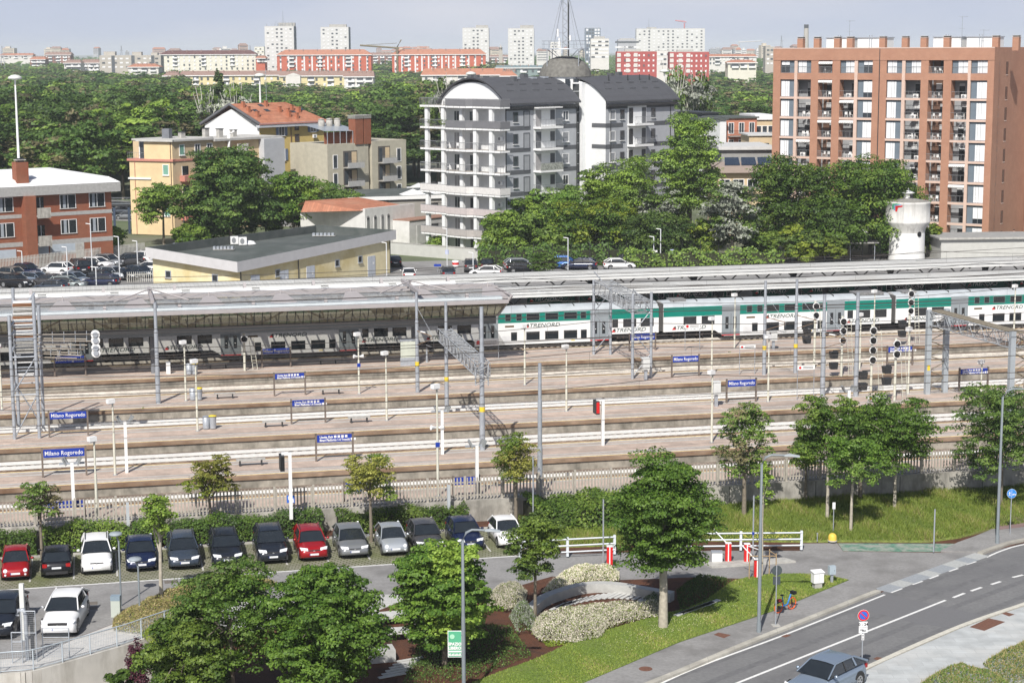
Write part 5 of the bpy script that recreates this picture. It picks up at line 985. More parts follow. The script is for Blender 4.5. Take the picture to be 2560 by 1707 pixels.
def rail_mb(x0,x1,y,z,h,m,step=.13,ax=0):
    mb=MB(); n=max(1,int(abs(x1-x0)/step))
    def b(a0,a1,z0,z1,t=.02):
        if ax==0: mb.bx(a0,a1,y-t,y+t,z0,z1,m)
        else: mb.bx(y-t,y+t,a0,a1,z0,z1,m)
    b(x0,x1,z+h-.04,z+h); b(x0,x1,z+.06,z+.1)
    for k in range(n+1): x=x0+(x1-x0)*k/n; b(x-.012,x+.012,z,z+h-.04,.012)
    return mb
# ---------------------------------------------------- brick tower (right)
c1=G(2470,606,1.0); c0=np.array([AT(1931,300,292)[0],292,0]); ang=math.atan2(c1[1]-c0[1],c1[0]-c0[0]); Lf=math.hypot(c1[0]-c0[0],c1[1]-c0[1])
m_tc=grid_mat('terracotta_brick',(.44,.235,.155),(.38,.205,.14),.25,.07,.006,var=.08,axes=(0,2),col2=(.40,.205,.135)); m_tcs=grid_mat('terracotta_brick_side',(.43,.235,.16),(.38,.21,.145),.25,.07,.006,var=.08,axes=(1,2),col2=(.39,.205,.14)); m_pk=mat('pink_concrete_band',(.62,.46,.38),.85,var=.06); m_pan=mat('slate_panel',(.15,.185,.22),.6,var=.06); m_wsh=mat('white_shutter',(.78,.79,.80),.6,var=.03); m_gw=mat('loggia_grey_wall',(.30,.31,.32),.8,var=.06); m_tr2=mat('thin_grey_rail',(.25,.26,.27),.5)
root=empty('apartment_tower',(c0[0],c0[1],1.0),ang,'tall terracotta brick apartment block with columns of white shutters and loggias','building')
HTW=28.6; Dp=16; x2u=lambda x,y: plane_hit(1700+x*.36565,y*.36565,c0,ang)[0]
bays=[(685,780,'p'),(800,895,'l'),(945,1040,'b'),(1092,1190,'l2'),(1212,1315,'p'),(1410,1515,'p'),(1537,1645,'l'),(1697,1800,'b'),(1855,1965,'l2'),(1985,2100,'p')]
Bx=[(x2u(a,560),x2u(b,560),k) for a,b,k in bays]; FH=3.08; zt=[]  # storey floors (z local) from the top down
ztop=plane_hit(1700+2165*.36565,413*.36565,c0,ang)[1]-1.0
floors=[plane_hit(1700+2100*.36565,y*.36565,c0,ang)[1]-1.0 for y in (505,678)]; fl=[floors[0]]+[floors[1]-FH*k for k in range(8)]
heads=[ztop-.05]+[f+FH-.32 for f in fl[1:]]
# walls: piers, slabs, parapet, side and back
mb=MB(); xs=[0]+[q for b in Bx for q in b[:2]]+[Lf]; thin=(1,4,6,9)
for i in range(11):
    a,b=xs[2*i],xs[2*i+1]; m=m_tc if i not in (1,4,6,9) else m_pk
    if i in (1,4,6,9): mb.bx(a,b,.04,.5,0,ztop,m_pk)
    else: mb.bx(a,b,0,1.6 if i in (2,3,7,8) else .6,0,ztop,m)
mb.bx(-.02,Lf+.02,-.06,.7,ztop,HTW,m_tc); mb.bx(0,Lf,-.10,-.06,HTW-.12,HTW+.02,m_pk)
mb.bx(xs[10]+ (xs[11]-xs[10])*.5-.06,xs[10]+(xs[11]-xs[10])*.5+.06,-.075,-.001,0,HTW-.1,W_dark)
for i,(z) in enumerate(fl):
    for (a,b,k) in Bx:
        if i==0: mb.bx(a,b,0,.5,z-1.0,z,m_tc)
        else: mb.bx(a,b,.02,.5,z-.32,z,m_pk)
mb.bx(0,Lf,2.1,2.6,0,ztop,m_gw); mb.build('front_wall',root)
mb=MB(); mb.bx(Lf-.4,Lf,.6,Dp,0,HTW-.01,m_tcs); mb.bx(.0,.4,.6,Dp,0,HTW-.01,m_tcs); mb.bx(0,Lf,Dp-.4,Dp-.01,0,HTW-.02,m_tcs); mb.bx(Lf-1.0,Lf+6,Dp,Dp+14,0,HTW-.3,m_tcs); mb.build('side_wall',root)
mb=MB(); mb.bx(.3,Lf-.3,.3,Dp-.3,HTW-.7,HTW-.5,W_conc); mb.build('roof',root)
rd=random.Random(11)
def panelwin(w,h,white0,white1,blind,rail):
    mb=MB(); mb.bx(0,w,.0,.1,0,h,m_pan)
    for a in(.02,w/2-.02,w-.06): mb.bx(a,a+.04,-.03,0,0,h,W_dark)
    wa,wb_=w*white0,w*white1; mb.bx(wa,wb_,-.03,0,.08,h-.35 if h>2 else h-.05,W_glassd if blind<1 else m_wsh); zt_=h-.35 if h>2 else h-.05
    if blind<1: mb.bx(wa+.02,wb_-.02,-.045,-.031,zt_-(zt_-.08)*blind,zt_,m_wsh)
    mid=(wa+wb_)/2; mb.bx(mid-.025,mid+.025,-.055,-.03,.08,zt_,m_tr2); mb.bx(0,w,-.06,-.02,h-.06,h,W_dark)
    if rail: mb.bx(0,w,-.12,-.09,.98,1.02,m_tr2); [mb.bx(w*k/14-.01,w*k/14+.01,-.12,-.10,.02,1.0,m_tr2) for k in range(15)]
    return proto(mb,'window')
pw={}
acm=MB(); acm.bx(-.4,.4,-.15,.15,0,.6,W_white); acm.disc((-.08,-.16,.3),(0,1,0),.22,.02,m_tr2,14); acme=proto(acm,'air_conditioner')
chm=MB(); chm.bx(-.2,.2,-.2,.2,.42,.46,W_white); chm.bx(-.2,.2,.16,.2,.46,.85,W_white)
for x in(-.18,.18):
    for y in(-.18,.18): chm.bx(x-.02,x+.02,y-.02,y+.02,0,.42,W_white)
chme=proto(chm,'balcony_chair'); awm=MB(); awm.add([(0,-.1,0),(2,-.1,0),(2,.3,.3),(0,.3,.3)],[(0,1,2,3)],W_white); awm.bx(0,2,-.11,-.09,-.18,0,W_white)
for q in range(8): awm.bx(q*.25,q*.25+.12,-.115,-.112,-.22,0,mat('awning_stripe',(.45,.44,.42),.8))
awme=proto(awm,'awning')
for i,z in enumerate(fl):
    h=(heads[i]-z)
    for j,(a,b,k) in enumerate(Bx):
        w=b-a
        if k=='p' or (i==0 and k!='b'):
            bl=rd.choice([1,1,1,1,.25,.7]) if i else rd.choice([.3,.35,1]); lo=(.05,.62) if j in (0,5,1) else (.38,.97); o=put(panelwin(w,h,lo[0],lo[1],bl,i==0),'window',root,(a,.3,z))
        else:
            lg=empty('loggia',(a,0,z)); lg.parent=root
            put(proto(rail_mb(0,w,.08,0,1.02,m_tr2,.14 if k=='b' else .5),'railing'),'railing',lg)
            dm=MB(); xx=w*rd.uniform(.2,.55); dm.bx(xx,xx+.85,2.02,2.08,0,2.2,W_black); dm.bx(xx,xx+.85,2.0,2.03,2.2-rd.choice([.4,.9,.1]),2.2,mat('pale_blind',(.55,.56,.56),.7)); dm.bx(w*.02,w*.98,2.09,2.1,0,2.75,m_gw if k!='b' else mat('loggia_brown_wall',(.16,.09,.06),.8)); dm.build('door',lg)
            if k!='b' and rd.random()<.75: put(acme,'air_conditioner',lg,(w*rd.uniform(.25,.75),1.0,0 if rd.random()<.6 else 1.75))
            if k=='b' or rd.random()<.4:
                put(chme,'balcony_chair',lg,(w*.35,.9,0),rd.uniform(0,6)); put(chme,'balcony_chair',lg,(w*.65,1.0,0),rd.uniform(0,6))
            if rd.random()<.22: put(awme,'awning',lg,(0,.0,h-.35),0,(w/2,1,1))
mb=MB(); 
sw=MB(); sw.bx(0,.04,-.45,.45,0,1.9,W_glassd); sw.bx(-.01,.05,-.5,.5,-.12,0,m_pk); sm_=proto(sw,'side_window')
for z in fl: put(sm_,'side_window',root,(Lf+.0,5.6,z-.2))
chb=MB(); chb.bx(-.5,.5,-.45,.45,0,1.9,m_tc); chb.bx(-.55,.55,-.5,.5,1.9,1.98,m_pk); chb.bx(-.45,.45,-.4,.4,1.98,2.15,W_dark); chb.bx(-.55,.55,-.5,.5,2.15,2.22,W_conc); chme_=proto(chb,'chimney')
for x in (780,893,1032,1120,1343,1498,1627,1785,2120,2260): put(chme_,'chimney',root,(x2u(x,300) ,2.6,HTW-.5),scale=(.95,1,1.0))
hut=MB(); hut.bx(0,5.4,0,4,0,2.1,W_white); hut.bx(-.15,5.55,-.15,4.15,2.1,2.25,W_galv); hut.bx(2.4,2.55,-.12,0,.2,2.6,W_galv); hut.bx(2.9,3.05,-.12,0,.2,2.6,W_galv); hme=proto(hut,'roof_hut')
for x in (900,1115,1640,1870): put(hme,'roof_hut',root,(x2u(x,300),5.5,HTW-.4),scale=(.8,1,.9))
mb=MB(); 
for x,h in ((1085,4.2),(1860,4.6),(2010,2.6)): X=x2u(x,300); mb.tube([(X,4,HTW-.5),(X,4,HTW+h)],.035,W_galv,4); mb.tube([(X-.6,4,HTW+h-.1),(X+.9,4,HTW+h-.1)],.025,W_galv,3); mb.tube([(X-.5,4,HTW+h*.6),(X+.5,4,HTW+h*.6)],.02,W_galv,3)
mb.build('antenna',root)
# entrance level
mb=MB(); mb.bx(Bx[7][0],Bx[9][1],-.0,.02,.05,.06,W_conc); mb.build('entrance_step',root)
# ---------------------------------------------------- grey apartment house with barrel roofs
m_gf=mat('grey_plaster',(.42,.435,.46),.85,var=.05,sc=1,col2=(.36,.37,.39),c2sc=.5,c2lo=.5,c2hi=.8,streak=.3); m_wf=mat('white_plaster',(.74,.75,.75),.85,var=.04); m_gb=mat('anthracite_band',(.10,.105,.115),.8,var=.08); m_rf=grid_mat('anthracite_roof',(.085,.088,.098),(.05,.05,.055),.5,100,.012,var=.06,off=0); m_slab=mat('white_slab_edge',(.80,.80,.79),.7,var=.03)
def vault(mb,x0,x1,y0,y1,z0,rise,m,over=.6,th=.22,seg=16):
    n=seg+1; vs=[]; yc=(y0+y1)/2; hw=(y1-y0)/2+over
    for k in range(n):
        t=-1+2*k/seg; y=yc+t*hw; z=z0+rise*(1-abs(t)**2.1)
        vs+= [(x0,y,z),(x1,y,z),(x0,y,z+th),(x1,y,z+th)]
    fs=[]
    for k in range(seg): a=4*k;b=a+4; fs+=[(a+2,a+3,b+3,b+2),(a,b,b+1,a+1),(a,a+2,b+2,b),(a+1,b+1,b+3,a+3)]
    fs+=[(0,1,3,2),(4*seg,4*seg+2,4*seg+3,4*seg+1)]; mb.add(vs,fs,m)
AG=math.radians(45); g0=np.array([-.8,258.0,1.0]); root=empty('apartment_house',g0,AG,'grey and white apartment house with a curved dark roof and long wrap around balconies','building')
zf=[0,2.35,5.4,8.45,11.5,14.6,17.65,20.7]
L1,W1=14.6,13.0
# local: x along the right-hand facade, y away to the left; outer faces y=0 and x=0
mb=MB(); mb.bx(0,L1,0,W1,0,20.7,m_gf); mb.bx(-.02,0,.0,W1,0,20.75,m_wf); mb.build('wall',root)
mb=MB(); n=14; yc=W1/2
gv=[( -.03,yc+W1/2*math.cos(math.pi*k/n),20.7+3.35*abs(math.sin(math.pi*k/n))**.95) for k in range(n+1)]; mb.add(gv,[tuple(range(n+1))],m_wf); mb.bx(-.03,L1,.3,W1-.3,20.7,21.3,m_wf)
o=mb.build('gable',root)
mb=MB(); vault(mb,-.5,L1+.3,0,W1,20.95,3.5,m_rf); mb.build('roof',root)
mb=MB(); mb.bx(.2,L1,-.5,-.02,20.35,20.7,W_dark)
for k in range(26): mb.bx(.4+k*.55,.5+k*.55,-.62,-.05,20.55,20.72,W_dark)
mb.build('eaves_soffit',root)
mb=MB()
for k in range(1,7): z=zf[k]+.0; mb.bx(0,5.0,-.03,0,z-.3,z+.3,m_gb); mb.bx(10.2,L1,-.03,0,z-.3,z+.3,m_gb)
mb.bx(0,L1,-.035,0,20.1,20.4,m_gb); mb.tube([(0.05,-.08,0),(.05,-.08,20.5)],.06,W_dark,5); mb.tube([(L1-.1,-.08,0),(L1-.1,-.08,20.5)],.06,W_dark,5); mb.build('facade_band',root)
wn=wme(.85,1.35,W_glass2,m_gb,.05,0,m_slab); wd=wme(1.15,2.15,mat('grey_roller_shutter',(.30,.31,.33),.7),m_gb,.05,0); ww=wme(1.35,1.35,mat('grey_roller_shutter',(.30,.31,.33),.7),W_white,.05,0,m_slab); ww2=wme(1.1,1.3,W_glass2,W_white,.05,1,m_slab)
for k in range(1,7):
    z=zf[k]+.1; put(wn,'window',root,(2.0,-.03,z+1.45)); put(wd,'window',root,(4.2,-.03,z+1.15)); put(ww if k%3 else ww2,'window',root,(12.2,-.03,z+1.4))
    b=empty('balcony',(5.6,0,z)); b.parent=root
    mb=MB(); mb.bx(0,4.6,-1.5,0,-.28,0,m_slab); mb.bx(.05,4.5,-.06,-.02,.02,2.6,m_wf); mb.bx(.4,1.5,-.10,-.06,.02,2.3,m_gb if k%2 else mat('taupe_door',(.33,.32,.32),.7)); mb.bx(3.4,4.3,-.10,-.06,.9,2.3,m_gb); mb.build('slab',b)
    mm=rail_mb(0,4.6,-1.46,0,1.05,m_tr2,.3); 
    if k==4: mm.bx(0,4.6,-1.5,-1.44,.05,1.0,mat('patterned_screen',(.30,.31,.28),.8,var=.5,sc=5))
    for yy in (0,4.6): mm.bx(yy-.02,yy+.02,-1.46,0,1.0,1.05,m_tr2); [mm.bx(yy-.01,yy+.01,-1.4+q*.3,-1.38+q*.3,0,1,m_tr2) for q in range(5)]
    mm.build('railing',b)
mb=MB(); mb.bx(5.3,10.3,-1.3,0,zf[7]-.35,zf[7]-.2,m_slab); mb.build('canopy_slab',root)
# wrap-around balconies on the left end (facing -x) 
m_scr=mat('grey_fabric_screen',(.17,.17,.18),.8,var=.05); m_scw=mat('white_striped_screen',(.66,.64,.62),.8,var=.08,sc=3); m_scp=mat('pinkish_striped_screen',(.52,.46,.45),.8,var=.08,sc=3); m_tile=mat('balcony_tiles',(.33,.30,.27),.85)
for k in range(1,8):
    z=zf[k]; b=empty('balcony',(0,0,z)); b.parent=root; mb=MB()
    out=[(0,-.9),(-1.9,-.9),(-1.9,4.6),(-2.6,5.3),(-2.6,9.4),(-1.9,10.1),(-1.9,W1+2.6),(1.5,W1+2.6),(1.5,W1),(0,W1)]
    mb.prism([(x,y) for x,y in out],-.22,.04,m_slab,m_tile); mb.build('slab',b)
    mb=MB(); pts=out[:8]+[(1.5,W1+.3)]
    for i in range(len(pts)-1):
        a=np.array(pts[i],float);c=np.array(pts[i+1],float); d=c-a; Lr=np.linalg.norm(d); nn_=max(1,int(Lr/.28)); a3=np.array([*a,0]);c3=np.array([*c,0]); up=np.array([0,0,1.])
        mb.tube([a3+up*1.05,c3+up*1.05],.035,m_tr2,4,False)
        for q in range(nn_+1): p=a3+(c3-a3)*q/nn_; mb.tube([p+up*.06,p+up*1.05],.018 if q%4 else .03,m_tr2,3,False)
        for q in range(int(Lr/1.2)+1): p=a3+(c3-a3)*q*1.2/Lr; mb.tube([p-up*.3,p+up*.1],.03,m_tr2,4)
    mb.build('railing',b)
    sc={7:(m_scr,0,4),6:(m_scr,0,4),3:(m_scw,0,7),2:(m_scp,0,7),1:(mat('taupe_screen',(.42,.39,.37),.8,var=.08,sc=3),0,7)}.get(k)
    if sc:
        mb=MB()
        for i in range(sc[1],sc[2]):
            a=np.array(pts[i],float);c=np.array(pts[i+1],float); d=(c-a)/np.linalg.norm(c-a); nx=np.array([-d[1],d[0]])*.03; q=[tuple(a+nx),tuple(c+nx),tuple(c+2*nx),tuple(a+2*nx)]; mb.prism(q,.08,1.0,sc[0])
        mb.build('screen',b)
mb=MB()
for y in (1.2,4.4,7.2,11.0,14.6): mb.bx(-1.75 if y<13 else -1.6,-1.25 if y<13 else -1.1,y-.3,y+.3,0,zf[7]-.3,m_wf)
mb.build('pillars',root)
for k in range(0,7):
    z=zf[k]+.06
    for y,w_ in ((2.3,.8),(5.6,1.5),(9.3,1.0),(12.0,.7)):
        mb=MB(); mb.bx(-.06,-.02,y,y+w_,0 if k else 0,2.2,W_glass2 if (k+int(y))%2 else mat('taupe_shutter',(.34,.335,.34),.7)); mb.bx(-.08,-.06,y+w_/2-.03,y+w_/2+.03,0,2.25,m_wf); mb.build('window',root,(0,0,z))
    if k in (2,3,5): put(acme,'air_conditioner',root,(-.3,.7,z+1.3),-math.pi/2)
    if k in (4,5): 
        for y in (8.2,10.4): put(chme,'balcony_chair',root,(-1.3,y,z),y)
shp=crown('balcony_plants',[(0,0,.5,.6,.5,.5),(0,1.2,.5,.6,.6,.55),(0,-1.6,.45,.4,.6,.45),(0,3.3,.6,.45,.9,.6)],700,.16,'bright',91); put(shp,'balcony_plants',root,(-1.6,10.2,zf[6]+.1))
# roof details
for x,y,w_,h in ((2.6,9.5,.8,1.6),(1.2,6.9,.6,1.7),(5.2,3.5,.7,1.2),(9.2,5.4,.9,1.7)): mb=MB(); mb.bx(x,x+w_,y,y+w_,22.5,24.2+h*.5,m_gb); mb.build('chimney',root)
for x,y in ((6.3,4.6),(9.8,4.6),(12.4,4.8)): mb=MB(); t=(y-yc)/(W1/2+.6); zz=20.95+3.5*(1-abs(t)**2.1)+.26; mb.bx(x,x+.8,y-.5,y+.5,zz-.1,zz+.15,W_galv); mb.bx(x+.08,x+.72,y-.42,y+.42,zz+.15,zz+.17,W_glassd); mb.build('skylight',root)
sg_=MB()
for r_ in range(2):
    for q in range(5): y=1.2+r_*1.3; t=(y-yc)/(W1/2+.6); zz=20.95+3.5*(1-abs(t)**2.1)+.24; sg_.bx(1.6+q*2.6+r_*1.2,2.9+q*2.6+r_*1.2,y,y+.12,zz,zz+.14,m_gb)
sg_.build('snow_guard',root)
# stair tower, glass strip and white fin between the blocks
mb=MB(); tc=(18.0,5.5); mb.lathe([(3.65,0),(3.65,24.6)],m_wf,28,(tc[0],tc[1],0)); mb.build('stair_tower',root)
mb=MB(); mb.lathe([(3.95,24.6),(3.9,24.75),(3.7,25.5),(3.2,26.4),(2.3,27.1),(1.2,27.5),(0,27.6)],mat('weathered_dome',(.16,.155,.14),.9,var=.25,sc=2),28,(tc[0],tc[1],0)); mb.lathe([(3.95,24.6),(3.6,24.5)],m_wf,28,(tc[0],tc[1],0)); mb.build('dome',root)
mb=MB()
for k in range(5): a=-2.3+k*.33; x=tc[0]+3.67*math.cos(a);y=tc[1]+3.67*math.sin(a); mb.box((x,y,23.2),(.7,.7,2.2),W_glassd,a)
mb.build('window',root)
mb=MB(); mb.bx(L1,L1+1.6,1.0,2.0,0,21.2,m_wf); mb.bx(L1+.2,L1+1.5,.93,1.0,0,23.6,W_glassd)
for k in range(16): mb.bx(L1+.15,L1+1.55,.90,.93,k*1.5,k*1.5+.07,m_wf)
mb.bx(L1+1.5,L1+2.3,.4,2.5,0,23.8,m_wf); mb.build('stair_window_strip',root)
# mast on the dome
mr=empty('radio_mast',(g0+np.array([ (tc[0]-tc[1])*math.cos(AG),(tc[0]+tc[1])*math.sin(AG),27.2])),0,'lattice radio mast with antennas and guy struts on top of the dome','mast')
mb=MB(); lattice_leg(mb,-.35,-.35,.7,.7,13,brc[0],22,.05,.03); mb.build('lattice',mr)
mb=MB(); mb.tube([(.45,0,0),(.45,0,12.5)],.14,W_dark,5); mb.build('cable_run',mr)
mb=MB()
for a in range(4): c_,s_=math.cos(a*1.571+.6),math.sin(a*1.571+.6); mb.tube([(c_*3.3,s_*3.3,-1.6),(c_*3.3,s_*3.3,1.4)],.07,W_galv,5); mb.tube([(c_*3.3,s_*3.3,1.4),(c_*.4,s_*.4,-.4)],.05,W_galv,4); mb.tube([(c_*3.0,s_*3.0,1.4),(c_*.5,s_*.5,9.5)],.045,W_galv,4)
mb.build('strut',mr)
mb=MB(); mb.lathe([(3.4,1.35),(3.4,1.5),(2.2,1.5),(2.2,1.35)],W_galv,8)
for k in range(16): a=k*.3927; mb.tube([(3.4*math.cos(a),3.4*math.sin(a),1.5),(3.4*math.cos(a),3.4*math.sin(a),2.6)],.025,W_galv,3)
mb.lathe([(3.4,2.55),(3.4,2.62)],W_galv,8); mb.lathe([(3.4,2.05),(3.4,2.1)],W_galv,8); mb.build('platform',mr)
for x,y,z,h in ((-1.1,-.6,3.2,1.1),(-.9,-.9,1.8,1.2),(.7,-.6,2.6,.8),(-.8,-.6,9.6,.5),(.2,-.8,11.2,.6)): mb=MB(); mb.tube([(x,y,z),(x,y,z+h)],.16,W_white,8); mb.tube([(x,y,z+h/2),(0,0,z+h/2)],.03,W_galv,3); mb.build('antenna',mr)
mb=MB(); mb.disc((-.9,-.7,9.9),(-.5,-1,0),.5,.2,W_white,14); mb.build('dish',mr)
# second block
g2=np.array([13.7,267.7,1.0]); root=empty('apartment_house',g2,math.radians(47),'second grey apartment house with a curved dark roof, partly hidden by the tall poplar','building'); L2,W2=16.0,13.0
mb=MB(); mb.bx(0,L2,0,W2,0,20.7,m_gf); mb.bx(-.03,0,0,W2,0,21.3,m_wf); mb.bx(L2-.4,L2+1.8,.0,3,18.0,18.2,m_slab); mb.build('wall',root)
mb=MB(); mb.add([( -.04,W2/2+W2/2*math.cos(math.pi*k/n),20.7+3.35*abs(math.sin(math.pi*k/n))**.95) for k in range(n+1)],[tuple(range(n+1))],m_wf); mb.bx(0,L2,.3,W2-.3,20.7,21.3,m_wf); mb.build('gable',root)
mb=MB(); vault(mb,-.3,L2+.6,0,W2,20.95,3.5,m_rf); mb.build('roof',root)
mb=MB(); mb.bx(0,L2,-.5,-.02,20.35,20.7,W_dark); mb.bx(0,L2,-.03,-.0,20.0,20.35,m_gb)
for k in range(1,7): z=zf[k]; mb.bx(-.06,3.9,-.035,0,z-.3,z+.3,m_gb); mb.bx(9.2,L2,-.035,0,z-.3,z+.3,m_gb); mb.bx(-.07,-.03,0,2.6,z-.3,z+.3,m_gb)
mb.tube([(1.0,-.08,0),(1.0,-.08,20.4)],.06,W_dark,5); mb.tube([(L2-1,-.08,0),(L2-1,-.08,20.4)],.06,W_dark,5); mb.build('facade_band',root)
for k in range(1,7):
    z=zf[k]+.1; put(ww,'window',root,(1.5,-.03,z+1.4),scale=(.85,1,1)); put(wn,'window',root,(3.7,-.03,z+1.4)); put(wn,'window',root,(10.9,-.03,z+1.45))
    b=empty('balcony',(4.9,0,z)); b.parent=root; mb=MB(); mb.bx(0,4.4,-1.5,0,-.28,0,m_slab); mb.bx(0.02,4.38,-.06,-.02,.02,2.6,m_wf); mb.bx(.3,1.2,-.10,-.06,.02,2.3,W_dark); mb.bx(3.3,4.2,-.10,-.06,.02,2.3,m_gb); mb.build('slab',b)
    mm=rail_mb(0,4.4,-1.46,0,1.05,m_tr2,.28); mm.build('railing',b); put(chme,'balcony_chair',b,(1.4,-.8,0),1)
mb=MB(); mb.bx(L2,L2+1.9,.3,4.5,20.2,20.5,m_slab); mb.build('balcony',root,(0,0,-1.0)); rail_mb(.3,4.5,L2+1.85,19.5,1.05,m_tr2,.2,1).build('railing',root)
sg_=MB()
for r_ in range(2):
    for q in range(5): y=1.2+r_*1.3; t=(y-yc)/(W1/2+.6); zz=20.95+3.5*(1-abs(t)**2.1)+.24; sg_.bx(1.4+q*2.8+r_*1.2,2.7+q*2.8+r_*1.2,y,y+.12,zz,zz+.14,m_gb)
sg_.build('snow_guard',root)
for x,y,h in ((2.3,7.5,1.2),(7.6,5.4,1.7),(13.8,9,1.9)): mb=MB(); mb.bx(x,x+.8,y,y+.8,23,24.0+h*.6,m_gb); mb.build('chimney',root)
for x in (4.4,8.8,11.6,13.9): mb=MB(); mb.tube([(x,3.2,23),(x,3.2,24.8)],.09,W_dark,5); mb.build('vent_pipe',root)
# ---------------------------------------------------- yellow technical building of the station
m_yl=mat('pale_yellow_plaster',(.76,.67,.43),.85,var=.05,col2=(.62,.51,.26)); m_fa=mat('pale_grey_fascia',(.55,.54,.54),.6,var=.05); m_rg=mat('grey_green_felt',(.075,.088,.082),.85,var=.12,sc=.6,col2=(.12,.13,.125),c2sc=.25)
m_rg2=m_rg; Q3=[AT(363,618,219),AT(593,655,211.5),AT(990,575,238.5),AT(790,563,247)]; Q=[q[:2] for q in Q3]; QZ=[q[2]-.96 for q in Q3]; cen=sum(Q)/4; root=empty('station_building',(cen[0],cen[1],.96),0,'low pale yellow station building with a wide white fascia and grey parapet roof','building')
Ql=[q-cen for q in Q]; ins=[q*(1-.9/np.linalg.norm(q)) for q in Ql]; zt_=5.54
mb=MB(); mb.prism([tuple(q) for q in ins],-.2,[q-1.2 for q in QZ],m_yl); mb.build('wall',root); mb=MB(); mb.prism([tuple(q) for q in Ql],[q-1.22 for q in QZ],[q-1.19 for q in QZ],m_fa); 
for i in range(4): a,b=Ql[i],Ql[(i+1)%4]; d=(b-a)/np.linalg.norm(b-a); nn=np.array([-d[1],d[0]]); nn=nn if np.dot(nn,-a)>0 else -nn; zz_=[QZ[i],QZ[(i+1)%4],QZ[(i+1)%4],QZ[i]]; mb.prism([tuple(a),tuple(b),tuple(b+nn*.25-d*.25),tuple(a+nn*.25+d*.25)],[q-1.19 for q in zz_],zz_,m_fa if i<2 else m_rg,m_rg)
mb.build('fascia',root); mb=MB(); mb.prism([tuple(q*.985) for q in Ql],[q-1.1 for q in QZ],[q-1.0 for q in QZ],m_rg); mb.build('roof',root)
a,b=ins[1],ins[2]; d=(b-a)/np.linalg.norm(b-a); ra=math.atan2(d[1],d[0]); a2,b2=ins[0],ins[1]; d2=(b2-a2)/np.linalg.norm(b2-a2); rb=math.atan2(d2[1],d2[0]); Lr=np.linalg.norm(b-a); Ll=np.linalg.norm(b2-a2)
m_dg=mat('grey_steel_door',(.52,.55,.60),.6,var=.05); dm=MB(); dm.bx(-.8,.8,-.06,.02,0,2.6,m_dg); dm.bx(-.02,.02,-.07,-.06,0,2.6,W_galv); dm.bx(.25,.55,-.075,-.06,1.5,1.8,W_white); dmz=proto(dm,'door'); swm=wme(.8,.8,W_glassd,W_galv,.06,0,W_conc)
for q in (.09,.27,.44,.86): p=a+d*Lr*q; put(dmz,'door',root,(p[0],p[1],0),ra)
for q in (.23,.62,.78): p=a+d*Lr*q; put(swm,'window',root,(p[0],p[1],2.4),ra)
for q in (.18,.72): p=a2+d2*Ll*q; put(swm,'window',root,(p[0],p[1],2.3),rb)
mb=MB()
for q in (0.003,.36,.995): p=a+d*Lr*q; mb.tube([(p[0]+d[1]*.08,p[1]-d[0]*.08,0),(p[0]+d[1]*.08,p[1]-d[0]*.08,4.3)],.06,W_dark,5)
mb.build('downpipe',root)
for u,v in ((586,612),(607,614)):
    p=G(u,v,5.4)-np.array([cen[0],cen[1],.96]); put(acme,'air_conditioner',root,(p[0],p[1],zt_-1.0),.3,(1.2,1.6,1.6))
for u,v,w_ in ((455,618,2.2),(560,626,2.6),(810,592,3.0)):
    p=G(u,v,5.4)-np.array([cen[0],cen[1],.96]); mb=MB(); 
    for k in range(6): mb.bx(-w_/2+k*w_/6,-w_/2+k*w_/6+w_/9,-.3,.3,.05,.4,W_galv)
    mb.bx(-w_/2,w_/2,-.35,.35,0,.06,W_conc); mb.build('roof_machinery',root,(p[0],p[1],zt_-1.0))
mb=MB(); mb.lathe([(0,.45),(.5,.35),(.8,0)],W_white,12); p=G(625,612,5.4)-np.array([cen[0],cen[1],.96]); mb.build('roof_dome',root,(p[0],p[1],zt_-1.0))
# ---------------------------------------------------- brick building left
m_br=grid_mat('red_brick',(.27,.10,.055),(.22,.105,.065),.25,.07,.006,var=.12,axes=(0,2),col2=(.28,.08,.04)); m_cb=mat('grey_concrete_band',(.36,.355,.34),.9,var=.12,sc=3)
bR=G(284,647,1.0); bL=G(0,668,1.0); aB=math.atan2(bR[1]-bL[1],bR[0]-bL[0]); LB=math.hypot(*(bR-bL)[:2]); ex=26; bO=bL-np.array([math.cos(aB),math.sin(aB),0])*ex; root=empty('brick_building',(bO[0],bO[1],.95),aB,'red brick building with white roof and concrete bands at the left edge','building')
zs=[HT(bR,v)-.95 for v in (601,590,532,523,478,455)]; LT=LB+ex
mb=MB(); mb.bx(0,LT,0,12,0,zs[4],m_br); mb.build('wall',root); mb=MB(); mb.bx(-.02,LT+.02,-.03,12,zs[0],zs[1],m_cb); mb.bx(-.02,LT+.02,-.03,12,zs[2],zs[3],m_cb); mb.build('concrete_band',root)
mb=MB(); mb.bx(-.5,LT+1.0,-1.0,13,zs[4],zs[5],m_cb); mb.build('eaves',root); mb=MB(); mb.add([(-.5,-1,zs[5]+.02),(LT+1,-1,zs[5]+.02),(LT-.6,.3,zs[5]+.6),(-.5,.3,zs[5]+.6),(LT-.2,.3,zs[5]+.75),(-.5,.3,zs[5]+.75),(LT-6,7,zs[5]+1.9),(-.5,7,zs[5]+1.9),(LT-.5,13,zs[5]+.6),(-.5,13,zs[5]+.6),(LT+1,13,zs[5]+.02)],[(0,1,2,3),(5,4,6,7),(7,6,8,9),(4,8,6),(2,4,5,3),(1,10,8,4,2)],mat('white_metal_roof',(.80,.80,.80),.5,var=.03)); mb.build('roof',root)
bw=MB(); bw.bx(-1.1,1.1,-.02,.0,-.9,.9,W_glassd); 
for x in (-1.15,-.03,1.09): bw.bx(x,x+.08,-.06,0,-.95,.95,W_white)
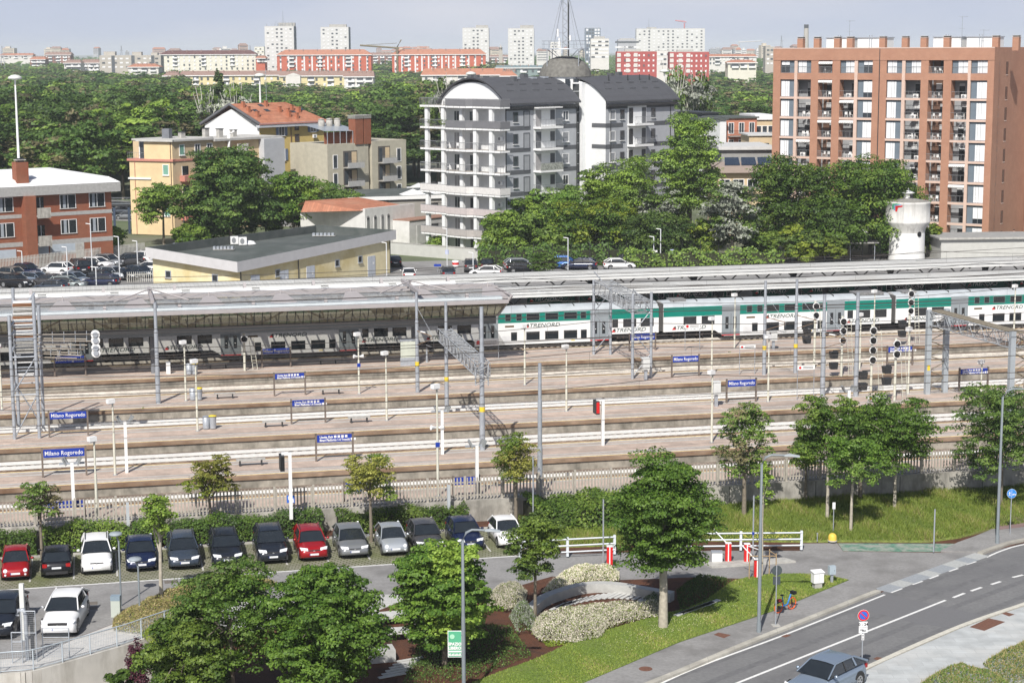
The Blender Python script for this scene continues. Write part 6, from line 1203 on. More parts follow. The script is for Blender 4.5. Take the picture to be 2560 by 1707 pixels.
bw.bx(-1.15,1.15,-.06,0,.9,.97,W_white); bw.bx(-1.2,1.2,-.12,0,-1.0,-.92,mat('window_sill_stone',(.6,.6,.58),.8)); bw.bx(-.7,-.3,-.03,-.02,-.88,.88,mat('curtain',(.3,.33,.36),.9)); bwm=proto(bw,'window')
ppx=lambda u: (AT(u,500,254)[0]-bO[0])/math.cos(aB)
for u in (10,168,241): 
    x=plane_hit(u,480,bO,aB)[0]; put(bwm,'window',root,(x,-.02,(zs[3]+zs[4])/2+.15)); put(bwm,'window',root,(x,-.02,(zs[1]+zs[2])/2+.1))
for k in range(1,5): x=plane_hit(10,480,bO,aB)[0]-k*4.4; put(bwm,'window',root,(x,-.02,(zs[3]+zs[4])/2+.15)); put(bwm,'window',root,(x,-.02,(zs[1]+zs[2])/2+.1))
x0=plane_hit(52,500,bO,aB)[0]; x1=plane_hit(112,500,bO,aB)[0]
mb=MB(); mb.bx(x0,x0+1.5,-1.6,0,0,zs[4],m_br); mb.build('projecting_bay',root)
for zc_ in ((zs[2]+zs[3])/2,(zs[0]+zs[1])/2):
    b=empty('balcony',(0,0,zc_)); b.parent=root; mb=MB(); mb.bx(x0+1.5,x1,-1.6,0,-.1,.1,m_cb); mb.build('slab',b); mb=MB(); mb.bx(x0+1.6,x1+.1,-1.75,-1.6,-.3,1.1,W_concd); mb.build('parapet',b); mb=MB(); mb.bx(x0+2.0,x1-.2,-.03,0,.2,2.4,W_glassd); mb.bx(x0+2.6,x0+2.68,-.05,0,.2,2.4,W_white); mb.build('window',b)
mb=MB(); xa,xb=plane_hit(125,620,bO,aB)[0],plane_hit(188,620,bO,aB)[0]; mb.bx(xa,xa+.3,-.06,0,0,zs[0],W_conc); mb.bx(xa,xb+1.2,-.05,0,zs[0]-1.3,zs[0],mat('pale_blue_panel',(.40,.45,.5),.7)); mb.bx(xb,xb+1.3,-.055,0,0,zs[0]-.02,W_conc); mb.bx(x0-6,x0-1,-.05,0,zs[0]-1.5,zs[0]-.3,mat('pale_blue_panel',(.40,.45,.5),.7)); mb.bx(x0+2,xa-.2,-.05,0,zs[0]-1.3,zs[0]-.1,mat('pale_blue_panel',(.40,.45,.5),.7)); mb.build('ground_floor_panel',root)
xc=plane_hit(42,480,bO,aB)[0]; mb=MB(); mb.bx(xc,xc+1.7,-.2,1.4,zs[5]-.1,zs[5]+3.2,m_br); mb.build('chimney',root); mb=MB(); mb.bx(xc+.4,xc+1.3,.2,1.0,zs[5]+3.2,zs[5]+3.7,W_dark); mb.bx(xc+.2,xc+1.5,.0,1.2,zs[5]+3.45,zs[5]+3.55,W_conc); mb.build('chimney_cap',root)
# ---------------------------------------------------- cream house
m_cr=mat('cream_plaster',(.72,.56,.33),.85,var=.05,col2=(.64,.49,.29)); m_crs=mat('beige_and_shaded_cream',(.60,.47,.30),.85,var=.06); m_cor=mat('coral_paint',(.52,.22,.17),.8,var=.08); m_green=mat('green_shutter',(.18,.36,.28),.7,var=.1)
q0=G(325,585,1.0); Yc=q0[1]; A_=AT(325,450,Yc); B_=AT(433,450,Yc-3.0); C_=AT(700,450,Yc+16)
aC=math.atan2(B_[1]-A_[1],B_[0]-A_[0]); LC=math.hypot(B_[0]-A_[0],B_[1]-A_[1]); zc=lambda v,P: HT(P,v)-1.0
root=empty('cream_house',(A_[0],A_[1],1.0),aC,'cream flat roofed apartment house with coral balconies behind the big dark tree','building')
zz=[zc(v,B_) for v in (448,403,392,350)]; Tz=zz[3]
mb=MB(); mb.bx(0,LC,0,12,0,zz[1],m_cr); mb.bx(LC*.35,LC,0,11,zz[1],Tz-.3,m_cr); mb.build('wall',root)
mb=MB(); mb.bx(-.3,LC+.2,-.25,12,zz[1]-.1,zz[1]+.25,m_cor); mb.bx(-.2,LC*.5,-.2,2,zz[0]-.15,zz[0]+.1,m_slab); mb.build('cornice',root)
mb=MB(); mb.bx(LC*.2,LC+.4,-.5,11.4,Tz-.3,Tz,mat('flat_roof_edge',(.5,.49,.46),.8,var=.1)); mb.bx(LC*.45,LC*.45+1.3,4,5,Tz,Tz+1.5,mat('grey_chimney',(.16,.17,.19),.8)); mb.build('roof',root)
rail_mb(-.2,LC*.35,-.1,zz[1]+.25,1.0,m_tr2,.3).build('railing',root); mb=MB(); mb.bx(LC*.22,LC*.35,.5,.7,zz[1]+.2,Tz-.35,W_glass2); mb.bx(LC*.2,LC*.22,.4,.7,zz[1]+.2,Tz-.35,m_slab); mb.build('glazed_door',root)
gw=wme(1.0,1.6,m_green,m_slab,.06,0,m_slab)
for z in ((zz[0]+zz[1])/2,zz[0]-1.9,zz[0]-5.0): put(gw,'window',root,(LC*.84,-.02,z))
mb=MB(); mb.tube([(1.0,-.08,0),(1.0,-.08,zz[1])],.05,m_cor,4); mb.tube([(LC-.3,-.08,0),(LC-.3,-.08,Tz)],.06,mat('brown_pipe',(.14,.08,.06),.7),4); mb.build('downpipe',root)
# right facade: local frame turned
aR=math.atan2(C_[1]-B_[1],C_[0]-B_[0]); LR=math.hypot(C_[0]-B_[0],C_[1]-B_[1]); rr=aR-aC; wing=empty('side_wing',(LC,0,0),rr); wing.parent=root
mb=MB(); mb.bx(0,LR*.36,0.0,9,0,Tz-.31,m_crs); mb.bx(LR*.36,LR,-.0,8,0,Tz-.6,m_cr); mb.build('wall',wing)  # first part in darker cream, the shaded side put into the plaster colour
mb=MB(); mb.bx(-.1,LR*.36,-.4,9.2,Tz-.31,Tz-.02,mat('flat_roof_edge',(.5,.49,.46),.8,var=.1)); mb.bx(LR*.36,LR+.2,-.6,8.2,Tz-.6,Tz-.25,mat('flat_roof_edge',(.5,.49,.46),.8)); mb.build('roof',wing)
mb=MB(); mb.bx(LR*.80,LR+.05,-1.2,0.02,0,Tz-.6,mat('pale_grey_render',(.50,.51,.53),.9,var=.05)); mb.build('blank_grey_wall',wing)
mb=MB(); mb.bx(0,LR*.34,-.1,0,zz[1]-.1,zz[1]+.2,m_cor); mb.build('cornice',wing)
for x,z in ((LR*.05,(zz[1]+Tz)/2),(LR*.19,(zz[1]+Tz)/2),(LR*.30,(zz[1]+Tz)/2)): put(gw if x<LR*.1 else wme(1.1,1.5,W_glass2,m_slab,.06,1,m_slab),'window',wing,(x+.8,-.02,z))
for k in range(3):
    z=zz[1]-3.1-k*3.05; b=empty('balcony',(LR*.06,0,z)); b.parent=wing; mb=MB(); mb.bx(0,3.0,-1.1,0,-.15,.75,m_cor); mb.build('parapet',b); mb=MB(); mb.bx(.5,1.8,-.04,0,.75,2.2,W_glassd); mb.bx(.45,.5,-.06,0,.75,2.2,m_slab); mb.build('window',b)
for k in range(3):
    z=zz[1]-.2-k*3.05; b=empty('balcony',(LR*.55,0,z)); b.parent=wing; mb=MB(); mb.bx(0,3.6,-1.3,0,-.15,.7,m_cor); mb.build('parapet',b); mb=MB(); mb.bx(.2,2.6,-1.0,-.8,.75,2.3,mat('white_awning_cloth',(.7,.67,.62),.8)); mb.build('awning',b)
for q,h in ((.2,.9),(.42,1.3),(.68,.8),(.55,1.1)): mb=MB(); x=LR*q; mb.bx(x,x+.9,3,3.7,Tz-.3,Tz+h,W_conc); mb.bx(x-.08,x+.98,2.92,3.78,Tz+h,Tz+h+.1,W_dark); mb.build('chimney',wing)
mb=MB(); mb.tube([(LR*.5,-.3,Tz-1.8),(LR*.5,-.4,Tz+.3),(LR*.55,-.3,Tz+.9)],.22,W_white,8); mb.build('flue_pipe',wing)
# ---------------------------------------------------- tall yellow house with tiled roof
m_ye=mat('yellow_plaster',(.62,.47,.17),.85,var=.05,col2=(.55,.42,.16)); m_tile_r=grid_mat('orange_roof_tiles',(.44,.185,.11),(.30,.11,.065),3.0,.32,.035,var=.22,axes=(0,1),col2=(.50,.25,.16),mortar_blend=.7); m_shb=mat('blue_grey_shutter',(.16,.20,.28),.7,var=.12)
zE=HT; D0=AT(649,309,318); D1=AT(821,302,330); D2=AT(501,309,319); zeave=D0[2]
aY=math.atan2(D1[1]-D0[1],D1[0]-D0[0]); LY=math.hypot(*(D1-D0)[:2]); aG=math.atan2(D2[1]-D0[1],D2[0]-D0[0]); WG=math.hypot(*(D2-D0)[:2]); root=empty('yellow_house',(D0[0],D0[1],1.0),aY,'tall yellow house with a large orange tiled roof, grey shutters and a white gable','building')
ga=aG-aY; gv=np.array([math.cos(ga),math.sin(ga)])*WG; ze=zeave-1.0; apex=AT(576,260,318.5)[2]-1.0
fp=[(0,0),(LY,0),(LY+gv[0],gv[1]),(gv[0],gv[1])]; i_=.5
mb=MB(); mb.prism([(i_,.7),(LY-i_,.7),(LY-i_+gv[0],gv[1]-.7+.2),(i_+gv[0]*.96,gv[1]*.96)],0,ze-.1,m_ye); mb.build('wall',root)
mb=MB(); mb.prism([(i_-.05+0,.66),(i_+.0,.8),(i_+gv[0]*.96+.1,gv[1]*.96),(i_+gv[0]*.96-.08,gv[1]*.96)],0,ze-.0,m_wf); g2_=(gv*.5); mb.add([(i_-.06,.66,ze-.1),(i_-.06+g2_[0],g2_[1],apex-.9),(i_-.06+gv[0]*.96,gv[1]*.96,ze-.1)],[(0,2,1)],m_wf); mb.build('gable',root)
rA=(0,0,ze);rB=(LY,0,ze);rC=(g2_[0],g2_[1],apex);hipx=AT(744,253,330); rD=(LY*.80+g2_[0],g2_[1],apex);rE=(gv[0],gv[1],ze);rF=(LY+gv[0],gv[1],ze)
mb=MB(); mb.add([rA,rB,rD,rC],[(0,1,2,3)],m_tile_r); mb.add([rB,rF,rD],[(0,1,2)],m_tile_r); mb.add([rE,rC,rD,rF],[(0,1,2,3)],m_tile_r); mb.build('roof',root)
mb=MB(); mb.tube([(-.05,-.05,ze-.15),(g2_[0]-.05,g2_[1],apex-.12),(gv[0]-.05,gv[1],ze-.15)],.30,mat('dark_verge',(.10,.10,.11),.8),4); mb.build('verge',root); mb=MB(); mb.bx(-.2,LY+.1,-.15,.7,ze-.75,ze-.02,mat('pale_eaves',(.50,.52,.55),.7)); mb.bx(-.2,LY+.1,-.25,-.15,ze-.25,ze-.05,m_cor); mb.build('eaves',root)
sy=wme(1.3,2.0,W_glass2,m_slab,.05,1,m_slab,shut=m_shb); sn_=wme(.9,1.2,W_glass2,mat('brown_frame',(.15,.09,.06),.7),.05,1)
def hx(u): return plane_hit(u,400,D0,aY)[0]
for k,v in enumerate((328,391,452)): 
    z=HT(D0,v)-1; put(sy,'window',root,(hx(712),.66,z)); put(sy,'window',root,(hx(791),.66,z+.4))
for v in (322,350,402): put(sn_,'window',root,(hx(750),.66,HT(D0,v)-1))
put(acme,'air_conditioner',root,(hx(791),.3,HT(D0,352)-1)); mb=MB(); mb.tube([(hx(735),.6,0),(hx(735),.6,ze-.8)],.07,mat('brown_pipe',(.14,.08,.06),.7),5); mb.build('downpipe',root)
def onroof(fx,fy): return (LY*fx+g2_[0]*fy,g2_[1]*fy,ze+(apex-ze)*fy)
for fx,fy in ((.17,.55),(.33,.55),(.35,.8),(.83,.55),(.66,.45)):
    x,y,z=onroof(fx,fy); mb=MB(); x2,y2,z2=onroof(fx,fy+.12); mb.add([(x,y,z+.08),(x+1,y,z+.08),(x2+1,y2,z2+.08),(x2,y2,z2+.08)],[(0,1,2,3)],W_glass2); mb.build('skylight',root)
for fx,fy in ((.6,.45),(.55,.3),(.62,.2),(.52,.55),(.72,.6),(.78,.5),(.13,.85),(.1,.6),(.12,.35),(.45,.85)):
    x,y,z=onroof(fx,fy); mb=MB(); mb.bx(-.25,.25,-.25,.25,-.3,.8,mat('terracotta_pot',(.40,.15,.08),.85)); mb.bx(-.3,.3,-.3,.3,.8,.88,m_tile_r); mb.build('chimney',root,(x,y,z))
mb=MB(); x,y,z=onroof(.5,.95); mb.tube([(x,y,z),(x,y,z+6)],.05,W_galv,4)
for q in range(4): mb.tube([(x-.5,y,z+3+q*.8),(x+.5,y,z+3+q*.8)],.025,W_galv,3)
mb.build('antenna',root)
# ---------------------------------------------------- beige house with brick chimneys
E0=AT(818,362,306);E1=AT(1012,352,318); aE=math.atan2(E1[1]-E0[1],E1[0]-E0[0]); LE=math.hypot(*(E1-E0)[:2]); m_be=mat('stained_beige_plaster',(.46,.43,.34),.9,var=.08,col2=(.34,.32,.26),c2sc=.4,c2lo=.5,c2hi=.8,streak=.4)
root=empty('beige_house',(E0[0],E0[1],1.0),aE,'stained beige house with concrete balconies and two tall brick chimneys','building'); zt_=E0[2]-1.0
mb=MB(); mb.bx(0,LE*.52,.0,10,0,zt_,m_be); mb.bx(LE*.55,LE,-.3,10,0,zt_+.25,m_be); mb.bx(LE*.52,LE*.55,.6,10,0,zt_,m_crs); mb.build('wall',root)
px_=lambda u: plane_hit(u,400,E0,aE)[0]
mb=MB(); mb.bx(px_(888),px_(905)+.2,-.2,1.6,zt_-.2,zt_+4.1,m_br); mb.bx(px_(908)+.2,px_(927),-.2,1.6,zt_-.2,zt_+4.1,m_br)
for a in (888,908): 
    for q in range(4): mb.bx(px_(a)+ (0 if a==888 else .2)-.1,px_(a+18)+.1,-.3,1.7,zt_+4.1+q*.16,zt_+4.18+q*.16,W_conc)
mb.build('chimney',root)
mb=MB(); mb.bx(.8,LE*.45,1.6,1.8,zt_,zt_+1.9,m_br); mb.add([(-.2,.3,zt_+2.2),(LE*.46,.3,zt_+2.0),(LE*.46,6,zt_+2.9),(-.2,6,zt_+3.1)],[(0,1,2,3)],mat('grey_glass_roof',(.30,.33,.36),.3))
for q in range(6): mb.bx(.3+q*LE*.08,.4+q*LE*.08,.3,.4,zt_,zt_+2.1,W_galv)
mb.build('roof_pergola',root)
for a,b,k0 in ((858,893,0),(942,972,1)):
    for k in range(3):
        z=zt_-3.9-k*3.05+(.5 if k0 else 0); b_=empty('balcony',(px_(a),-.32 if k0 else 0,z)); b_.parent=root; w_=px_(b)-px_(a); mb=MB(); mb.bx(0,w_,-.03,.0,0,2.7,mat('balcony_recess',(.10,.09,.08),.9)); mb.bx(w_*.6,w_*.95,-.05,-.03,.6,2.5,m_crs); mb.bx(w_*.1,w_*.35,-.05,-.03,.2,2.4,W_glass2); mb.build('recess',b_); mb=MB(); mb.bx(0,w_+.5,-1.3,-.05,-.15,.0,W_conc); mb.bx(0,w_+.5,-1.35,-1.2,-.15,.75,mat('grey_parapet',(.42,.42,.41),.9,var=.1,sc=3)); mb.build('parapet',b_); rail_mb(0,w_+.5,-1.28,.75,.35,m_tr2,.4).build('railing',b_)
fw_=wme(.9,2.2,W_glass2,m_slab,.05,0)
for u,o_ in ((838,0),(994,-.32)):
    for k in range(3): put(fw_,'window',root,(px_(u),o_-.02,zt_-2.9-k*3.05+(.6 if o_ else 0)))
mb=MB(); 
for q in (.08,.18,.28): mb.lathe([(.55,0),(.55,1.2),(.3,1.25),(.55,1.3),(.55,1.4),(0,1.5)],W_conc,10,(LE*q+1.5,5,zt_+2.6))
mb.build('vent_stack',root)
# ---------------------------------------------------- white workshop
F0=G(913,524,6.2); F1=G(1037,512,6.2); F0=np.array([*AT(913,560,269)[:2],1]); F1=np.array([*AT(1037,560,278)[:2],1]); aF=math.atan2(F1[1]-F0[1],F1[0]-F0[0]); LF=math.hypot(*(F1-F0)[:2]); m_ww=mat('weathered_white_render',(.64,.63,.61),.9,var=.07,col2=(.48,.47,.44),c2sc=.4,c2lo=.5,c2hi=.85)
root=empty('workshop',(F0[0],F0[1],1.0),aF,'old white workshop with narrow arched windows and an orange tiled roof','building'); zt_=HT(F0,522)-1.0
mb=MB(); mb.bx(0,LF,0,.4,0,zt_,m_ww); mb.bx(0,.3,.4,13,0,zt_-.2,m_ww); mb.bx(.3,LF+5,12.6,13,0,zt_-.2,m_ww); mb.bx(LF-.3,LF,.4,12.6,0,zt_-.4,m_ww); mb.bx(LF*.55,LF+8,-3.2,0,0,zt_*.62,m_ww); mb.build('wall',root)
mb=MB(); mb.add([(-.2,.35,zt_-.3),(LF*.8,.35,zt_-.1),(LF*.62,7.5,zt_+.9),(-3.6,8.5,zt_+1.0)],[(0,1,2,3)],m_tile_r); mb.add([(-3.6,8.5,zt_+1.0),(LF*.62,7.5,zt_+.9),(LF*.8,12.9,zt_-.1),(-1,12.9,zt_-.1)],[(0,1,2,3)],m_tile_r); mb.add([(-.2,.35,zt_-.3),(-3.6,8.5,zt_+1.0),(-4.6,8.5,zt_-.6)],[(0,1,2)],m_tile_r); mb.build('roof',root)
ar=MB(); ar.bx(-.3,.3,-.05,.0,0,2.6,mat('arch_recess',(.22,.22,.22),.9)); ar.disc((0,-.025,2.6),(0,1,0),.3,.05,mat('arch_recess',(.22,.22,.22),.9),14); ar.bx(-.36,-.3,-.08,0,0,2.6,m_ww); arm_=proto(ar,'arched_window')
for u in (920,938,956,971): x=plane_hit(u,560,F0,aF)[0]; put(arm_,'arched_window',root,(x,-.0,zt_-4.0))
mb=MB(); x=plane_hit(1012,600,F0,aF)[0]; mb.bx(x-1,x+1,-3.26,-3.2,0,zt_*.5,mat('pale_shutter_door',(.52,.52,.50),.8)); mb.build('door',root); mb=MB(); mb.bx(LF*.55,LF+8.1,-3.3,-.0,zt_*.62,zt_*.62+.12,mat('rusty_flashing',(.3,.17,.12),.8)); mb.build('flashing',root)
root=empty('flat_roofed_hall',AT(1012,500,288),math.radians(18),'flat roofed grey hall with pyramid skylights behind the white workshop','building'); P=AT(1012,500,288); z0=-P[2]+1; 
mb=MB(); mb.bx(-15,14,0,16,z0,.4,mat('taupe_wall',(.33,.31,.28),.9)); mb.build('wall',root); mb=MB(); mb.bx(-15.3,14.3,-.3,16.3,.4,.62,m_rg); mb.build('roof',root); mb=MB(); mb.bx(-15.35,14.35,-.36,-.3,.1,.66,m_slab); mb.build('roof_edge',root)
for x,y,s_ in ((2,2.5,2.0),(8,3.5,2.6),(6.5,8,2.0)): mb=MB(); mb.add([(x-s_,y-1.2,.63),(x+s_,y-1.2,.63),(x+s_,y+1.2,.63),(x-s_,y+1.2,.63),(x,y,1.5)],[(0,1,4),(1,2,4),(2,3,4),(3,0,4)],W_white); mb.build('skylight',root)
# white lorry
P=G(1020,478,1.0); P=np.array([*AT(1016,470,345)[:2],1.0]); root=empty('lorry',P,math.radians(8),'white articulated lorry parked behind the beige house','lorry'); mb=MB(); mb.bx(3.2,16,-1.25,1.25,1.1,4.0,W_white); mb.build('trailer',root); mb=MB(); mb.prism([(0,-1.2),(2.5,-1.2),(2.5,1.2),(0,1.2)],.5,3.2,W_white); mb.add([(.8,-1.2,3.2),(2.5,-1.2,3.2),(2.5,1.2,3.2),(.8,1.2,3.2),(2.3,-1.1,3.9),(2.5,-1.1,3.9),(2.5,1.1,3.9),(2.3,1.1,3.9)],[(0,1,5,4),(3,0,4,7),(1,2,6,5),(2,3,7,6),(4,5,6,7)],W_white); mb.build('cab',root)
mb=MB(); mb.bx(-.02,0,-1.05,1.05,1.7,2.9,W_glassd); mb.bx(.4,1.4,-1.22,-1.2,1.8,2.7,W_glassd); mb.build('window',root)
for x in (1,10.5,12,13.5):
    for y in (-1.1,1.1): mb=MB(); mb.disc((x,y,.5),(0,1,0),.5,.3,m_tyre,14); mb.build('wheel',root)
# ---------------------------------------------------- water tower
P=G(2266,650,1.0); sc=FPX/((P-O3)@fw); root=empty('water_tower',P,0,'round white concrete water tower with stained tank and small lantern on top','water tower'); r0=44/sc; rt_=54.5/sc; hz_=lambda v: HT(P,v)-1
m_wt=mat('chalky_white_concrete',(.80,.80,.78),.9,var=.04); m_wtt=mat('streaked_white_concrete',(.62,.61,.58),.9,var=.08,col2=(.28,.27,.25),c2sc=1.6,c2lo=.48,c2hi=.8,streak=.06)
mb=MB(); mb.lathe([(r0*1.04,-.5),(r0,1),(r0*.98,hz_(580))],m_wt,36); mb.build('shaft',root); mb=MB(); mb.lathe([(r0*.98,hz_(580)),(r0*1.02,hz_(570)),(rt_*1.0,hz_(556)),(rt_*1.02,hz_(552)),(rt_,hz_(551)),(rt_,hz_(508)),(rt_*1.02,hz_(506)),(rt_*.98,hz_(503))],m_wtt,36); mb.build('tank',root)
mb=MB(); mb.lathe([(rt_*.98,hz_(503)),(rt_*.5,hz_(498)),(0.4,hz_(495)),(0,hz_(495))],mat('mossy_cap',(.26,.25,.23),.95,var=.2,sc=3),36); mb.build('cap',root)
mb=MB(); mb.lathe([(.62,hz_(497)),(.62,hz_(484)),(.95,hz_(482)),(0.1,hz_(476)),(.03,hz_(470)),(0,hz_(470))],m_wt,8); mb.bx(.1,.5,-.66,-.5,hz_(494),hz_(486),W_black); mb.build('lantern',root)
mb=MB(); mb.disc((22/sc,-math.sqrt(max(.1,r0**2-(22/sc)**2))-.02,hz_(582)),(22/sc,-math.sqrt(max(.1,r0**2-(22/sc)**2)),0),.34,.08,W_black,18); mb.build('round_window',root); mb=MB(); mb.box((-38/sc,-math.sqrt(max(.1,r0**2-(38/sc)**2)),hz_(568)),(.3,.2,.5),W_black,-1.0); mb.build('small_window',root)
mb=MB()
lx=-42/sc; ly=-math.sqrt(rt_**2-lx*lx)-.05; an=math.atan2(lx,-ly)
for q,(c_,o_) in enumerate(((mat('logo_green',(.05,.32,.16),.6),0),(mat('logo_blue_grey',(.2,.35,.5),.6),.25),(W_red,.5))):
    x=lx+o_*.7; y=-math.sqrt(rt_**2-x*x)-.03; zc_=hz_(520); mb.add([(x-.25,y-.0,zc_+.75-o_*.6),(x+.65,-math.sqrt(rt_**2-(x+.65)**2)-.03,zc_+.85-o_*.6),(x+.6,-math.sqrt(rt_**2-(x+.6)**2)-.03,zc_+.65-o_*.6),(x+.1,-math.sqrt(rt_**2-(x+.1)**2)-.03,zc_+.55-o_*.6),(x+.0,-math.sqrt(rt_**2-(x)**2)-.03,zc_+.0-o_*.6),(x-.2,-math.sqrt(rt_**2-(x-.2)**2)-.03,zc_+.0-o_*.6)],[(0,1,2,3,4,5)],c_)
mb.build('emblem',root)
# ---------------------------------------------------- low buildings at the right
def lowbox(name,P,L,Dp_,h,rz,wall,roof,label,over=.4,cat='building'):
    root=empty(name,P,rz,label,cat); mb=MB(); mb.bx(0,L,0,Dp_,-.3,h,wall); mb.build('wall',root); mb=MB(); mb.bx(-over,L+over,-over,Dp_+over,h,h+.22,roof); mb.build('roof',root); mb=MB(); mb.bx(-over-.02,L+over+.02,-over-.04,-over,h-.02,h+.26,W_conc); mb.build('roof_edge',root); return root
r_=lowbox('concrete_block_building',G(2352,652,1.0),13.5,7,2.9,math.radians(4),mat('pale_concrete_wall',(.50,.50,.47),.9,var=.06),mat('grey_roof_gravel',(.30,.30,.29),.9,var=.1),'low flat roofed concrete building right of the water tower')
root=empty('bicycle_shelter',G(1990,655,1.0),math.radians(6),'low dark roofed shelter behind the canopy left of the water tower','shelter'); mb=MB(); mb.add([(0,0,2.5),(11.5,0,2.5),(12,5,3.0),(1.5,5,3.0)],[(0,1,2,3)],mat('dark_ribbed_roof',(.07,.07,.07),.8)); mb.bx(0,11.5,0,.1,2.35,2.5,W_conc); mb.build('roof',root)
for x in (.4,4,7.6,11): mb=MB(); mb.tube([(x,.3,-.2),(x,.3,2.45)],.06,W_galv,5); mb.build('post',root)
# ---------------------------------------------------- buildings behind the poplar
def simple(name,u0,u1,vt,vb,Y,dep,rz,wall,roof,label,cat='building',h=None,zb=1.0,floors=0,cols=0,wm=None,over=.3,roofh=.25):
    P=AT(u0,vt,Y); Q_=AT(u1,vt,Y+math.tan(rz)*(u1-u0)/FPX*Y); L=math.hypot(*(Q_-P)[:2]); H=P[2]-zb; root=empty(name,(P[0],P[1],zb),rz,label,cat); mb=MB(); mb.bx(0,L,0,dep,-1,H,wall); mb.build('wall',root); mb=MB(); mb.bx(-over,L+over,-over,dep+over,H,H+roofh,roof); mb.build('roof',root)
    for f in range(floors):
        for c in range(cols): put(wm,'window',root,(L*(c+.5)/cols,-.02,H-1.7-f*3.0))
    return root,L,H
m_sal=mat('salmon_plaster',(.52,.22,.14),.85,var=.06); m_ltg=mat('light_grey_roof',(.55,.55,.54),.8,var=.08)
r_,L,H=simple('salmon_house',1815,1893,297,360,330,9,math.radians(20),m_sal,m_rg,'salmon terraced house with iron balconies left of the brick tower',floors=2,cols=3,wm=wme(1.0,1.9,W_glass2,m_slab,.05,1))
for k in range(2): b=empty('balcony',(.4,0,H-3.1-k*3)); b.parent=r_; mb=MB(); mb.bx(0,3.2,-1,0,-.1,.05,W_conc); mb.build('slab',b); rail_mb(0,3.2,-.98,0,1,W_dark,.15).build('railing',b)
simple('white_roofed_house',1890,1934,300,340,335,9,math.radians(10),m_crs,mat('white_metal_roof',(.8,.8,.8),.5,var=.03),'cream house with a white sloping roof next to the brick tower',floors=1,cols=3,wm=wme(.9,1.2,W_glass2,m_slab,.05,0),roofh=.9)
simple('dark_clad_house',1755,1797,285,330,338,10,math.radians(20),mat('dark_slate_cladding',(.09,.10,.12),.7,var=.1),W_dark,'dark slate clad house behind the tall poplar',floors=1,cols=2,wm=wn)
simple('white_gable_house',1800,1816,300,360,328,9,math.radians(20),m_wf,m_rg,'narrow white end wall beside the salmon terraced house')
simple('grey_hall',1804,1932,375,420,300,14,math.radians(3),mat('mid_grey_wall',(.30,.30,.29),.9,var=.08),m_ltg,'grey hall with pale flat roof left of the brick tower',over=.6,roofh=.5)
simple('flat_cream_annex',1873,1932,340,372,318,8,math.radians(3),m_crs,m_ltg,'small flat roofed cream annex beside the brick tower',floors=1,cols=2,wm=wme(.8,.9,W_glassd,None))
r_,L,H=simple('curved_roof_building',1795,1934,432,480,285,10,math.radians(3),m_crs,mat('taupe_metal_fascia',(.36,.29,.25),.7,var=.06),'cream building with solar panels on a brown edged roof behind the silver tree',over=.9,roofh=1.0,floors=1,cols=4,wm=wme(1.6,1.3,W_glassd,m_slab,.05,1))
for k in range(3): mb=MB(); mb.add([(1.2+k*2.6,1,H+1.1),(3.6+k*2.6,1,H+1.1),(4.2+k*2.6,6,H+2.0),(2.0+k*2.6,6,H+2.0)],[(0,1,2,3)],mat('solar_panel',(.02,.025,.035),.2,spec=.8)); mb.build('solar_panel',r_)
# mushroom-topped light towers
def mush(u,vt,vb,Y,label,w_):
    Pt=AT(u,vt,Y); r=w_/2/(FPX/Y); zb=AT(u,vb,Y)[2]; root=empty('high_light_mast',(Pt[0],Pt[1],max(.9,zb-1) if zb>1 else .9),0,label,'light mast','mushroom shaped high light masts'); h=Pt[2]-root.location.z; mb=MB(); mb.tube([(0,0,0),(0,0,h-r*.5)],[r*.20,r*.11],W_white,10); mb.build('pole',root); mb=MB(); mb.lathe([(0.01,h),(r*.5,h-r*.08),(r*.9,h-r*.3),(r,h-r*.48),(r*.93,h-r*.62),(r*.4,h-r*.70),(r*.12,h-r*.8)],mat('mushroom_lamp_shell',(.60,.61,.58),.6,var=.05),20); mb.build('lamp_head',root)
mush(37,187,400,262,'high mast with a mushroom shaped head rising behind the brick chimney at the left',35)
mush(649,183,255,360,'high mast with a mushroom shaped head behind the tiled roof of the yellow house',28)
mush(1177,179,300,345,'mushroom shaped mast head peeping over the curved dark roof',26)
mush(1661,173,300,350,'mushroom shaped mast head right of the second curved roof',24)
# ================================================================ FAR CITY
def hz_win(w,h,c): mb=MB(); mb.bx(-w/2,w/2,-.15,.05,-h/2,h/2,c); return proto(mb,'window')
m_wdk=mat('far_window_dark',(.10,.11,.12),.4,var=.3); m_wlt=mat('far_window_shutter',(.72,.72,.72),.7)
def tower(u0,u1,vt,Y,label,wall,nf,nc,roofbox=None,side=8,wm=m_wdk,group=None,fh=3.05,rz=0,name='tower_block',zb=0,colseq=None,ww_=1.7,wh_=1.2):
    P=AT(u0,vt,Y); L=(u1-u0)/FPX*Y; H=P[2]-zb; root=empty(name,(P[0],P[1],zb),rz,label,'building',group); mb=MB(); mb.bx(0,L,0,max(12,side),0,H,wall); mb.build('wall',root)
    mb=MB(); mb.bx(.3,L-.3,.3,max(12,side)-.3,H,H+.3,W_conc); 
    if roofbox: mb.bx((roofbox[0]-u0)/FPX*Y,(roofbox[1]-u0)/FPX*Y,3,9,H+.3,H+(vt-roofbox[2])/FPX*Y,W_conc)
    mb.build('roof',root); a=hz_win(ww_,wh_,m_wdk); b=hz_win(ww_,wh_,m_wlt); rd=random.Random(u0); cnt=0
    for f in range(nf):
        for c in range(nc):
            if cnt>=98: break
            pr=(colseq[c] if colseq else .5); put(a if rd.random()<pr else b,'window',root,(L*(c+.7)/(nc+.4),0,H-2.2-f*fh)); cnt+=1
    return root,L,H
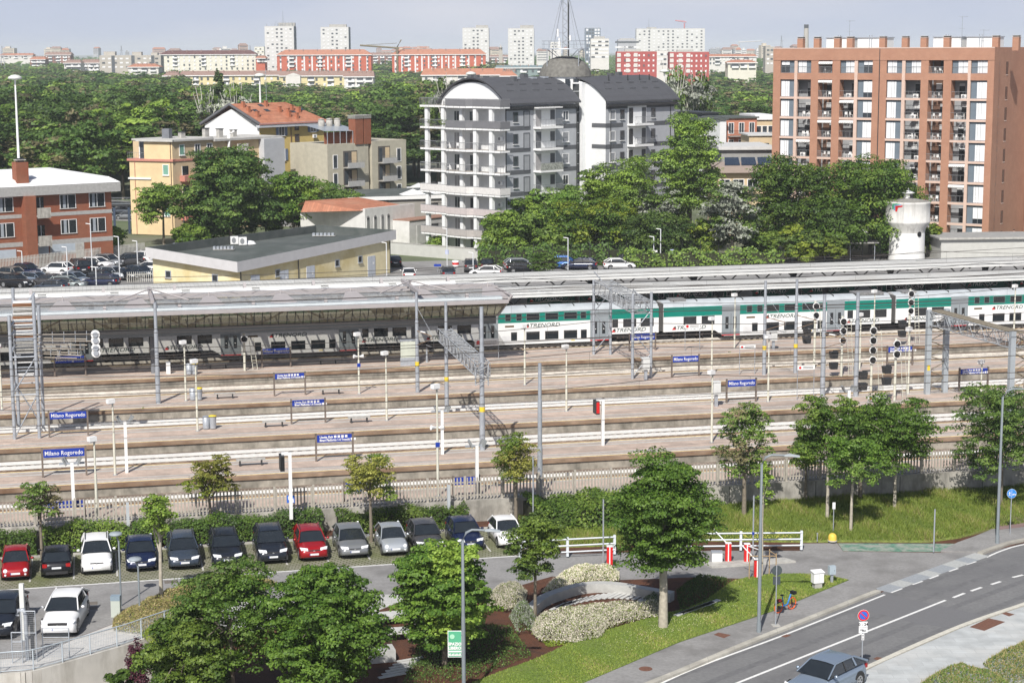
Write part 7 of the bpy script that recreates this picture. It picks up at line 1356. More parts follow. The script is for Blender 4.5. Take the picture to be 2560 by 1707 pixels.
m_tw1=mat('white_concrete_tower',(.62,.62,.60),.9,var=.04,sc=.2); m_tws=mat('dark_tower_side',(.17,.20,.23),.8)
TG='four white tower blocks on the skyline'
cs=[.25,.3,.8,.9,.2,.3]
for (u0,u1,vt,Y,rb,lb) in ((661,733,67,1530,(695,735,58),'leftmost of the four white towers, topped by many antennas'),(801,870,69,1590,(822,864,62),'second white tower from the left, above the left red building'),(1156,1221,71,1640,(1189,1219,64),'third white tower from the left, beside the second red building'),(1270,1334,72,1660,(1300,1333,64),'rightmost of the four white towers, left of the radio mast')):
    r_,L,H=tower(u0,u1,vt,Y,lb,m_tw1,13,6,rb,16,colseq=cs,group=TG); mb=MB(); mb.bx(L,L+.3,1,16,0,H,m_tws); mb.build('side_wall',r_)  # right side of each tower in a darker, bluer colour
    if u0==661:
        mb=MB(); rd=random.Random(2)
        for k in range(16): x=rd.uniform(.5,L-.5); mb.tube([(x,2,H),(x,2,H+rd.uniform(2,4.5))],.14,W_galv,3)
        mb.tube([(L*.62,4,H+2),(L*.62,4,H+13)],[.3,.08],W_galv,4); mb.build('antenna',r_)
def longhouse(u0,u1,vr,ve,vb,Y,label,wall,roofm,strips,name='apartment_block',dep=14,hip=.06,group=None,winc=12,fl=5,hipL=True,zb=0,stripm=None):
    P=AT(u0,ve,Y); L=(u1-u0)/FPX*Y; H=P[2]-zb; R=max(AT(u0,vr,Y+dep/2)[2]-zb,H+1); root=empty(name,(P[0],P[1],zb),0,label,'building',group); mb=MB(); mb.bx(0,L,0,dep,0,H,wall); mb.build('wall',root)
    h_=L*hip; mb=MB(); o=.8; mb.add([(-o,-o,H),(L+o,-o,H),(L-h_,dep/2,R),(h_,dep/2,R),(L+o,dep+o,H),(-o,dep+o,H)],[(0,1,2,3),(1,4,2),(4,5,3,2),(5,0,3)],roofm); mb.bx(-o,L+o,-o-.1,-o,H-.5,H,m_slab); mb.build('roof',root)
    if stripm:
        for k in range(strips): x=L*(k+.5)/strips; mb=MB(); mb.bx(x-.75,x+.45,-.12,0,.5,H-.6,stripm); mb.build('window_strip',root)
    a=hz_win(1.3,1.6,m_wdk); b=hz_win(1.3,1.6,m_wlt); rd=random.Random(u0+3); c_=0
    for f in range(fl):
        for k in range(winc):
            if c_>96: break
            put(a if rd.random()<.55 else b,'window',root,(L*(k+.5)/winc,-.1,H-2.2-f*3.1)); c_+=1
    bl=MB(); bl.bx(0,4,-1.2,0,0,1,m_slab); bl.bx(0.2,3.8,-.1,-.02,1,2.6,m_wdk); bm_=proto(bl,'balcony')
    for k in range(3):
        for f in range(min(fl,3)): put(bm_,'balcony',root,(L*(.13+.3*k),0,H-3.2-f*3.1))
    cm=MB(); cm.bx(0,.6,0,.6,-1.2,.4,m_rbr); cm=proto(cm,'chimney')
    for k in range(6): put(cm,'chimney',root,(L*(.12+.15*k),dep*.3,R))
    return root
m_redp=mat('red_orange_plaster',(.50,.125,.07),.85,var=.05,sc=.3); m_rtf=mat('faded_tile_roof',(.42,.19,.12),.9,var=.1,sc=.5); m_rdk=mat('maroon_roof',(.13,.06,.055),.85,var=.1,sc=.5); m_rbr=mat('brown_pink_tile_roof',(.30,.20,.165),.9,var=.1,sc=.5); m_crf=mat('pale_cream_plaster',(.68,.66,.56),.85,var=.04,sc=.3); m_ylf=mat('pale_yellow_far_plaster',(.66,.58,.33),.85,var=.05,sc=.3); m_gry=mat('greige_plaster',(.44,.41,.36),.85,var=.05,sc=.3); m_whf=mat('off_white_plaster',(.66,.64,.60),.85,var=.05,sc=.3)
longhouse(692,925,125,138,176,1480,'long red apartment block with a tiled hip roof below the second white tower',m_redp,m_rtf,12,winc=13,stripm=m_wlt,hip=.08)
longhouse(980,1211,124,137,172,1500,'long red apartment block with a tiled roof left of the third white tower',m_redp,m_rtf,14,winc=13,stripm=m_wlt,hip=.06)
longhouse(400,636,127,137,176,1520,'long cream apartment block with a maroon roof and white balconies',m_crf,m_rdk,0,winc=18,hip=.06)
r_,L,H=tower(248,400,140,1380,'long greige apartment block with small stair towers on its roof',m_gry,3,10,None,12,ww_=2.2,name='apartment_block')
for q,(a,b,v) in enumerate(((257,285,130),(327,350,131),(374,390,133))): mb=MB(); mb.bx((a-248)/FPX*1380,(b-248)/FPX*1380,3,9,H,H+(140-v)/FPX*1380,m_gry); mb.build('stair_tower',r_)
for a in (278,327,376): mb=MB(); mb.bx((a-248)/FPX*1380,(a-240)/FPX*1380,-.2,0,0,H,m_wdk); mb.build('stair_recess',r_)
longhouse(408,446,179,190,214,1120,'small yellow house with a gable at the left end of the yellow terrace',m_ylf,m_rbr,0,winc=3,fl=2,hip=.3)
longhouse(448,700,178,189,222,1150,'long yellow terrace with a brown roof and many chimneys',m_ylf,m_rbr,0,winc=16,fl=2,hip=.01)
longhouse(700,860,178,190,230,1120,'middle part of the yellow terrace with a white gable',m_ylf,m_rbr,0,winc=8,fl=2,hip=.01)
longhouse(860,932,178,192,232,1080,'white house with yellow balconies at the right end of the terrace',m_whf,m_rbr,0,winc=5,fl=3,hip=.01)
mb=MB(); P=AT(714,190,1110); 
root=empty('white_gable',(P[0],P[1],0),0,'white gabled projection in the middle of the yellow terrace','building'); w_=36/FPX*1110; mb.prism([(0,0),(w_,0),(w_,5),(0,5)],0,P[2],m_whf); mb.build('wall',root); mb=MB(); mb.add([(-.3,-.1,P[2]),(w_+.3,-.1,P[2]),(w_/2,-.1,P[2]+1.6),(-.3,5,P[2]),(w_+.3,5,P[2]),(w_/2,5,P[2]+1.6)],[(0,1,2),(0,2,5,3),(1,4,5,2)],m_whf); mb.build('roof',root)
longhouse(1055,1260,172,188,215,1040,'long pinkish roofed terrace left of the dome',m_whf,m_rtf,0,winc=10,fl=2,hip=.02)
r_=longhouse(1252,1290,174,190,205,1010,'small house with an orange gambrel gable left of the dome',m_redp,m_rtf,0,winc=2,fl=1,hip=.4)
longhouse(320,395,160,168,186,1280,'low orange roofed house in front of the greige block',m_whf,m_rtf,0,winc=4,fl=1,hip=.15)
longhouse(1240,1380,164,170,182,1200,'low grey glazed roof building behind the dome',mat('grey_green_glazing',(.22,.28,.28),.5),mat('grey_green_glazing',(.22,.28,.28),.5),0,winc=10,fl=1,hip=.01)
tower(1463,1501,71,2300,'dark glass office tower on the skyline right of the radio mast',mat('blue_grey_glass_facade',(.17,.21,.26),.3,var=.1,sc=.1),12,5,None,20,ww_=2.6,wh_=2.6,fh=3.9)
tower(1477,1522,98,1500,'white stepped apartment building in front of the dark glass tower',m_whf,5,5,(1485,1512,92),14,ww_=3,wh_=1.3)
tower(1591,1760,73,1800,'wide white slab block on the skyline, the largest one',m_tw1,7,14,(1618,1641,69),14,colseq=[.3,.4,1,.3,.4,.5,1,1,.3,.5,1,.6,.5,.5])
tower(1545,1590,100,1700,'grey banded office building left of the wide white slab',mat('grey_banded_facade',(.40,.41,.43),.8),3,3,(1550,1585,97),14,ww_=12,wh_=1.6,fh=4.5)
tower(1376,1402,106,2200,'small pale tower just left of the radio mast',m_whf,4,3,None,10)
m_rose=mat('rose_red_plaster',(.40,.085,.075),.85,var=.05,sc=.3)
for u0,u1,vt,lb in ((1542,1641,130,'rose red block with white balconies, left of the pair'),(1674,1772,131,'rose red block with white balconies, right of the pair')):
    r_,L,H=tower(u0,u1,vt,1120,lb,m_rose,4,8,(u0+20,u0+60,vt-6),14,ww_=1.0,colseq=[.1]*8,name='apartment_block')
    for a in (0,.22,.42): mb=MB(); [mb.bx(L*a+.2,L*a+2.4,-.3,0,H-3-f*3.1,H-.8-f*3.1,m_whf) for f in range(4)]; mb.build('balcony',r_)
tower(1641,1676,128,1190,'white stair building between the two rose red blocks',m_whf,3,4,None,10,name='apartment_block')
longhouse(1772,1890,136,142,160,1500,'pinkish long roofs right of the rose red blocks',m_whf,m_rtf,0,winc=14,fl=2,hip=.02)
longhouse(1820,1890,150,157,175,1100,'cream gabled house with orange roof above the trees at the right',m_crf,m_rtf,0,winc=4,fl=1,hip=.2)
tower(1914,1936,118,1300,'beige block left of the brick tower roof line',m_gry,4,2,None,10)
longhouse(112,175,131,138,160,1900,'brick coloured terrace block with white roof huts at the far left',mat('brown_brick_far',(.28,.14,.11),.9),m_rbr,0,winc=9,fl=3,hip=.01)
longhouse(160,200,150,158,182,1500,'white house with a brown roof at the left, nearer one',m_whf,m_rbr,0,winc=5,fl=3,hip=.1)
longhouse(200,247,149,158,180,1520,'white house with a brown roof left of the greige block',m_whf,m_rbr,0,winc=5,fl=2,hip=.1)
longhouse(75,112,142,149,162,1750,'low brick house among the trees at the far left',mat('brown_brick_far',(.28,.14,.11),.9),m_rtf,0,winc=5,fl=2,hip=.1)
longhouse(0,80,134,139,150,2100,'row of reddish roofs at the far left on the skyline',m_whf,m_rtf,0,winc=8,fl=1,hip=.02)
longhouse(640,662,140,146,160,1500,'orange roofed house left of the first tower',m_redp,m_rtf,0,winc=3,fl=1,hip=.1)
tower(636,660,118,2000,'cream block between the cream long house and the first tower',m_crf,4,4,None,10)
longhouse(925,985,132,138,162,1900,'mixed brick terraces between the two red blocks',mat('brown_brick_far',(.28,.14,.11),.9),m_rbr,0,winc=8,fl=3,hip=.02)
longhouse(1222,1272,138,143,160,2000,'reddish terraces around the church tower',mat('brown_brick_far',(.28,.14,.11),.9),m_rbr,0,winc=6,fl=3,hip=.02)
P=AT(1252,150,1800); root=empty('church_tower',(P[0],P[1],0),0,'small grey church tower between the third and fourth white tower','tower'); mb=MB(); h=AT(1252,127,1800)[2]; mb.bx(-1.8,1.8,-1.8,1.8,0,h,m_gry); mb.build('shaft',root); mb=MB(); mb.lathe([(1.5,h),(1.5,h+2.5),(1.9,h+2.6),(.8,h+3.6),(.15,h+5.6)],m_gry,8); mb.build('spire',root)
# skyline: many small pale buildings, each its own
rd=random.Random(21); skm=[mat('skyline_pale_%s'%n,c,.9,var=.08,sc=.1) for n,c in (('white',(.62,.61,.58)),('rose',(.45,.33,.28)),('grey',(.36,.37,.38)),('cream',(.56,.50,.40)))]
for k in range(110):
    u=rd.choice([rd.uniform(-40,640),rd.uniform(930,1240),rd.uniform(1340,1940),rd.uniform(1760,2640),rd.uniform(1760,1960)]); Y=rd.uniform(2000,5000); v=128-rd.uniform(-2,7)-(9 if rd.random()<.10 else 0); P=AT(u,v,Y); w_=rd.uniform(8,36)/FPX*Y*.9; h=max(6,P[2])
    mk=rd.randrange(4); fr=rd.random()<.6; zn=('at the left edge' if u<130 else 'above the wood' if u<300 else 'behind the greige and cream blocks' if u<660 else 'between the red blocks' if u<1050 else 'around the third white tower' if u<1280 else 'beside the radio mast' if u<1500 else 'near the wide white slab' if u<1780 else 'just left of the brick tower' if u<1950 else 'over the brick tower roof'); lbk=('low ' if P[2]<24 else 'taller ')+('narrow ' if w_*FPX/Y<14 else 'broad ')+['white','rose','grey','cream'][mk]+(' tile roofed' if fr else ' flat roofed')+' building on the skyline '+zn
    root=empty('distant_building',(P[0],P[1],0),rd.uniform(-.3,.3),lbk,'building','distant buildings on the skyline'); mb=MB(); m=skm[mk]; mb.bx(0,w_,0,14,0,h,m); mb.build('wall',root); mb=MB()
    if fr: mb.add([(-.5,-.5,h),(w_+.5,-.5,h),(w_-2,7,h+3),(2,7,h+3),(w_+.5,14,h),(-.5,14,h)],[(0,1,2,3),(1,4,2),(4,5,3,2),(5,0,3)],rd.choice([m_rtf,m_rbr])) 
    else: mb.bx(w_*.2,w_*.6,3,9,h,h+3,m)
    mb.build('roof',root); mb=MB(); 
    for f in range(int(min(h,15)/3.2)): mb.bx(w_*.08,w_*.92,-.12,0,h-2.2-f*3.2,h-1.2-f*3.2,m_wdk)
    mb.build('windows',root)
for u,vt,lb in ((150,127,'pale'),): pass
# chimneys, pylons, cranes
P=AT(2016,62,2600); root=empty('power_station_chimney',(P[0],P[1],0),0,'tall slender industrial chimney with a dark tip above the brick tower','chimney'); mb=MB(); mb.tube([(0,0,0),(0,0,P[2]*.92)],[4.5,3.2],m_gry,12); mb.build('shaft',root); mb=MB(); mb.tube([(0,0,P[2]*.92),(0,0,P[2])],3.3,W_dark,12); mb.build('tip',root)
for u,vt,Y,lb in ((1954,90,1900,'lattice pylon left of the brick tower'),(625,114,1900,'lattice pylon left of the first white tower'),(303,115,1700,'thin lattice pylon above the greige block'),(5,116,1700,'thin lattice pylon at the far left')):
    P=AT(u,vt,Y); root=empty('pylon',(P[0],P[1],0),0,lb,'pylon','lattice pylons on the skyline'); mb=MB(); h=P[2]; mb.tube([(-3,0,0),(0,0,h)],.3,W_galv,3); mb.tube([(3,0,0),(0,0,h)],.3,W_galv,3)
    for q in (.6,.75,.88): mb.tube([(-5*(1.2-q),0,h*q),(5*(1.2-q),0,h*q)],.25,W_galv,3)
    mb.build('lattice',root)
def crane(u,vb,vt,ua,va,ub,vb2,Y,label,m):
    P=AT(u,vt,Y); root=empty('construction_crane',(P[0],P[1],0),0,label,'crane','construction cranes on the skyline'); mb=MB(); mb.tube([(0,0,0),(0,0,P[2])],.9,m,4); mb.build('tower',root); A=AT(ua,va,Y)-np.array([P[0],P[1],0]);B=AT(ub,vb2,Y)-np.array([P[0],P[1],0]); mb=MB(); mb.tube([A,B],.7,m,4); mb.tube([A,(0,0,P[2]+3)],.2,m,3); mb.build('jib',root)
crane(993,170,118,900,114,998,121,1500,'long dark crane jib between the second red block and the tree',mat('crane_dark_yellow',(.2,.17,.1),.8)); crane(1711,75,58,1688,52,1716,56,2400,'small pink and white crane above the wide white slab',mat('crane_pink',(.6,.25,.27),.8)); crane(1848,130,105,1846,106,1905,103,3500,'faint white crane far away left of the brick tower',m_whf)
P=AT(1000,100,1500); root=empty('crane_mast',(P[0],P[1],0),0,'tilted crane mast rising above the second red block','crane'); mb=MB(); mb.tube([(-1.5,0,0),(-2.5,0,P[2]-6),(1,0,P[2])],.5,mat('crane_dark_yellow',(.2,.17,.1),.8),4); mb.build('mast',root)
P=AT(1623,46,1790); root=empty('rooftop_aerial',(P[0],P[1],AT(1623,73,1790)[2]),0,'thin aerial on the roof of the wide white slab','aerial'); mb=MB(); mb.tube([(0,4,0),(0,4,P[2]-root.location.z)],[.35,.1],W_galv,4); mb.build('pole',root)
# ================================================================ WOOD
protos={}
def wood_proto(kind,k2,mix,shape,seed,nl=3400,size=.55):
    r=1.0; me=crown('crown',blobset(5.0,9.5,seed,9,shape),nl,size,kind,seed,sub=.46,nsub=11,kind2=k2,mix=mix,fill=.2); tm=trunk_mb(9,.28,9,4,seed,m_bark,5); t=proto(tm,'trunk'); return me,t
WPR=[wood_proto('dark','mid',.25,'round',301),wood_proto('dark','dark',.4,'round',302),wood_proto('mid','maple',.25,'oval',303),wood_proto('dark','brown',.45,'round',304),wood_proto('bright','mid',.5,'round',305),wood_proto('mid','brown',.35,'round',306)]
PRG=wood_proto('grey','mid',.5,'oval',307); PRC=wood_proto('dark','mid',.2,'cone',308)
WKIND=['deep green','fresh green','light green','brownish green','bright green','olive green']
def wtree(x,y,H,r,pr,label,z=.9,group=None):
    root=empty('tree',(x,y,z),random.uniform(0,6.28),label,'tree',group); s=H/14.5; sx=r/5; me,t=pr; put(me,'crown',root,(0,0,H*.30),scale=(sx,sx,s*1.08)); put(t,'trunk',root,(0,0,0),scale=(s,s,s*.8)); return root
rd=random.Random(99); WOOD=[]
def belt(n,u0,u1,Y0,Y1,H0,H1,which,test=None,r0=4.8,r1=8.0):
    c=0;t=0;pts=[]
    while c<n and t<n*40:
        t+=1; Y=math.sqrt(rd.uniform(Y0*Y0,Y1*Y1)); u=rd.uniform(u0,u1); X=(u-1280)/FPX*Y
        if test and not test(u,Y,X): continue
        r=rd.uniform(r0,r1)*(1+Y/2500)
        if any((X-a)**2+(Y-b)**2<(min(r,q)*.92)**2 for a,b,q in pts): continue
        pts.append((X,Y,r)); WOOD.append((Y,X,r,rd.uniform(H0,H1),rd.randrange(6),which,u)); c+=1
belt(190,-150,520,305,640,11,19,0,lambda u,Y,X: not(u>310 and Y<345) and not (u<330 and Y<318))
belt(120,500,1120,372,640,11,15,1,lambda u,Y,X: Y>372+max(0,(u-950)*.1))
belt(30,940,1095,390,700,14,19,1)
belt(45,1090,1400,420,800,9,12,1)
belt(110,1480,1960,345,760,11,15,2,lambda u,Y,X: not(u<1700 and Y<360))
belt(12,2540,2700,300,330,9,12,2)
belt(420,-150,460,640,1480,11,16,3,lambda u,Y,X: not (240<u<660 and 1340<Y<1420) and not(155<u<250 and Y>1450),6,8.5)
belt(200,430,1250,640,1060,8,11.5,3,None,5.5,8)
belt(170,430,1560,1160,1470,11,14,3,lambda u,Y,X: not(1050<u<1300 and Y<1240),5.5,8)
belt(200,1250,1960,760,1600,10,13.5,3,lambda u,Y,X: not(1500<u<1780 and 1060<Y<1220),6,8.5)
for u0_,u1_ in ((-100,250),(930,1250)): belt(80,u0_,u1_,1500,2300,14,19,3,None,7,11)
WOOD.sort(); NI=222
for Y,X,r,H,k,wh,u in WOOD[:NI]:
    zone='at the left edge' if u<150 else 'left of the cream house' if u<330 else 'above the cream house' if u<500 else 'above the tiled roof' if u<850 else 'left of the curved roof' if u<1110 else 'above the curved roof' if u<1500 else 'right of the second curved roof' if u<1760 else 'beside the brick tower'
    row='front' if Y<370 else 'middle' if Y<450 else 'back'
    wtree(X,Y,H,r,WPR[k],WKIND[k]+' tree in the '+row+' of the wood '+zone,group='trees of the wood')
def quads(me):
    n=len(me.polygons); co=np.empty(len(me.vertices)*3,np.float32); me.vertices.foreach_get('co',co); t=np.empty(n,np.float32); me.attributes['tint'].data.foreach_get('value',t); mi=np.empty(n,np.int32); me.polygons.foreach_get('material_index',mi); return co.reshape(n,4,3),t,mi
QD=[quads(p[0]) for p in WPR]; VV=[];TT=[];MM=[]; mats_=[]
for p in WPR:
    for m in p[0].materials:
        if m not in mats_: mats_.append(m)
rng=np.random.default_rng(4)
for Y,X,r,H,k,wh,u in WOOD[NI:]:
    q,t,mi=QD[k]; n=1000 if Y<800 else 620; idx=rng.integers(0,len(q),n); a=rng.uniform(0,6.28); c_=q[idx].mean(1,keepdims=True); V=c_+(q[idx]-c_)*(1.5 if Y<800 else 1.8); R=np.array([[math.cos(a),-math.sin(a),0],[math.sin(a),math.cos(a),0],[0,0,1]]); V=V@R.T*np.array([r/5,r/5,H/14.5*1.08])+np.array([X,Y,.9+H*.3]); VV.append(V.reshape(-1,3)); TT.append(np.clip(t[idx]*.7+rng.uniform(-.35,.6),0,1)); loc_=np.array([mats_.index(m) for m in WPR[k][0].materials]); MM.append(loc_[mi[idx]])
V=np.concatenate(VV).astype(np.float32); n=len(V)//4; me=bpy.data.meshes.new('woodland'); me.vertices.add(4*n); me.vertices.foreach_set('co',V.ravel()); me.loops.add(4*n); me.loops.foreach_set('vertex_index',np.arange(4*n,dtype=np.int32)); me.polygons.add(n); me.polygons.foreach_set('loop_start',np.arange(0,4*n,4,dtype=np.int32))
for m in mats_: me.materials.append(m)
me.polygons.foreach_set('material_index',np.concatenate(MM).astype(np.int32)); at=me.attributes.new('tint','FLOAT','FACE'); at.data.foreach_set('value',np.concatenate(TT)); me.update(calc_edges=True); me.validate()
o=bpy.data.objects.new('woodland',me); COL.objects.link(o); tag(o,'hazy far woodland between the wood and the skyline',None,None,'stuff')
# far treeline as one mass
rng=np.random.default_rng(8); mb=[]; Nf=26000; Y=rng.uniform(1700,4200,Nf); u=rng.uniform(-250,2850,Nf); X=(u-1280)/FPX*Y; cell=np.sin(X*.021+Y*.013)+np.sin(X*.05)*np.cos(Y*.02)+np.sin(X*.11+1); keep=cell>-.25; X=X[keep];Y=Y[keep];cell=cell[keep]; Zt=np.clip(12+4*cell[:],3,19)*rng.uniform(.55,1,len(X)); N_=rng.normal(size=(len(X),3))*.4; N_[:,2]+=1; N_[:,1]-=.5; N_/=np.linalg.norm(N_,axis=1)[:,None]
me=leaves_mesh('far_woodland',np.stack([X,Y,Zt],1),N_,9.0,rng.random(len(X)),LM['dark'],rng); o=bpy.data.objects.new('far_woodland',me); COL.objects.link(o); tag(o,'distant green belt along the horizon',None,None,'stuff')
# ---- single trees in the middle distance
GM='trees between the station and the houses'
def mtree(u,vb,vt,wpx,label,kind='maple',Y=None,**k):
    P=G(u,vb,1.0) if Y is None else np.array([*AT(u,vb,Y)[:2],.95]); k['nleaf']=int(k.get('nleaf',5200)*2.3); k['size']=k.get('size',.42)*.82; wpx*=1.14; k['fill']=.34; k['sub']=.48; k.setdefault('group',GM); k.setdefault('nbl',13); k.setdefault('nsub',18); tree('tree',u,vb,vt,wpx,label,kind,P=P,**k)
mtree(410,611,455,140,'roundish tree with a bent trunk in front of the cream house','mid',kind2='bright',mix=.4,zc=.28)
mtree(578,612,366,215,'large dark tree covering the cream house','dark',kind2='mid',mix=.25,zc=.06,nleaf=26000,nbl=26,size=.44)
mtree(735,600,432,150,'green tree below the yellow facade','maple',kind2='bright',mix=.3,zc=.04,nleaf=9000)
mtree(820,592,474,165,'dark bush like tree right of the yellow facade','dark',kind2='mid',mix=.4,zc=.02,nleaf=11000)
mtree(665,600,505,110,'low tree behind the roof of the yellow station building','maple',kind2='bright',mix=.5,zc=.05)
mtree(478,615,566,95,'dense rounded bush behind the station building roof','maple',kind2='bright',mix=.4,zc=.02,cat='bush')
mtree(255,640,570,105,'bright climbing bush against the brick building','bright',kind2='mid',mix=.4,zc=.02,cat='bush')
mtree(560,608,530,120,'dark low foliage under the large dark tree','dark',zc=.05)
mtree(1300,652,530,185,'rounded tree with yellowish tufts beside the balconies','bright',kind2='mid',mix=.5,zc=.05,nleaf=8500)
mtree(1250,640,520,90,'small tree squeezed against the balconies of the grey house','mid',kind2='maple',mix=.5,zc=.1)
mtree(1475,650,515,215,'wide tree with yellow green tufts in the middle of the grove','maple',kind2='lime',mix=.35,zc=.05,nleaf=9500,nbl=18)
mtree(1392,655,560,140,'lower bright tree between the two yellow tufted ones','mid',kind2='bright',mix=.45,zc=.05)
mtree(1635,655,540,180,'dark green tree in front of the poplar','dark',kind2='mid',mix=.5,zc=.05,nleaf=7500)
mtree(1768,650,545,100,'vivid yellow green tree','lime',kind2='bright',mix=.4,zc=.05,cat='tree')
mtree(1830,658,442,150,'silver leaved poplar with white foliage','grey',kind2='mid',mix=.35,zc=.08,nleaf=7500,shape='oval')
mtree(1722,635,268,170,'tallest poplar, in front of the second curved roof','mid',kind2='bright',mix=.35,zc=.12,nleaf=15000,shape='oval',nbl=24,size=.36)
mtree(1560,630,395,190,'tall pale green willow like tree left of the poplar','bright',kind2='mid',mix=.45,zc=.08,nleaf=11000,nbl=18,size=.36)
mtree(1395,630,468,200,'airy tree in front of the right facade of the grey house','mid',kind2='maple',mix=.4,zc=.08,nleaf=8000)
mtree(1500,628,420,110,'bright locust tree at the foot of the white end wall','bright',kind2='mid',mix=.4,zc=.1)
mtree(1655,640,470,120,'grey green tree with silvery patches','mid',kind2='grey',mix=.25,zc=.05)
mtree(1290,632,478,130,'green tree behind the rounded tufted one','mid',kind2='bright',mix=.3,zc=.05)
mtree(1985,640,400,215,'large dense green tree, left half of the pair in front of the brick tower','maple',kind2='bright',mix=.25,zc=.03,nleaf=16000,nbl=24)
mtree(2175,640,392,245,'large dense green tree, right half of the pair in front of the brick tower','maple',kind2='bright',mix=.25,zc=.03,nleaf=17000,nbl=26)
mtree(2080,648,500,200,'dark green lower tree between the large pair','dark',kind2='maple',mix=.5,zc=.02,nleaf=9000)
mtree(1900,655,575,100,'light green low tree at the foot of the silver poplar','mid',kind2='bright',mix=.5,zc=.02)
mtree(2005,660,572,110,'yellowish small tree by the wire fence','lime',kind2='mid',mix=.5,zc=.02)
mtree(2085,660,588,70,'little acid green tree behind the bicycle shelter','lime',kind2='bright',mix=.5,zc=.1,nleaf=2500)
mtree(2330,640,558,60,'small yellow green bush right of the water tower','bright',kind2='lime',mix=.4,zc=.02,nleaf=2200,cat='bush')
mtree(2215,645,575,70,'dark tree just left of the water tower shaft','dark',kind2='maple',mix=.4,zc=.02)
mtree(1364,684,634,68,'conical dark bush between the parked cars in the forecourt','maple',kind2='mid',mix=.4,zc=.02,nleaf=3000,cat='bush',size=.25)
mtree(1090,622,595,50,'small garden bush by the balconies','mid',kind2='bright',mix=.4,zc=.02,nleaf=1500,cat='bush',size=.25)
mtree(1345,560,520,120,'dark foliage filling the grove behind','dark',Y=275,zc=.02)
mtree(548,260,160,42,'dark poplar standing before the yellow terrace','dark',Y=500,zc=.15,nleaf=3000,shape='oval',size=.7)
for u,vt,w_,lb in ((590,205,110,'silvery tree with bare white branches in the wood left of the tiled roof'),(520,225,90,'smaller silvery tree left of the tiled roof'),(1118,190,120,'silvery tree with bare branches left of the curved roof'),(1740,175,130,'silvery tree with bare white branches right of the curved roofs'),(1690,160,90,'pale silvery tree just behind the mushroom mast at the right')):
    Y=395 if u<1000 else 400; P=np.array([*AT(u,250,Y)[:2],.9]); sc=FPX/Y; H=AT(u,vt,Y)[2]-.9; r=wtree(P[0],P[1],H,w_/2/sc,PRG,lb,group='silvery trees in the wood')
    mb=MB(); rq=random.Random(u)
    for k in range(14): a=rq.uniform(0,6.28); L=w_/2/sc*rq.uniform(.3,.9); mb.tube([(0,0,H*.35),(L*.5*math.cos(a),L*.5*math.sin(a),H*.7),(L*math.cos(a),L*math.sin(a),H*rq.uniform(.8,1.04))],[.22,.14,.05],mat('white_dead_wood',(.6,.57,.52),.9),4)
    mb.build('bare_branches',r)
# ivy hedge and garden strips
def ivy(u0,u1,v,h,label,kind='maple',kind2='bright'):
    A=G(u0,v,.95);B=G(u1,v-(u1-u0)*.008,.95); L=np.linalg.norm(B-A); rz=math.atan2(B[1]-A[1],B[0]-A[0]); root=empty('ivy_hedge',A,rz,label,'hedge','ivy grown hedges along the forecourt'); rng=np.random.default_rng(int(u0)); n=int(L*h*34); x=rng.uniform(0,L,n); hh=h*(1+.15*np.sin(x*.9)+.1*np.sin(x*2.3)); z=hh*rng.random(n)**.8; y=.25*np.sin(x*2+z*2)+rng.normal(size=n)*.15-.3+z*.25; N=np.stack([rng.normal(size=n)*.5,-1+rng.normal(size=n)*.4,.4+rng.normal(size=n)*.4],1); N/=np.linalg.norm(N,axis=1)[:,None]
    me=leaves_mesh('foliage',np.stack([x,y,z],1),N,.36,rng.random(n),LM[kind],rng,m2=LM[kind2],pick=rng.random(n)>.7); put(me,'foliage',root); mb=MB(); mb.bx(0,L,.1,.9,0,h*.8,mat('hedge_core_dark',(.03,.035,.015),.95)); mb.build('stems',root)  # same solid dark core box behind the ivy leaves
ivy(1195,1560,667,2.6,'dark ivy hedge behind the parked cars of the forecourt','dark','maple'); ivy(1560,1960,672,2.4,'lighter overgrown hedge behind the wire fence','mid','bright')
ivy(905,1140,606,1.0,'flowering garden hedge in front of the balconied house','mid','pink')
# ================================================================ STREET FURNITURE
def slamp(u,vb,vt,ua,va,label,z=.12,P=None):
    P=G(u,vb,z) if P is None else P; h=HT(P,vt)-P[2]; sc=FPX/((P-O3)@fw); dx=(ua-u)/sc; root=empty('street_lamp',P,0,label,'street lamp','curved grey street lamps'); mb=MB(); mb.tube([(0,0,0),(0,0,h*.5)],.095,W_grey,10); mb.tube([(0,0,h*.5),(0,0,h-.5),(.1*dx,0,h-.12),(.25*dx,0,h),(.6*dx,0,h-.02)],[.085,.065,.06,.055,.05],W_grey,8); mb.tube([(0,0,-.1),(0,0,.5)],.12,W_grey,10); mb.build('pole',root)
    mb=MB(); k=[(dx*.55,0,.02),(dx*.75,.16,.05),(dx*1.0,.10,-.02),(dx*1.0,-.10,-.02),(dx*.75,-.16,.05)]; mb.add([(a,b,h+c-.02) for a,b,c in k]+[(a,b,h+c-.1) for a,b,c in k],[(0,1,2,3,4),(9,8,7,6,5),(0,5,6,1),(1,6,7,2),(2,7,8,3),(3,8,9,4),(4,9,5,0)],mat('lamp_head_grey',(.42,.46,.48),.4)); mb.build('lamp_head',root); return root,h
slamp(1897,1579,1137,1990,1133,'street lamp on the front pavement beside the traffic sign seen from behind')
slamp(2493,1357,972,2590,962,'street lamp at the far bend of the road at the right')
P=G(1160,1755,0.05); r_,h=slamp(1157,1755,1324,1250,1330,'street lamp with a green notice hanging from its pole',P=P)
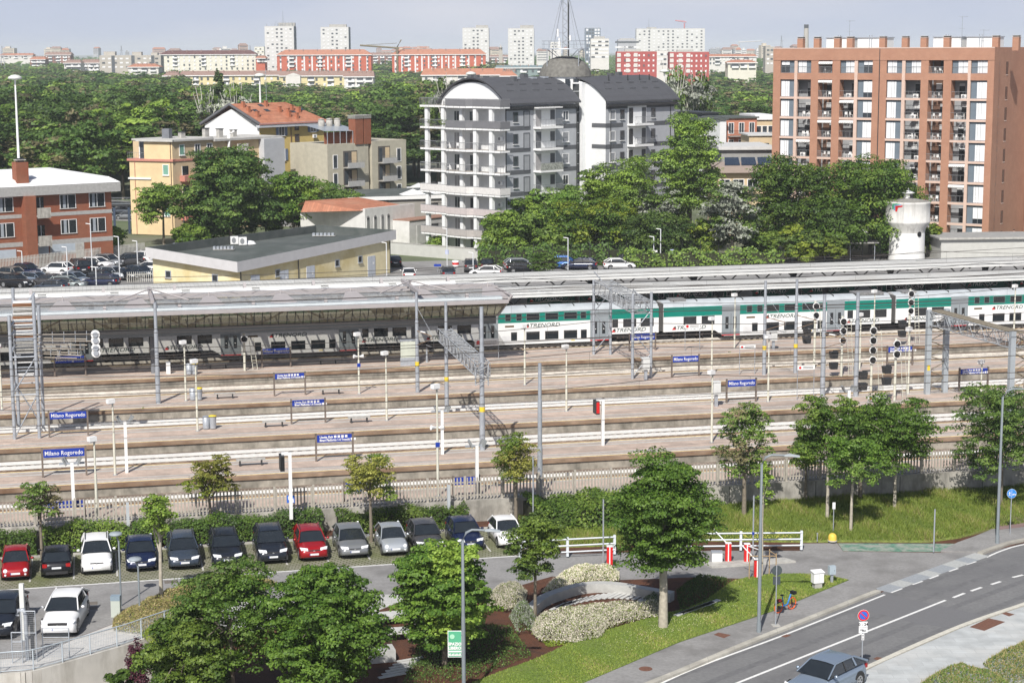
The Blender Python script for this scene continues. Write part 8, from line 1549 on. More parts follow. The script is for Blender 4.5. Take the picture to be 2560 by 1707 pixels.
sc=FPX/((P-O3)@fw); zt_=HT(P,1577)-P[2]; zb_=HT(P,1640)-P[2]; root=empty('notice_sign',(P[0],P[1],P[2]),0,'green and white advertising notice fixed to the street lamp pole','sign'); w_=32/sc; m_gn=mat('sign_green',(.10,.42,.24),.5,var=.05)
mb=MB(); mb.bx(-w_-.1,-.1,-.03,0,zb_,zt_,m_gn); pn=mb.build('panel',root); mb=MB(); mb.bx(-w_-.13,-.07,-.02,.01,zb_-.03,zt_+.03,W_white); mb.build('frame',root); hh=zt_-zb_
text('SPAZIO',hh*.16,W_white,pn,(-.1-w_/2,-.04,zt_-hh*.50),(math.pi/2,0,0),sx=.95,bold=.01); text('LIBERO',hh*.16,W_white,pn,(-.1-w_/2,-.04,zt_-hh*.66),(math.pi/2,0,0),sx=.95,bold=.01); text('02.65.60.65',hh*.12,W_white,pn,(-.1-w_/2,-.04,zb_+hh*.08),(math.pi/2,0,0),sx=.85,bold=.01)
mb=MB(); mb.disc((-.1-w_*.7,-.04,zt_-hh*.2),(0,1,0),w_*.19,.01,mat('pale_green',(.4,.7,.5),.5),16); mb.bx(-.1-w_,-.1,-.035,-.031,zb_+hh*.18,zb_+hh*.24,W_white); mb.build('marking',pn); mb=MB(); mb.bx(-.1,.05,-.02,.0,zt_-.2,zt_-.15,W_galv); mb.bx(-.1,.05,-.02,0,zb_+.1,zb_+.15,W_galv); mb.build('bracket',root)
# car park lamps with disc heads
for u,vb,vt,lb in ((303,1513,1333,'disc headed lamp beside the grey control cabinet'),(350,1545,1396,'disc headed lamp in the pale grasses')):
    P=G(u,vb,.02); h=HT(P,vt)-.02; root=empty('disc_lamp',P,0,lb,'lamp post','disc headed car park lamps'); mb=MB(); mb.tube([(0,0,0),(0,0,h-.6),(0,0,h-.45),(-.12,0,h-.1),(-.15,0,h)],.05,W_grey,8); mb.build('pole',root); mb=MB(); mb.lathe([(.05,h-.16),(.34,h-.08),(.36,h-.02),(.3,h+.05),(0,h+.08)],mat('lamp_disc_grey',(.28,.32,.35),.5),20,(-.15,0,0)); mb.build('lamp_head',root)
# no parking sign
m_wb=mat('sign_white',(.8,.8,.8),.5,var=.02)
def disc_face(mb,c,r,cols,y):
    for k,(f,m) in enumerate(cols): mb.disc((c[0],c[1]-y-.004*k,c[2]),(0,1,0),r*f,.006,m,28)
P=G(2154,1683,.12); h=HT(P,1523)-.12; sc=FPX/((P-O3)@fw); root=empty('no_parking_sign',P,.12,'round no parking sign with white plates on a thin post at the right kerb','traffic sign'); mb=MB(); mb.tube([(0,0,0),(0,0,h)],.03,W_galv,8); mb.build('post',root); r=.27
mb=MB(); disc_face(mb,(0,0,h-r),r,[(1.04,m_wb),(1.0,W_red),(.72,mat('sign_bright_blue',(.03,.13,.55),.5))],.05); s_=r*.70; mb.add([(-s_*.80,-.075,h-r+s_*.55),(-s_*.60,-.075,h-r+s_*.75),(s_*.80,-.075,h-r-s_*.55),(s_*.60,-.075,h-r-s_*.75)],[(3,2,1,0)],W_red); mb.build('disc',root)
mb=MB(); mb.bx(-.21,.21,-.06,-.04,h-1.12,h-.58,m_wb); mb.bx(-.19,.19,-.064,-.06,h-.86,h-.85,W_black); pl=mb.build('plate',root); text('0 - 24',.2,W_black,pl,(0,-.065,h-.71),(math.pi/2,0,0),bold=.004); mb=MB(); mb.bx(-.15,.02,-.066,-.062,h-.99,h-.95,W_black); mb.bx(-.05,.14,-.066,-.062,h-1.05,h-1.0,W_black); mb.build('symbol',pl)
mb=MB(); mb.bx(-.06,.06,-.06,-.04,h-1.48,h-1.18,m_wb); mb.bx(-.01,.01,-.066,-.06,h-1.43,h-1.23,W_black); mb.add([(-.04,-.066,h-1.27),(.04,-.066,h-1.27),(0,-.066,h-1.20),(-.04,-.066,h-1.40),(.04,-.066,h-1.40),(0,-.066,h-1.46)],[(0,1,2),(3,5,4)],W_black); mb.build('arrow_plate',root)
# sign seen from behind
P=G(1939,1563,.12); h=HT(P,1412)-.12; root=empty('traffic_sign',P,.1,'traffic sign seen from behind with a dark disc and plate above the rental bicycle','traffic sign'); mb=MB(); mb.tube([(0,0,0),(0,0,h)],.03,W_galv,8); mb.box((0,0,.02),(.4,.4,.04),W_conc); mb.build('post',root); mb=MB(); mb.disc((.03,.06,h-.3),(0,1,0),.27,.03,mat('sign_back_dark',(.06,.075,.08),.6),24); mb.build('disc',root); mb=MB(); mb.bx(-.17,.22,.05,.08,h-1.05,h-.62,mat('sign_back_dark',(.06,.075,.08),.6)); mb.build('plate',root)
# footpath sign
P=G(2525,1334,.12); h=HT(P,1221)-.12; root=empty('footpath_sign',P,0,'round blue footpath and cycle sign on a thin post at the right edge','traffic sign'); mb=MB(); mb.tube([(0,0,0),(0,0,h)],.03,W_galv,8); mb.build('post',root); mb=MB(); disc_face(mb,(0,0,h-.3),.28,[(1.04,m_wb),(1.0,mat('sign_sky_blue',(.03,.22,.62),.5))],.04); mb.bx(-.008,.008,-.065,-.055,h-.52,h-.08,m_wb); mb.build('disc',root)
mb=MB(); mb.disc((-.13,-.06,h-.2),(0,1,0),.03,.01,m_wb,10); mb.tube([(-.13,-.06,h-.23),(-.13,-.06,h-.33),(-.18,-.06,h-.44)],.02,m_wb,4); mb.tube([(-.13,-.06,h-.33),(-.08,-.06,h-.44)],.018,m_wb,4); mb.tube([(-.19,-.06,h-.3),(-.13,-.06,h-.25),(-.07,-.06,h-.3)],.014,m_wb,4)
for x in (.08,.2): mb.lathe([(.045,0),(.045,.01)],m_wb,12,(x,-.06,h-.34)) if False else mb.disc((x,-.06,h-.36),(0,1,0),.04,.008,m_wb,12)
mb.tube([(.08,-.065,h-.36),(.13,-.065,h-.28),(.2,-.065,h-.36)],.01,m_wb,4); mb.build('symbol',root)
# parking sign by the wall
P=T(*SN(G(731,1300,0)),0); P=np.array([*T(13.4,110.3)[:2],0]); P=np.array([AT(728,1280,P[1])[0],P[1],0]); h=HT(P,1128); root=empty('parking_sign',P,0,'blue parking sign on a square grey post rising from the hedge','traffic sign'); mb=MB(); mb.bx(-.06,.06,-.06,.06,0,2.9,W_white); mb.build('post',root); z_=HT(P,1247); mb=MB(); mb.bx(-.24,.24,-.1,-.07,z_-.22,z_+.26,mat('sign_bright_blue',(.03,.13,.55),.5)); p_=mb.build('panel',root); text('P',.3,W_white,p_,(-.09,-.105,z_+.08),(math.pi/2,0,0),bold=.012); mb=MB(); mb.add([(-.08,-.104,z_-.18),(.2,-.104,z_-.18),(.16,-.104,z_+.08),(.02,-.104,z_-.02)],[(0,1,2,3)],m_wb); mb.build('symbol',p_)
# square grey posts in the hedge
for u,vt,lb in ((320,1256,'square grey post in the hedge at the left'),(1122,1212,'square grey post in front of the picket fence by the blue board')):
    P=AT(u,1300,110.3*ty/ty); Pn=[p for p in [np.array([*AT(u,1300,Y)[:2],0]) for Y in np.linspace(100,125,120)] if abs(SN(p)[1]-110.5)<.15][0]; h=HT(Pn,vt); root=empty('square_post',Pn,TH,lb,'post','square grey posts by the wall'); mb=MB(); mb.bx(-.09,.09,-.09,.09,0,h,mat('pale_grey_post',(.45,.48,.5),.5)); mb.build('pole',root); mb=MB(); mb.bx(-.12,.12,-.12,.12,0,.05,W_galv); mb.build('foot',root)
for u,vb,vt,lb in ((1333,1330,1142,'thin grey pole at the end of the parking row'),(1508,1408,1248,'thin grey pole left of the first red barrier box'),(1882,1400,1238,'thin grey pole with a blue collar between the red barriers'),(2334,1379,1273,'thin grey pole at the edge of the meadow'),(2083,1330,1255,'short post with a small plate above the yellow buoy shaped lid'),(2043,1353,1332,'very short grey post at the meadow edge')):
    P=G(u,vb,.1); h=HT(P,vt)-.1; root=empty('thin_pole',P,0,lb,'post','thin grey poles around the lane'); mb=MB(); mb.tube([(0,0,0),(0,0,h)],.045 if h>2 else .03,W_galv,7); mb.build('pole',root)
    mb=MB(); 
    if u==1882: mb.tube([(0,0,h*.40),(0,0,h*.40+.15)],.08,W_blue,7)
    elif u==2083: mb.bx(-.09,.09,-.05,-.03,h-.42,h,W_white)
    else: mb.tube([(0,0,h-.03),(0,0,h+.01)],.05,W_galv,7)
    mb.build('cap' if u not in (1882,2083) else ('collar' if u==1882 else 'plate'),root)
P=G(2081,1352,.1); root=empty('marker_dome',P,0,'rounded yellow marker dome at the edge of the meadow','marker'); mb=MB(); mb.lathe([(.26,0),(.26,.28),(.22,.4),(.12,.48),(0,.5)],mat('yellow_plastic',(.72,.52,.08),.5),18); mb.build('dome',root); mb=MB(); mb.lathe([(.28,0),(.28,.06),(.26,.07)],W_conc,18); mb.build('base',root)
# white railing of the barrier lane
def railing(px,label,z=.1,h=1.15):
    pts=[G(u,v,z) for u,v in px]; root=empty('white_railing',pts[0],0,label,'railing','white railings beside the barrier lane'); pm=MB(); pm.bx(-.07,.07,-.07,.07,0,h,mat('railing_white',(.66,.70,.74),.5,var=.04)); pme=proto(pm,'post'); mm=mat('railing_white',(.66,.70,.74),.5,var=.04)
    A=pts[0];B=pts[-1]; L=np.linalg.norm(B-A); n=max(1,round(L/2.9)); rz=math.atan2(B[1]-A[1],B[0]-A[0])
    for k in range(n+1): p=(B-A)*k/n; put(pme,'post',root,p,rz)
    for z_ in (.28,.66,1.05): mb=MB(); d=(B-A); o=np.array([0,-.03,0]); mb.tube([(0,-.08,z_),(d[0],d[1]-.08,z_)],.05,mm,4); mb.build('rail',root)
railing([(1300,1396),(1446,1389),(1536,1384)],'white railing left of the big maple beside the lane'); railing([(1700,1376),(2003,1373)],'white railing along the meadow right of the red barriers')
# red barrier boxes
for u,vb,vt,arm,lb in ((1524,1412,1365,0,'red barrier box left of the big maple'),(1820,1403,1357,(-.8,.6,1.3),'red barrier box at the left of the pair on the island'),(1867,1404,1359,(.6,-1.5,.2),'red barrier box at the right of the pair on the island with its arm lowered'),(1892,1444,1398,(-.9,.4,1.5),'red barrier box nearest the front lawn')):
    P=G(u,vb,.05); root=empty('parking_barrier',P,0,lb,'barrier','red parking barriers'); h=HT(P,vt)-.05; mb=MB(); mb.bx(-.17,.17,-.16,.16,0.05,h,W_red); mb.build('cabinet',root); mb=MB(); mb.bx(-.03,.03,-.165,-.16,.05,h,m_wb); mb.bx(-.18,.18,-.17,.17,h,h+.03,m_wb); mb.build('white_stripe',root)
    if arm: mb=MB(); mb.tube([(0,0,h-.1),(arm[0],arm[1],h-.1+arm[2]*.6)],.035,m_wb,5); mb.build('arm',root)
sheetI=PP([(1760,1410),(1960,1398),(1990,1406),(1780,1420)]); sheet('traffic_island',sheetI,.12,W_conc,.15)
P=G(1792,1402,.1); root=empty('ticket_machine',P,0,'white ticket cabinet beside the left barrier box','ticket machine'); mb=MB(); mb.bx(-.3,.3,-.2,.2,0,.55,W_white); mb.build('body',root); mb=MB(); mb.bx(-.33,.33,-.23,.23,.55,.6,W_galv); mb.build('lid',root)
# cabinets on the lawn
P=G(2043,1468,.13); root=empty('white_cabinet',P,.3,'white electrical cabinet on a stone plinth on the lawn','cabinet'); mb=MB(); mb.bx(-.22,.22,-.16,.16,0,.32,W_conc); mb.build('plinth',root); mb=MB(); mb.bx(-.30,.30,-.2,.2,.30,.88,W_white); mb.build('body',root); mb=MB(); mb.add([(-.34,-.24,.88),(.34,-.24,.88),(.34,.24,.93),(-.34,.24,.93),(-.34,-.24,.91),(.34,-.24,.91),(.34,.24,.98),(-.34,.24,.98)],[(0,1,5,4),(4,5,6,7),(1,2,6,5),(2,3,7,6),(3,0,4,7)],m_wb); mb.build('lid',root); mb=MB(); mb.bx(.0,.01,-.205,-.2,.35,.85,W_galv); mb.build('door_gap',root)
P=G(2079,1456,.13); root=empty('grey_meter_box',P,.3,'small grey meter box on a thin post beside the white cabinet','meter box'); mb=MB(); mb.bx(-.07,.07,-.05,.05,0,.55,W_galv); mb.build('post',root); mb=MB(); mb.bx(-.19,.19,-.12,.12,.5,.98,mat('meter_grey',(.38,.45,.50),.5)); mb.build('box',root); mb=MB(); mb.disc((.1,-.125,.72),(0,1,0),.02,.01,W_black,8); mb.build('lock',root)
P=G(291,1540,.0); root=empty('control_cabinet',P,0,'tall grey control cabinet with a blue grey lid beside the pale grasses','cabinet'); mb=MB(); mb.bx(-.24,.24,-.18,.18,0,.9,mat('cabinet_green_grey',(.48,.52,.47),.6,var=.05)); mb.build('body',root); mb=MB(); mb.bx(-.25,.25,-.19,.19,.9,1.15,mat('cabinet_blue_grey',(.25,.32,.38),.5)); mb.build('top',root)
# tree stakes
P=G(1905,1445,.1); root=empty('tree_stakes',P,0,'wooden stakes and crossbars supporting the sapling','tree stake'); mw=mat('stake_wood',(.38,.27,.16),.9,var=.2,sc=6)
for x,y in ((-.75,-.2),(.75,-.2),(.5,.7)): mb=MB(); mb.tube([(x,y,-.1),(x,y,1.5)],.035,mw,6); mb.build('stake',root)
mb=MB(); mb.tube([(-.75,-.2,1.35),(.75,-.2,1.35)],.03,mw,5); mb.tube([(.75,-.2,1.4),(.5,.7,1.4)],.03,mw,5); mb.build('crossbar',root)
# bicycle
P=G(1962,1527,.13); root=empty('rental_bicycle',P,math.radians(40),'blue rental bicycle with orange wheels standing on the pavement edge','bicycle'); m_or=mat('bicycle_orange',(.75,.12,.02),.5); m_bb=mat('bicycle_blue',(.03,.18,.5),.4)
for x in (-.5,.55):
    mb=MB(); 
    n_=24; vs=[(x+.31*math.cos(6.2832*k/n_),0,.33+.31*math.sin(6.2832*k/n_)) for k in range(n_+1)]; mb.tube(vs,.03,m_or,6,False); [mb.tube([(x,0,.33),(x+.3*math.cos(k*.785),0,.33+.3*math.sin(k*.785))],.008,m_or,3) for k in range(8)]; mb.disc((x,0,.33),(0,1,0),.07,.08,W_black,10); mb.build('wheel',root)
mb=MB(); mb.tube([(.45,0,.85),(.2,0,.35),(-.1,0,.32)],.045,m_bb,7); mb.tube([(-.1,0,.32),(-.22,0,.85)],.03,m_bb,6); mb.tube([(-.1,0,.32),(-.5,0,.33)],.025,m_bb,5); mb.tube([(.42,0,.95),(.55,0,.33)],.028,W_black,6); mb.build('frame',root)
mb=MB(); mb.tube([(.40,-.28,1.05),(.42,0,1.0),(.40,.28,1.05)],.018,W_black,5); mb.tube([(.42,0,1.0),(.45,0,.85)],.03,W_black,5); mb.build('handlebar',root); mb=MB(); mb.lathe([(0,-.03),(.1,-.02),(.11,.02),(0,.05)],W_black,10,(-.24,0,.92)); mb.build('saddle',root)
mb=MB(); mb.add([(-.82,-.04,.50),(-.62,-.04,.72),(-.35,-.04,.74),(-.2,-.04,.6),(-.82,.04,.50),(-.62,.04,.72),(-.35,.04,.74),(-.2,.04,.6)],[(0,1,5,4),(1,2,6,5),(2,3,7,6),(3,2,1,0),(4,5,6,7)],W_black); mb.bx(-.55,-.35,-.06,.06,.62,.75,W_red); mb.build('rear_mudguard',root); mb=MB(); mb.bx(.55,.75,-.15,.15,.82,.98,W_black); mb.build('basket',root)
# curved concrete benches and stone bands
m_ben=mat('bench_concrete',(.44,.44,.42),.85,var=.08,sc=3)
c_px=[z4(730,745),(z4(850,640)),(z4(1010,575)),z4(1200,520),z4(1420,505),z4(1640,530),z4(1900,575),z4(2060,600)]
def curved_wall(px,h,w,label,z=.0,name='curved_bench',cat='bench'):
    sp=smooth_px(px,5); pts=[G(u,v,h) for u,v in sp]; root=empty(name,(pts[0][0],pts[0][1],0),0,label,cat); o=pts[0]; mb=MB(); L=[];R=[]
    for i,p in enumerate(pts):
        a=pts[max(i-1,0)];b=pts[min(i+1,len(pts)-1)]; d=(b-a)[:2]; d/=np.linalg.norm(d); nx=np.array([-d[1],d[0]]); L.append(p[:2]+nx*w-o[:2]); R.append(p[:2]-o[:2])
    n=len(pts); vs=[(*q,0) for q in L]+[(*q,0) for q in R]+[(*q,h) for q in L]+[(*(q-np.array([0,.0])),h) for q in R]; fs=[]
    for i in range(n-1): fs+=[(2*n+i,3*n+i,3*n+i+1,2*n+i+1),(i,2*n+i,2*n+i+1,i+1),(n+i,n+i+1,3*n+i+1,3*n+i)]
    fs+=[(0,n,3*n,2*n),(n-1,2*n-1+n*0,0,0)][:1]+[(n-1,3*n-1,4*n-1,2*n-1)]; mb.add(vs,fs,m_ben); mb.build('body',root); return root
curved_wall(c_px,.5,.55,'long curved concrete bench wall in the middle of the planting')
curved_wall([z4(1780,700),z4(1860,672),z4(1940,665)],.45,.5,'short end of a curved concrete bench beside the maple trunk')
# slatted stone paving in the bed
m_sl=mat('pale_stone_slab',(.52,.52,.50),.85,var=.08,sc=3); mb=MB()
for k in range(17):
    t=k/16; a=G(*z4(960+900*t,720-110*math.sin(t*2.4)),.0); mb.box((a[0],a[1]-.3,.05),(.2,1.5-.3*t,.05),m_sl,-.6)
o=mb.build('slatted_paving'); o['kind']='structure'
mb=MB()
for k in range(6): a=G(*z3(20+k*40,1080-k*14),.13); mb.box((a[0],a[1],.15),(.3,1.3,.05),m_sl,-.7)
o=mb.build('slatted_paving'); o['kind']='structure'
for k in range(8): pass
root=empty('concrete_bench',G(975,1600,0),.2,'hollow white concrete seat block between the two big maples','bench','concrete seat blocks'); mb=MB(); mb.bx(-1.3,1.0,-.4,.5,.42,.52,m_sl); mb.build('seat',root); mb=MB(); mb.bx(.9,1.0,-.4,.5,0,.42,m_sl); mb.bx(-1.3,-1.2,-.4,.5,0,.42,m_sl); mb.build('side',root)
root=empty('concrete_bench',G(985,1558,0),.25,'second white concrete seat block just behind the hollow one','bench','concrete seat blocks'); mb=MB(); mb.bx(-1.1,1.1,-.5,.5,.42,.54,m_sl); mb.build('seat',root); mb=MB(); mb.bx(-1.1,-1.0,-.5,.5,0,.42,m_sl); mb.bx(1.0,1.1,-.5,.5,0,.42,m_sl); mb.build('side',root)
root=empty('concrete_bench',G(955,1648,0),.25,'cube shaped grey concrete block in front of the hollow seat','bench','concrete seat blocks'); mb=MB(); mb.bx(-.6,.6,-.5,.5,0,.6,m_ben); mb.build('body',root)
mb=MB()
for k in range(6): a=G(980+k*9,1690-k*8,.0); mb.box((a[0],a[1],.05),(1.4,.22,.05),m_sl,.5)
o=mb.build('slatted_paving'); o['kind']='structure'
# retaining wall with railing at bottom left
wp=smooth_px([(-120,1697),(21,1683),(78,1678),(176,1652),(272,1624),(317,1611),(374,1591),(450,1568),(505,1575)],4); pts=[G(u,v,0) for u,v in wp]
root=empty('sunken_wall',(0,0,0),0,'bare concrete retaining wall curving below the walkway railing','wall'); mb=MB()
for i in range(len(pts)-1): mb.prism(ribbon([pts[i],pts[i+1]],.28),-3.2,.06+.0005*(i%2),mat('board_marked_concrete',(.52,.50,.46),.9,var=.08,col2=(.27,.25,.21),c2sc=.8,c2lo=.48,c2hi=.8,streak=.3))
a,b=pts[-1],G(500,1800,0); mb.prism(ribbon([a,b],.28),-3.2,.06,mat('board_marked_concrete',(.5,.5,.5))); mb.build('wall',root)
root=empty('walkway_railing',(pts[0][0],pts[0][1],0),0,'galvanised mesh railing along the top of the curved concrete wall','railing'); o=pts[0]; m_rl=mat('galvanised_rail',(.45,.50,.54),.45,.2,var=.08); dist=0; last=-9
for i in range(len(pts)-1):
    a=pts[i]-o;b=pts[i+1]-o; L=np.linalg.norm(b-a); mb=MB(); mb.tube([a+[0,0,1.08],b+[0,0,1.08]],.035,m_rl,5); mb.tube([a+[0,0,.14],b+[0,0,.14]],.025,m_rl,4); n=max(2,int(L/.09))
    for k in range(n): p=a+(b-a)*k/n; mb.tube([p+[0,0,.14],p+[0,0,1.08]],.006,m_rl,3,False)
    for z_ in (.35,.6,.85): mb.tube([a+[0,0,z_],b+[0,0,z_]],.005,m_rl,3,False)
    mb.build('mesh_panel',root)
d_=0; pl_=[o]; acc=0; nxt=.6
for i in range(len(pts)-1):
    L=np.linalg.norm(pts[i+1]-pts[i])
    while acc+L>nxt: p=pts[i]+(pts[i+1]-pts[i])*(nxt-acc)/L-o; mb=MB(); mb.bx(p[0]-.03,p[0]+.03,p[1]-.03,p[1]+.03,0,1.12,m_rl); mb.build('post',root); nxt+=1.6
    acc+=L
# cage with mesh panels
P=G(60,1655,.0); root=empty('mesh_cage',P,0,'open galvanised mesh cage with a tall panel and vent pipe at the lower left','cage'); 
mb=MB(); z_=2.6
for x in(-.05,.65): mb.tube([(x,0,0),(x,0,z_)],.03,W_galv,5)
mb.tube([(-.05,0,z_),(.65,0,z_)],.03,W_galv,5); mb.tube([(-.05,0,1.5),(.65,0,1.5)],.02,W_galv,5)
for k in range(26): mb.tube([(-.05,0,.1+k*.1),(.65,0,.1+k*.1)],.007,W_galv,3,False)
mb.build('tall_panel',root); mb=MB()
for x0,x1,y,h_ in ((-.5,0,-.2,1.6),(.8,2.1,.6,1.55)):
    mb=MB()
    mb.tube([(x0,y,0),(x0,y,h_)],.03,W_galv,5); mb.tube([(x1,y,0),(x1,y,h_)],.03,W_galv,5); mb.tube([(x0,y,h_),(x1,y,h_)],.025,W_galv,5); mb.tube([(x0,y,h_*.7),(x1,y,h_*.7)],.02,W_galv,4)
    for k in range(14): mb.tube([(x0,y,.1+k*.11),(x1,y,.1+k*.11)],.006,W_galv,3,False)
    mb.build('low_panel',root)
mb=MB(); mb.tube([(.1,.3,0),(.1,.3,2.3),(0,.3,2.6),(-.25,.3,2.55),(-.3,.3,2.3)],.10,W_galv,8); mb.build('vent_pipe',root); mb=MB(); mb.bx(.3,.45,.25,.4,0,2.6,W_dark); mb.build('cable_tray',root)
P=G(60,1600,0.02); root=empty('white_square_post',P,0,'tall square white post behind the mesh cage','post'); h=HT(P,1459); mb=MB(); mb.bx(-.11,.11,-.11,.11,0,h,mat('off_white_post',(.62,.63,.60),.6)); mb.build('pole',root); mb=MB(); mb.bx(-.14,.14,-.14,.14,0,.06,W_galv); mb.build('foot',root)
# car park fence far left, forecourt furniture
A=G(-20,682,.97);B=G(362,637,.97); root=empty('picket_fence',A,math.atan2(B[1]-A[1],B[0]-A[0]),'pale picket fence along the back of the far car park','fence'); L=np.linalg.norm(B-A); mb=MB(); x=0
while x<L: mb.bx(x,x+.09,0,.06,0,1.75,mat('pale_picket',(.52,.51,.47),.85,var=.1)); x+=.24
mb.build('pickets',root); mb=MB(); mb.bx(0,L,.06,.12,.3,.4,mat('pale_picket',(.5,.5,.5))); mb.bx(0,L,.06,.12,1.3,1.4,mat('pale_picket',(.5,.5,.5))); mb.build('rail',root)
A=G(318,706,.97);B=G(520,700,.97); root=empty('picket_fence',A,math.atan2(B[1]-A[1],B[0]-A[0]),'short picket fence in front of the yellow station building','fence'); L=np.linalg.norm(B-A); mb=MB(); x=0
while x<L: mb.bx(x,x+.08,0,.06,0,1.3,mat('pale_picket',(.5,.5,.5))); x+=.26
mb.build('pickets',root); mb=MB(); mb.bx(0,L,.06,.1,.9,1.0,mat('pale_picket',(.5,.5,.5))); mb.build('rail',root)
A=G(980,640,.97);B=G(1190,655,.97); a2=G(1190,640,.97); root=empty('garden_wall',G(900,628,.97),math.atan2(G(1195,652,.97)[1]-G(900,628,.97)[1],G(1195,652,.97)[0]-G(900,628,.97)[0]),'low pale concrete wall bounding the forecourt','wall'); L=np.linalg.norm(G(1195,652,.97)-G(900,628,.97)); mb=MB(); mb.bx(0,L,0,.3,-.2,1.6,mat('pale_concrete_wall',(.50,.50,.47),.9,var=.06)); mb.build('wall',root); mb=MB(); mb.bx(0,L,-.05,.35,1.6,1.68,W_conc)
mb.build('coping',root)
for u,vb,vt,lb in ((57,690,628,'thin white lamp post at the left of the far car park'),(170,712,618,'white lamp post in the middle of the far car park'),(242,735,668,'white lamp post at the front of the far car park'),(231,690,560,'white lamp post in front of the bush'),(300,705,592,'white lamp post near the short fence'),(345,688,603,'white lamp post with a blue plate'),(461,600,538,'lamp post behind the roof of the yellow building'),(494,700,655,'lamp post in front of the yellow wall, left one'),(682,702,670,'lamp post in front of the yellow wall, right one'),(766,700,645,'lamp post with a white bulb in front of the yellow doors'),(967,690,607,'lamp post at the right end of the yellow building'),(1118,672,572,'lamp post with a small sign by the garden wall'),(1183,690,632,'short lamp post between the dark crossovers'),(1420,682,595,'lamp post in front of the bright blue crossover'),(1651,668,573,'tall lamp post by the blue pedestrian sign'),(1634,668,592,'twin of the tall lamp post, slightly lower'),(1980,655,625,'short lamp post by the bicycle shelter')):
    P=G(u,vb,.97); h=HT(P,vt)-.97; root=empty('forecourt_lamp',P,0,lb,'lamp post','lamp posts behind the station'); mb=MB(); mb.tube([(0,0,0),(0,0,h)],.07,mat('pale_post',(.62,.64,.66),.5),6); mb.build('pole',root); mb=MB(); mb.tube([(0,0,h-.02),(-.6,0,h+.06)],.06,W_white,5); mb.build('lamp_head',root)
for u,v,w_,h_,m_,lb,vb in ((1094,663,18,6,W_blue,'small blue direction sign left in the forecourt',680),(1281,658,22,6,W_yel,'yellow banner sign above the silver estate car',672),(1452,655,18,7,mat('sign_bright_blue',(.03,.13,.55),.5),'blue and white parking sign right of the blue crossover',672),(1625,660,11,12,mat('sign_bright_blue',(.03,.13,.55),.5),'blue square pedestrian crossing sign',669),(1634,628,18,5,W_white,'small white direction sign by the tall lamp posts',668),(1679,629,9,11,mat('pale_blue_sign',(.45,.5,.75),.5),'pale blue bus stop sign at the hedge',669),(1118,630,8,11,mat('pale_blue_sign',(.45,.5,.75),.5),'pale blue sign on the lamp post by the garden wall',670)):
    P=G(u,vb,.97); sc=FPX/((P-O3)@fw); z_=HT(P,v)-.97; root=empty('forecourt_sign',P,0,lb,'sign','signs in the forecourt'); mb=MB(); mb.tube([(0,0,0),(0,0,z_)],.035,W_galv,5); mb.build('post',root); mb=MB(); mb.bx(-w_/2/sc,w_/2/sc,-.08,-.05,z_-h_/2/sc,z_+h_/2/sc,m_); mb.build('panel',root)
P=G(1139,668,.97); root=empty('striped_barrel',P,0,'red and white striped marker barrel by the dark crossovers','traffic marker'); mb=MB(); mb.lathe([(.45,0),(.45,.35)],m_wb,14); mb.lathe([(.451,.35),(.451,.65)],W_red,14); mb.lathe([(.45,.65),(.45,.9),(0,.95)],m_wb,14); mb.build('body',root); mb=MB(); mb.lathe([(.5,0),(.5,.05),(.45,.06)],W_black,14); mb.build('base',root)
# wire fence of the grove
A=G(1240,672,.97);B=G(2200,650,.97); d=B-A; L=np.linalg.norm(d); root=empty('wire_fence',A,math.atan2(d[1],d[0]),'tall thin wire fence in front of the grove','fence'); mb=MB()
for k in range(12): mb.tube([(0,0,.3+k*.25),(L,0,.3+k*.25)],.012,W_dark,3,False)
mb.build('wires',root); mb=MB(); mb.tube([(0,0,0),(0,0,3.2)],.04,W_dark,4); pme=proto(mb,'post')
for k in range(22): put(pme,'post',root,(L*k/21,0,0))
# footbridge and road gantry behind the brick building
P=G(305,585,.9); root=empty('footbridge',P,.1,'dark steel footbridge end right of the brick building','footbridge'); mb=MB(); mb.bx(-1.5,1.5,0,3,4.4,4.7,W_dark); [mb.bx(a_,a_+.35,.2,.55,0,4.4,mat('dark_blue_steel',(.04,.06,.10),.6)) for a_ in (-1.3,1.0)]; mb.build('deck',root); rail_mb(-1.5,1.5,0,4.7,1.1,W_galv,.2).build('railing',root)
P=AT(140,402,420); root=empty('road_sign_gantry',(P[0],P[1],.9),.15,'road gantry with two square lane signs behind the white roof','gantry'); h=P[2]-.9; mb=MB(); mb.bx(-4.6,4.2,-.15,.15,h-.3,h+.1,W_galv); mb.tube([(-4.5,0,0),(-4.5,0,h)],.15,W_galv,6); mb.tube([(4.1,0,0),(4.1,0,h)],.15,W_galv,6); mb.build('beam',root)
for x in (-2,.4): mb=MB(); mb.bx(x-.7,x+.7,-.25,-.15,h-.9,h+.7,W_white); mb.disc((x,-.27,h-.1),(0,1,0),.42,.02,W_dark,16); mb.disc((x,-.285,h-.1),(0,1,0),.34,.02,W_white,16); mb.build('lane_sign',root)
sheet('far_road',[(-75,318),(-30,300),(-28,312),(-60,345),(-160,420),(-165,400)],1.0,W_asph2,.1)
P=G(290,560,.95); 
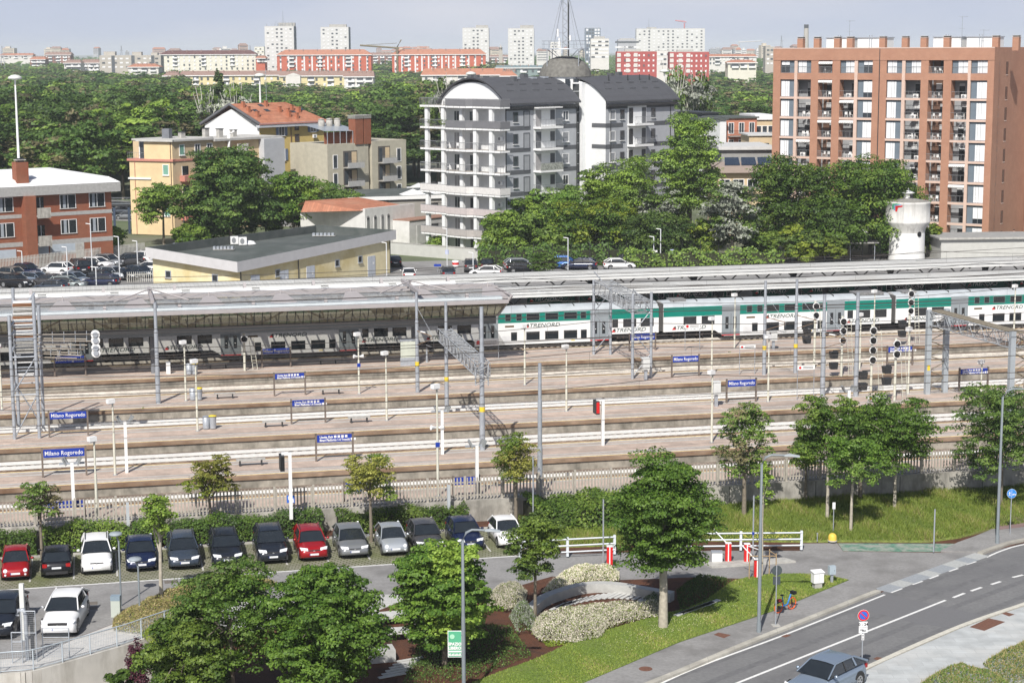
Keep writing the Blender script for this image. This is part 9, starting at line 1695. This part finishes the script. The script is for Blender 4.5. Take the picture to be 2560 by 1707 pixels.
# person
P=G(2534,603,.97); root=empty('person',P,.3,'person in a pink top and pale trousers walking by the brick tower','person'); 
msk=mat('skin',(.45,.27,.19),.6); me=bpy.data.meshes.new('body'); J=[(0,0,.92),(0,0,1.15),(0,0,1.42),(0,0,1.52),(0,-.01,1.66),(.09,0,.88),(.11,-.08,.48),(.12,-.02,.06),(-.09,0,.88),(-.10,.10,.48),(-.11,.16,.08),(.18,0,1.40),(.24,.03,1.12),(.25,-.06,.88),(-.18,0,1.40),(-.25,.0,1.12),(-.27,-.08,.88),(.13,-.16,.03),(-.11,.03,.03)]
E_=[(0,1),(1,2),(2,3),(3,4),(0,5),(5,6),(6,7),(0,8),(8,9),(9,10),(2,11),(11,12),(12,13),(2,14),(14,15),(15,16),(7,17),(10,18)]; me.from_pydata(J,E_,[]); bo=bpy.data.objects.new('body',me); COL.objects.link(bo); bo.parent=root; me.materials.append(msk); md=bo.modifiers.new('skin','SKIN'); rs=[.13,.12,.14,.055,.10,.085,.06,.04,.085,.06,.04,.055,.042,.032,.055,.042,.032,.035,.035]
if not me.skin_vertices: 
    pass
for i,r in enumerate(rs): me.skin_vertices[0].data[i].radius=(r,r*.85)
me.skin_vertices[0].data[0].use_root=True; bo.modifiers.new('sub','SUBSURF').levels=1
mb=MB(); mb.lathe([(.0,1.44),(.15,1.43),(.17,1.3),(.155,1.1),(.165,.95),(.0,.94)],mat('pink_cloth',(.62,.30,.38),.9),12); mb.build('top',root); mb=MB(); mb.tube([(.09,0,.95),(.11,-.08,.5),(.12,-.02,.1)],[.10,.08,.06],mat('pale_trousers',(.55,.5,.48),.9),8); mb.tube([(-.09,0,.95),(-.10,.10,.5),(-.11,.16,.12)],[.10,.08,.06],mat('pale_trousers',(.5,.5,.5)),8); mb.build('trousers',root); mb=MB(); mb.lathe([(0,1.79),(.08,1.77),(.11,1.70),(.10,1.62),(0,1.6)],mat('dark_hair',(.03,.02,.015),.7),12,(0,.02,0)); mb.build('hair',root)
# weeds on the tracks
for u,v,lb in ((358,1036,'green weed tuft on the ballast right of the name board'),(1820,893,'green weed tuft on the platform edge behind the warning board')): shrub('weed',G(u,v,.9),.35,.55,lb,'mid',260,.14,cat='plant',group='weeds on the tracks')
# crane lamp shading
# haze last
# ================================================================ HAZE
mb=MB(); mh=bpy.data.materials.new('haze_air'); mh.use_nodes=True; N=mh.node_tree.nodes; N.clear(); o_=N.new('ShaderNodeOutputMaterial'); v_=N.new('ShaderNodeVolumePrincipled'); v_.inputs['Color'].default_value=(.88,.95,1,1); v_.inputs['Density'].default_value=HAZE; v_.inputs['Anisotropy'].default_value=-.15; mh.node_tree.links.new(v_.outputs[0],o_.inputs['Volume'])
mb.bx(-14500,14500,-60,16500,-4.5,78,mh); o=mb.build('haze'); o['kind']='stuff'
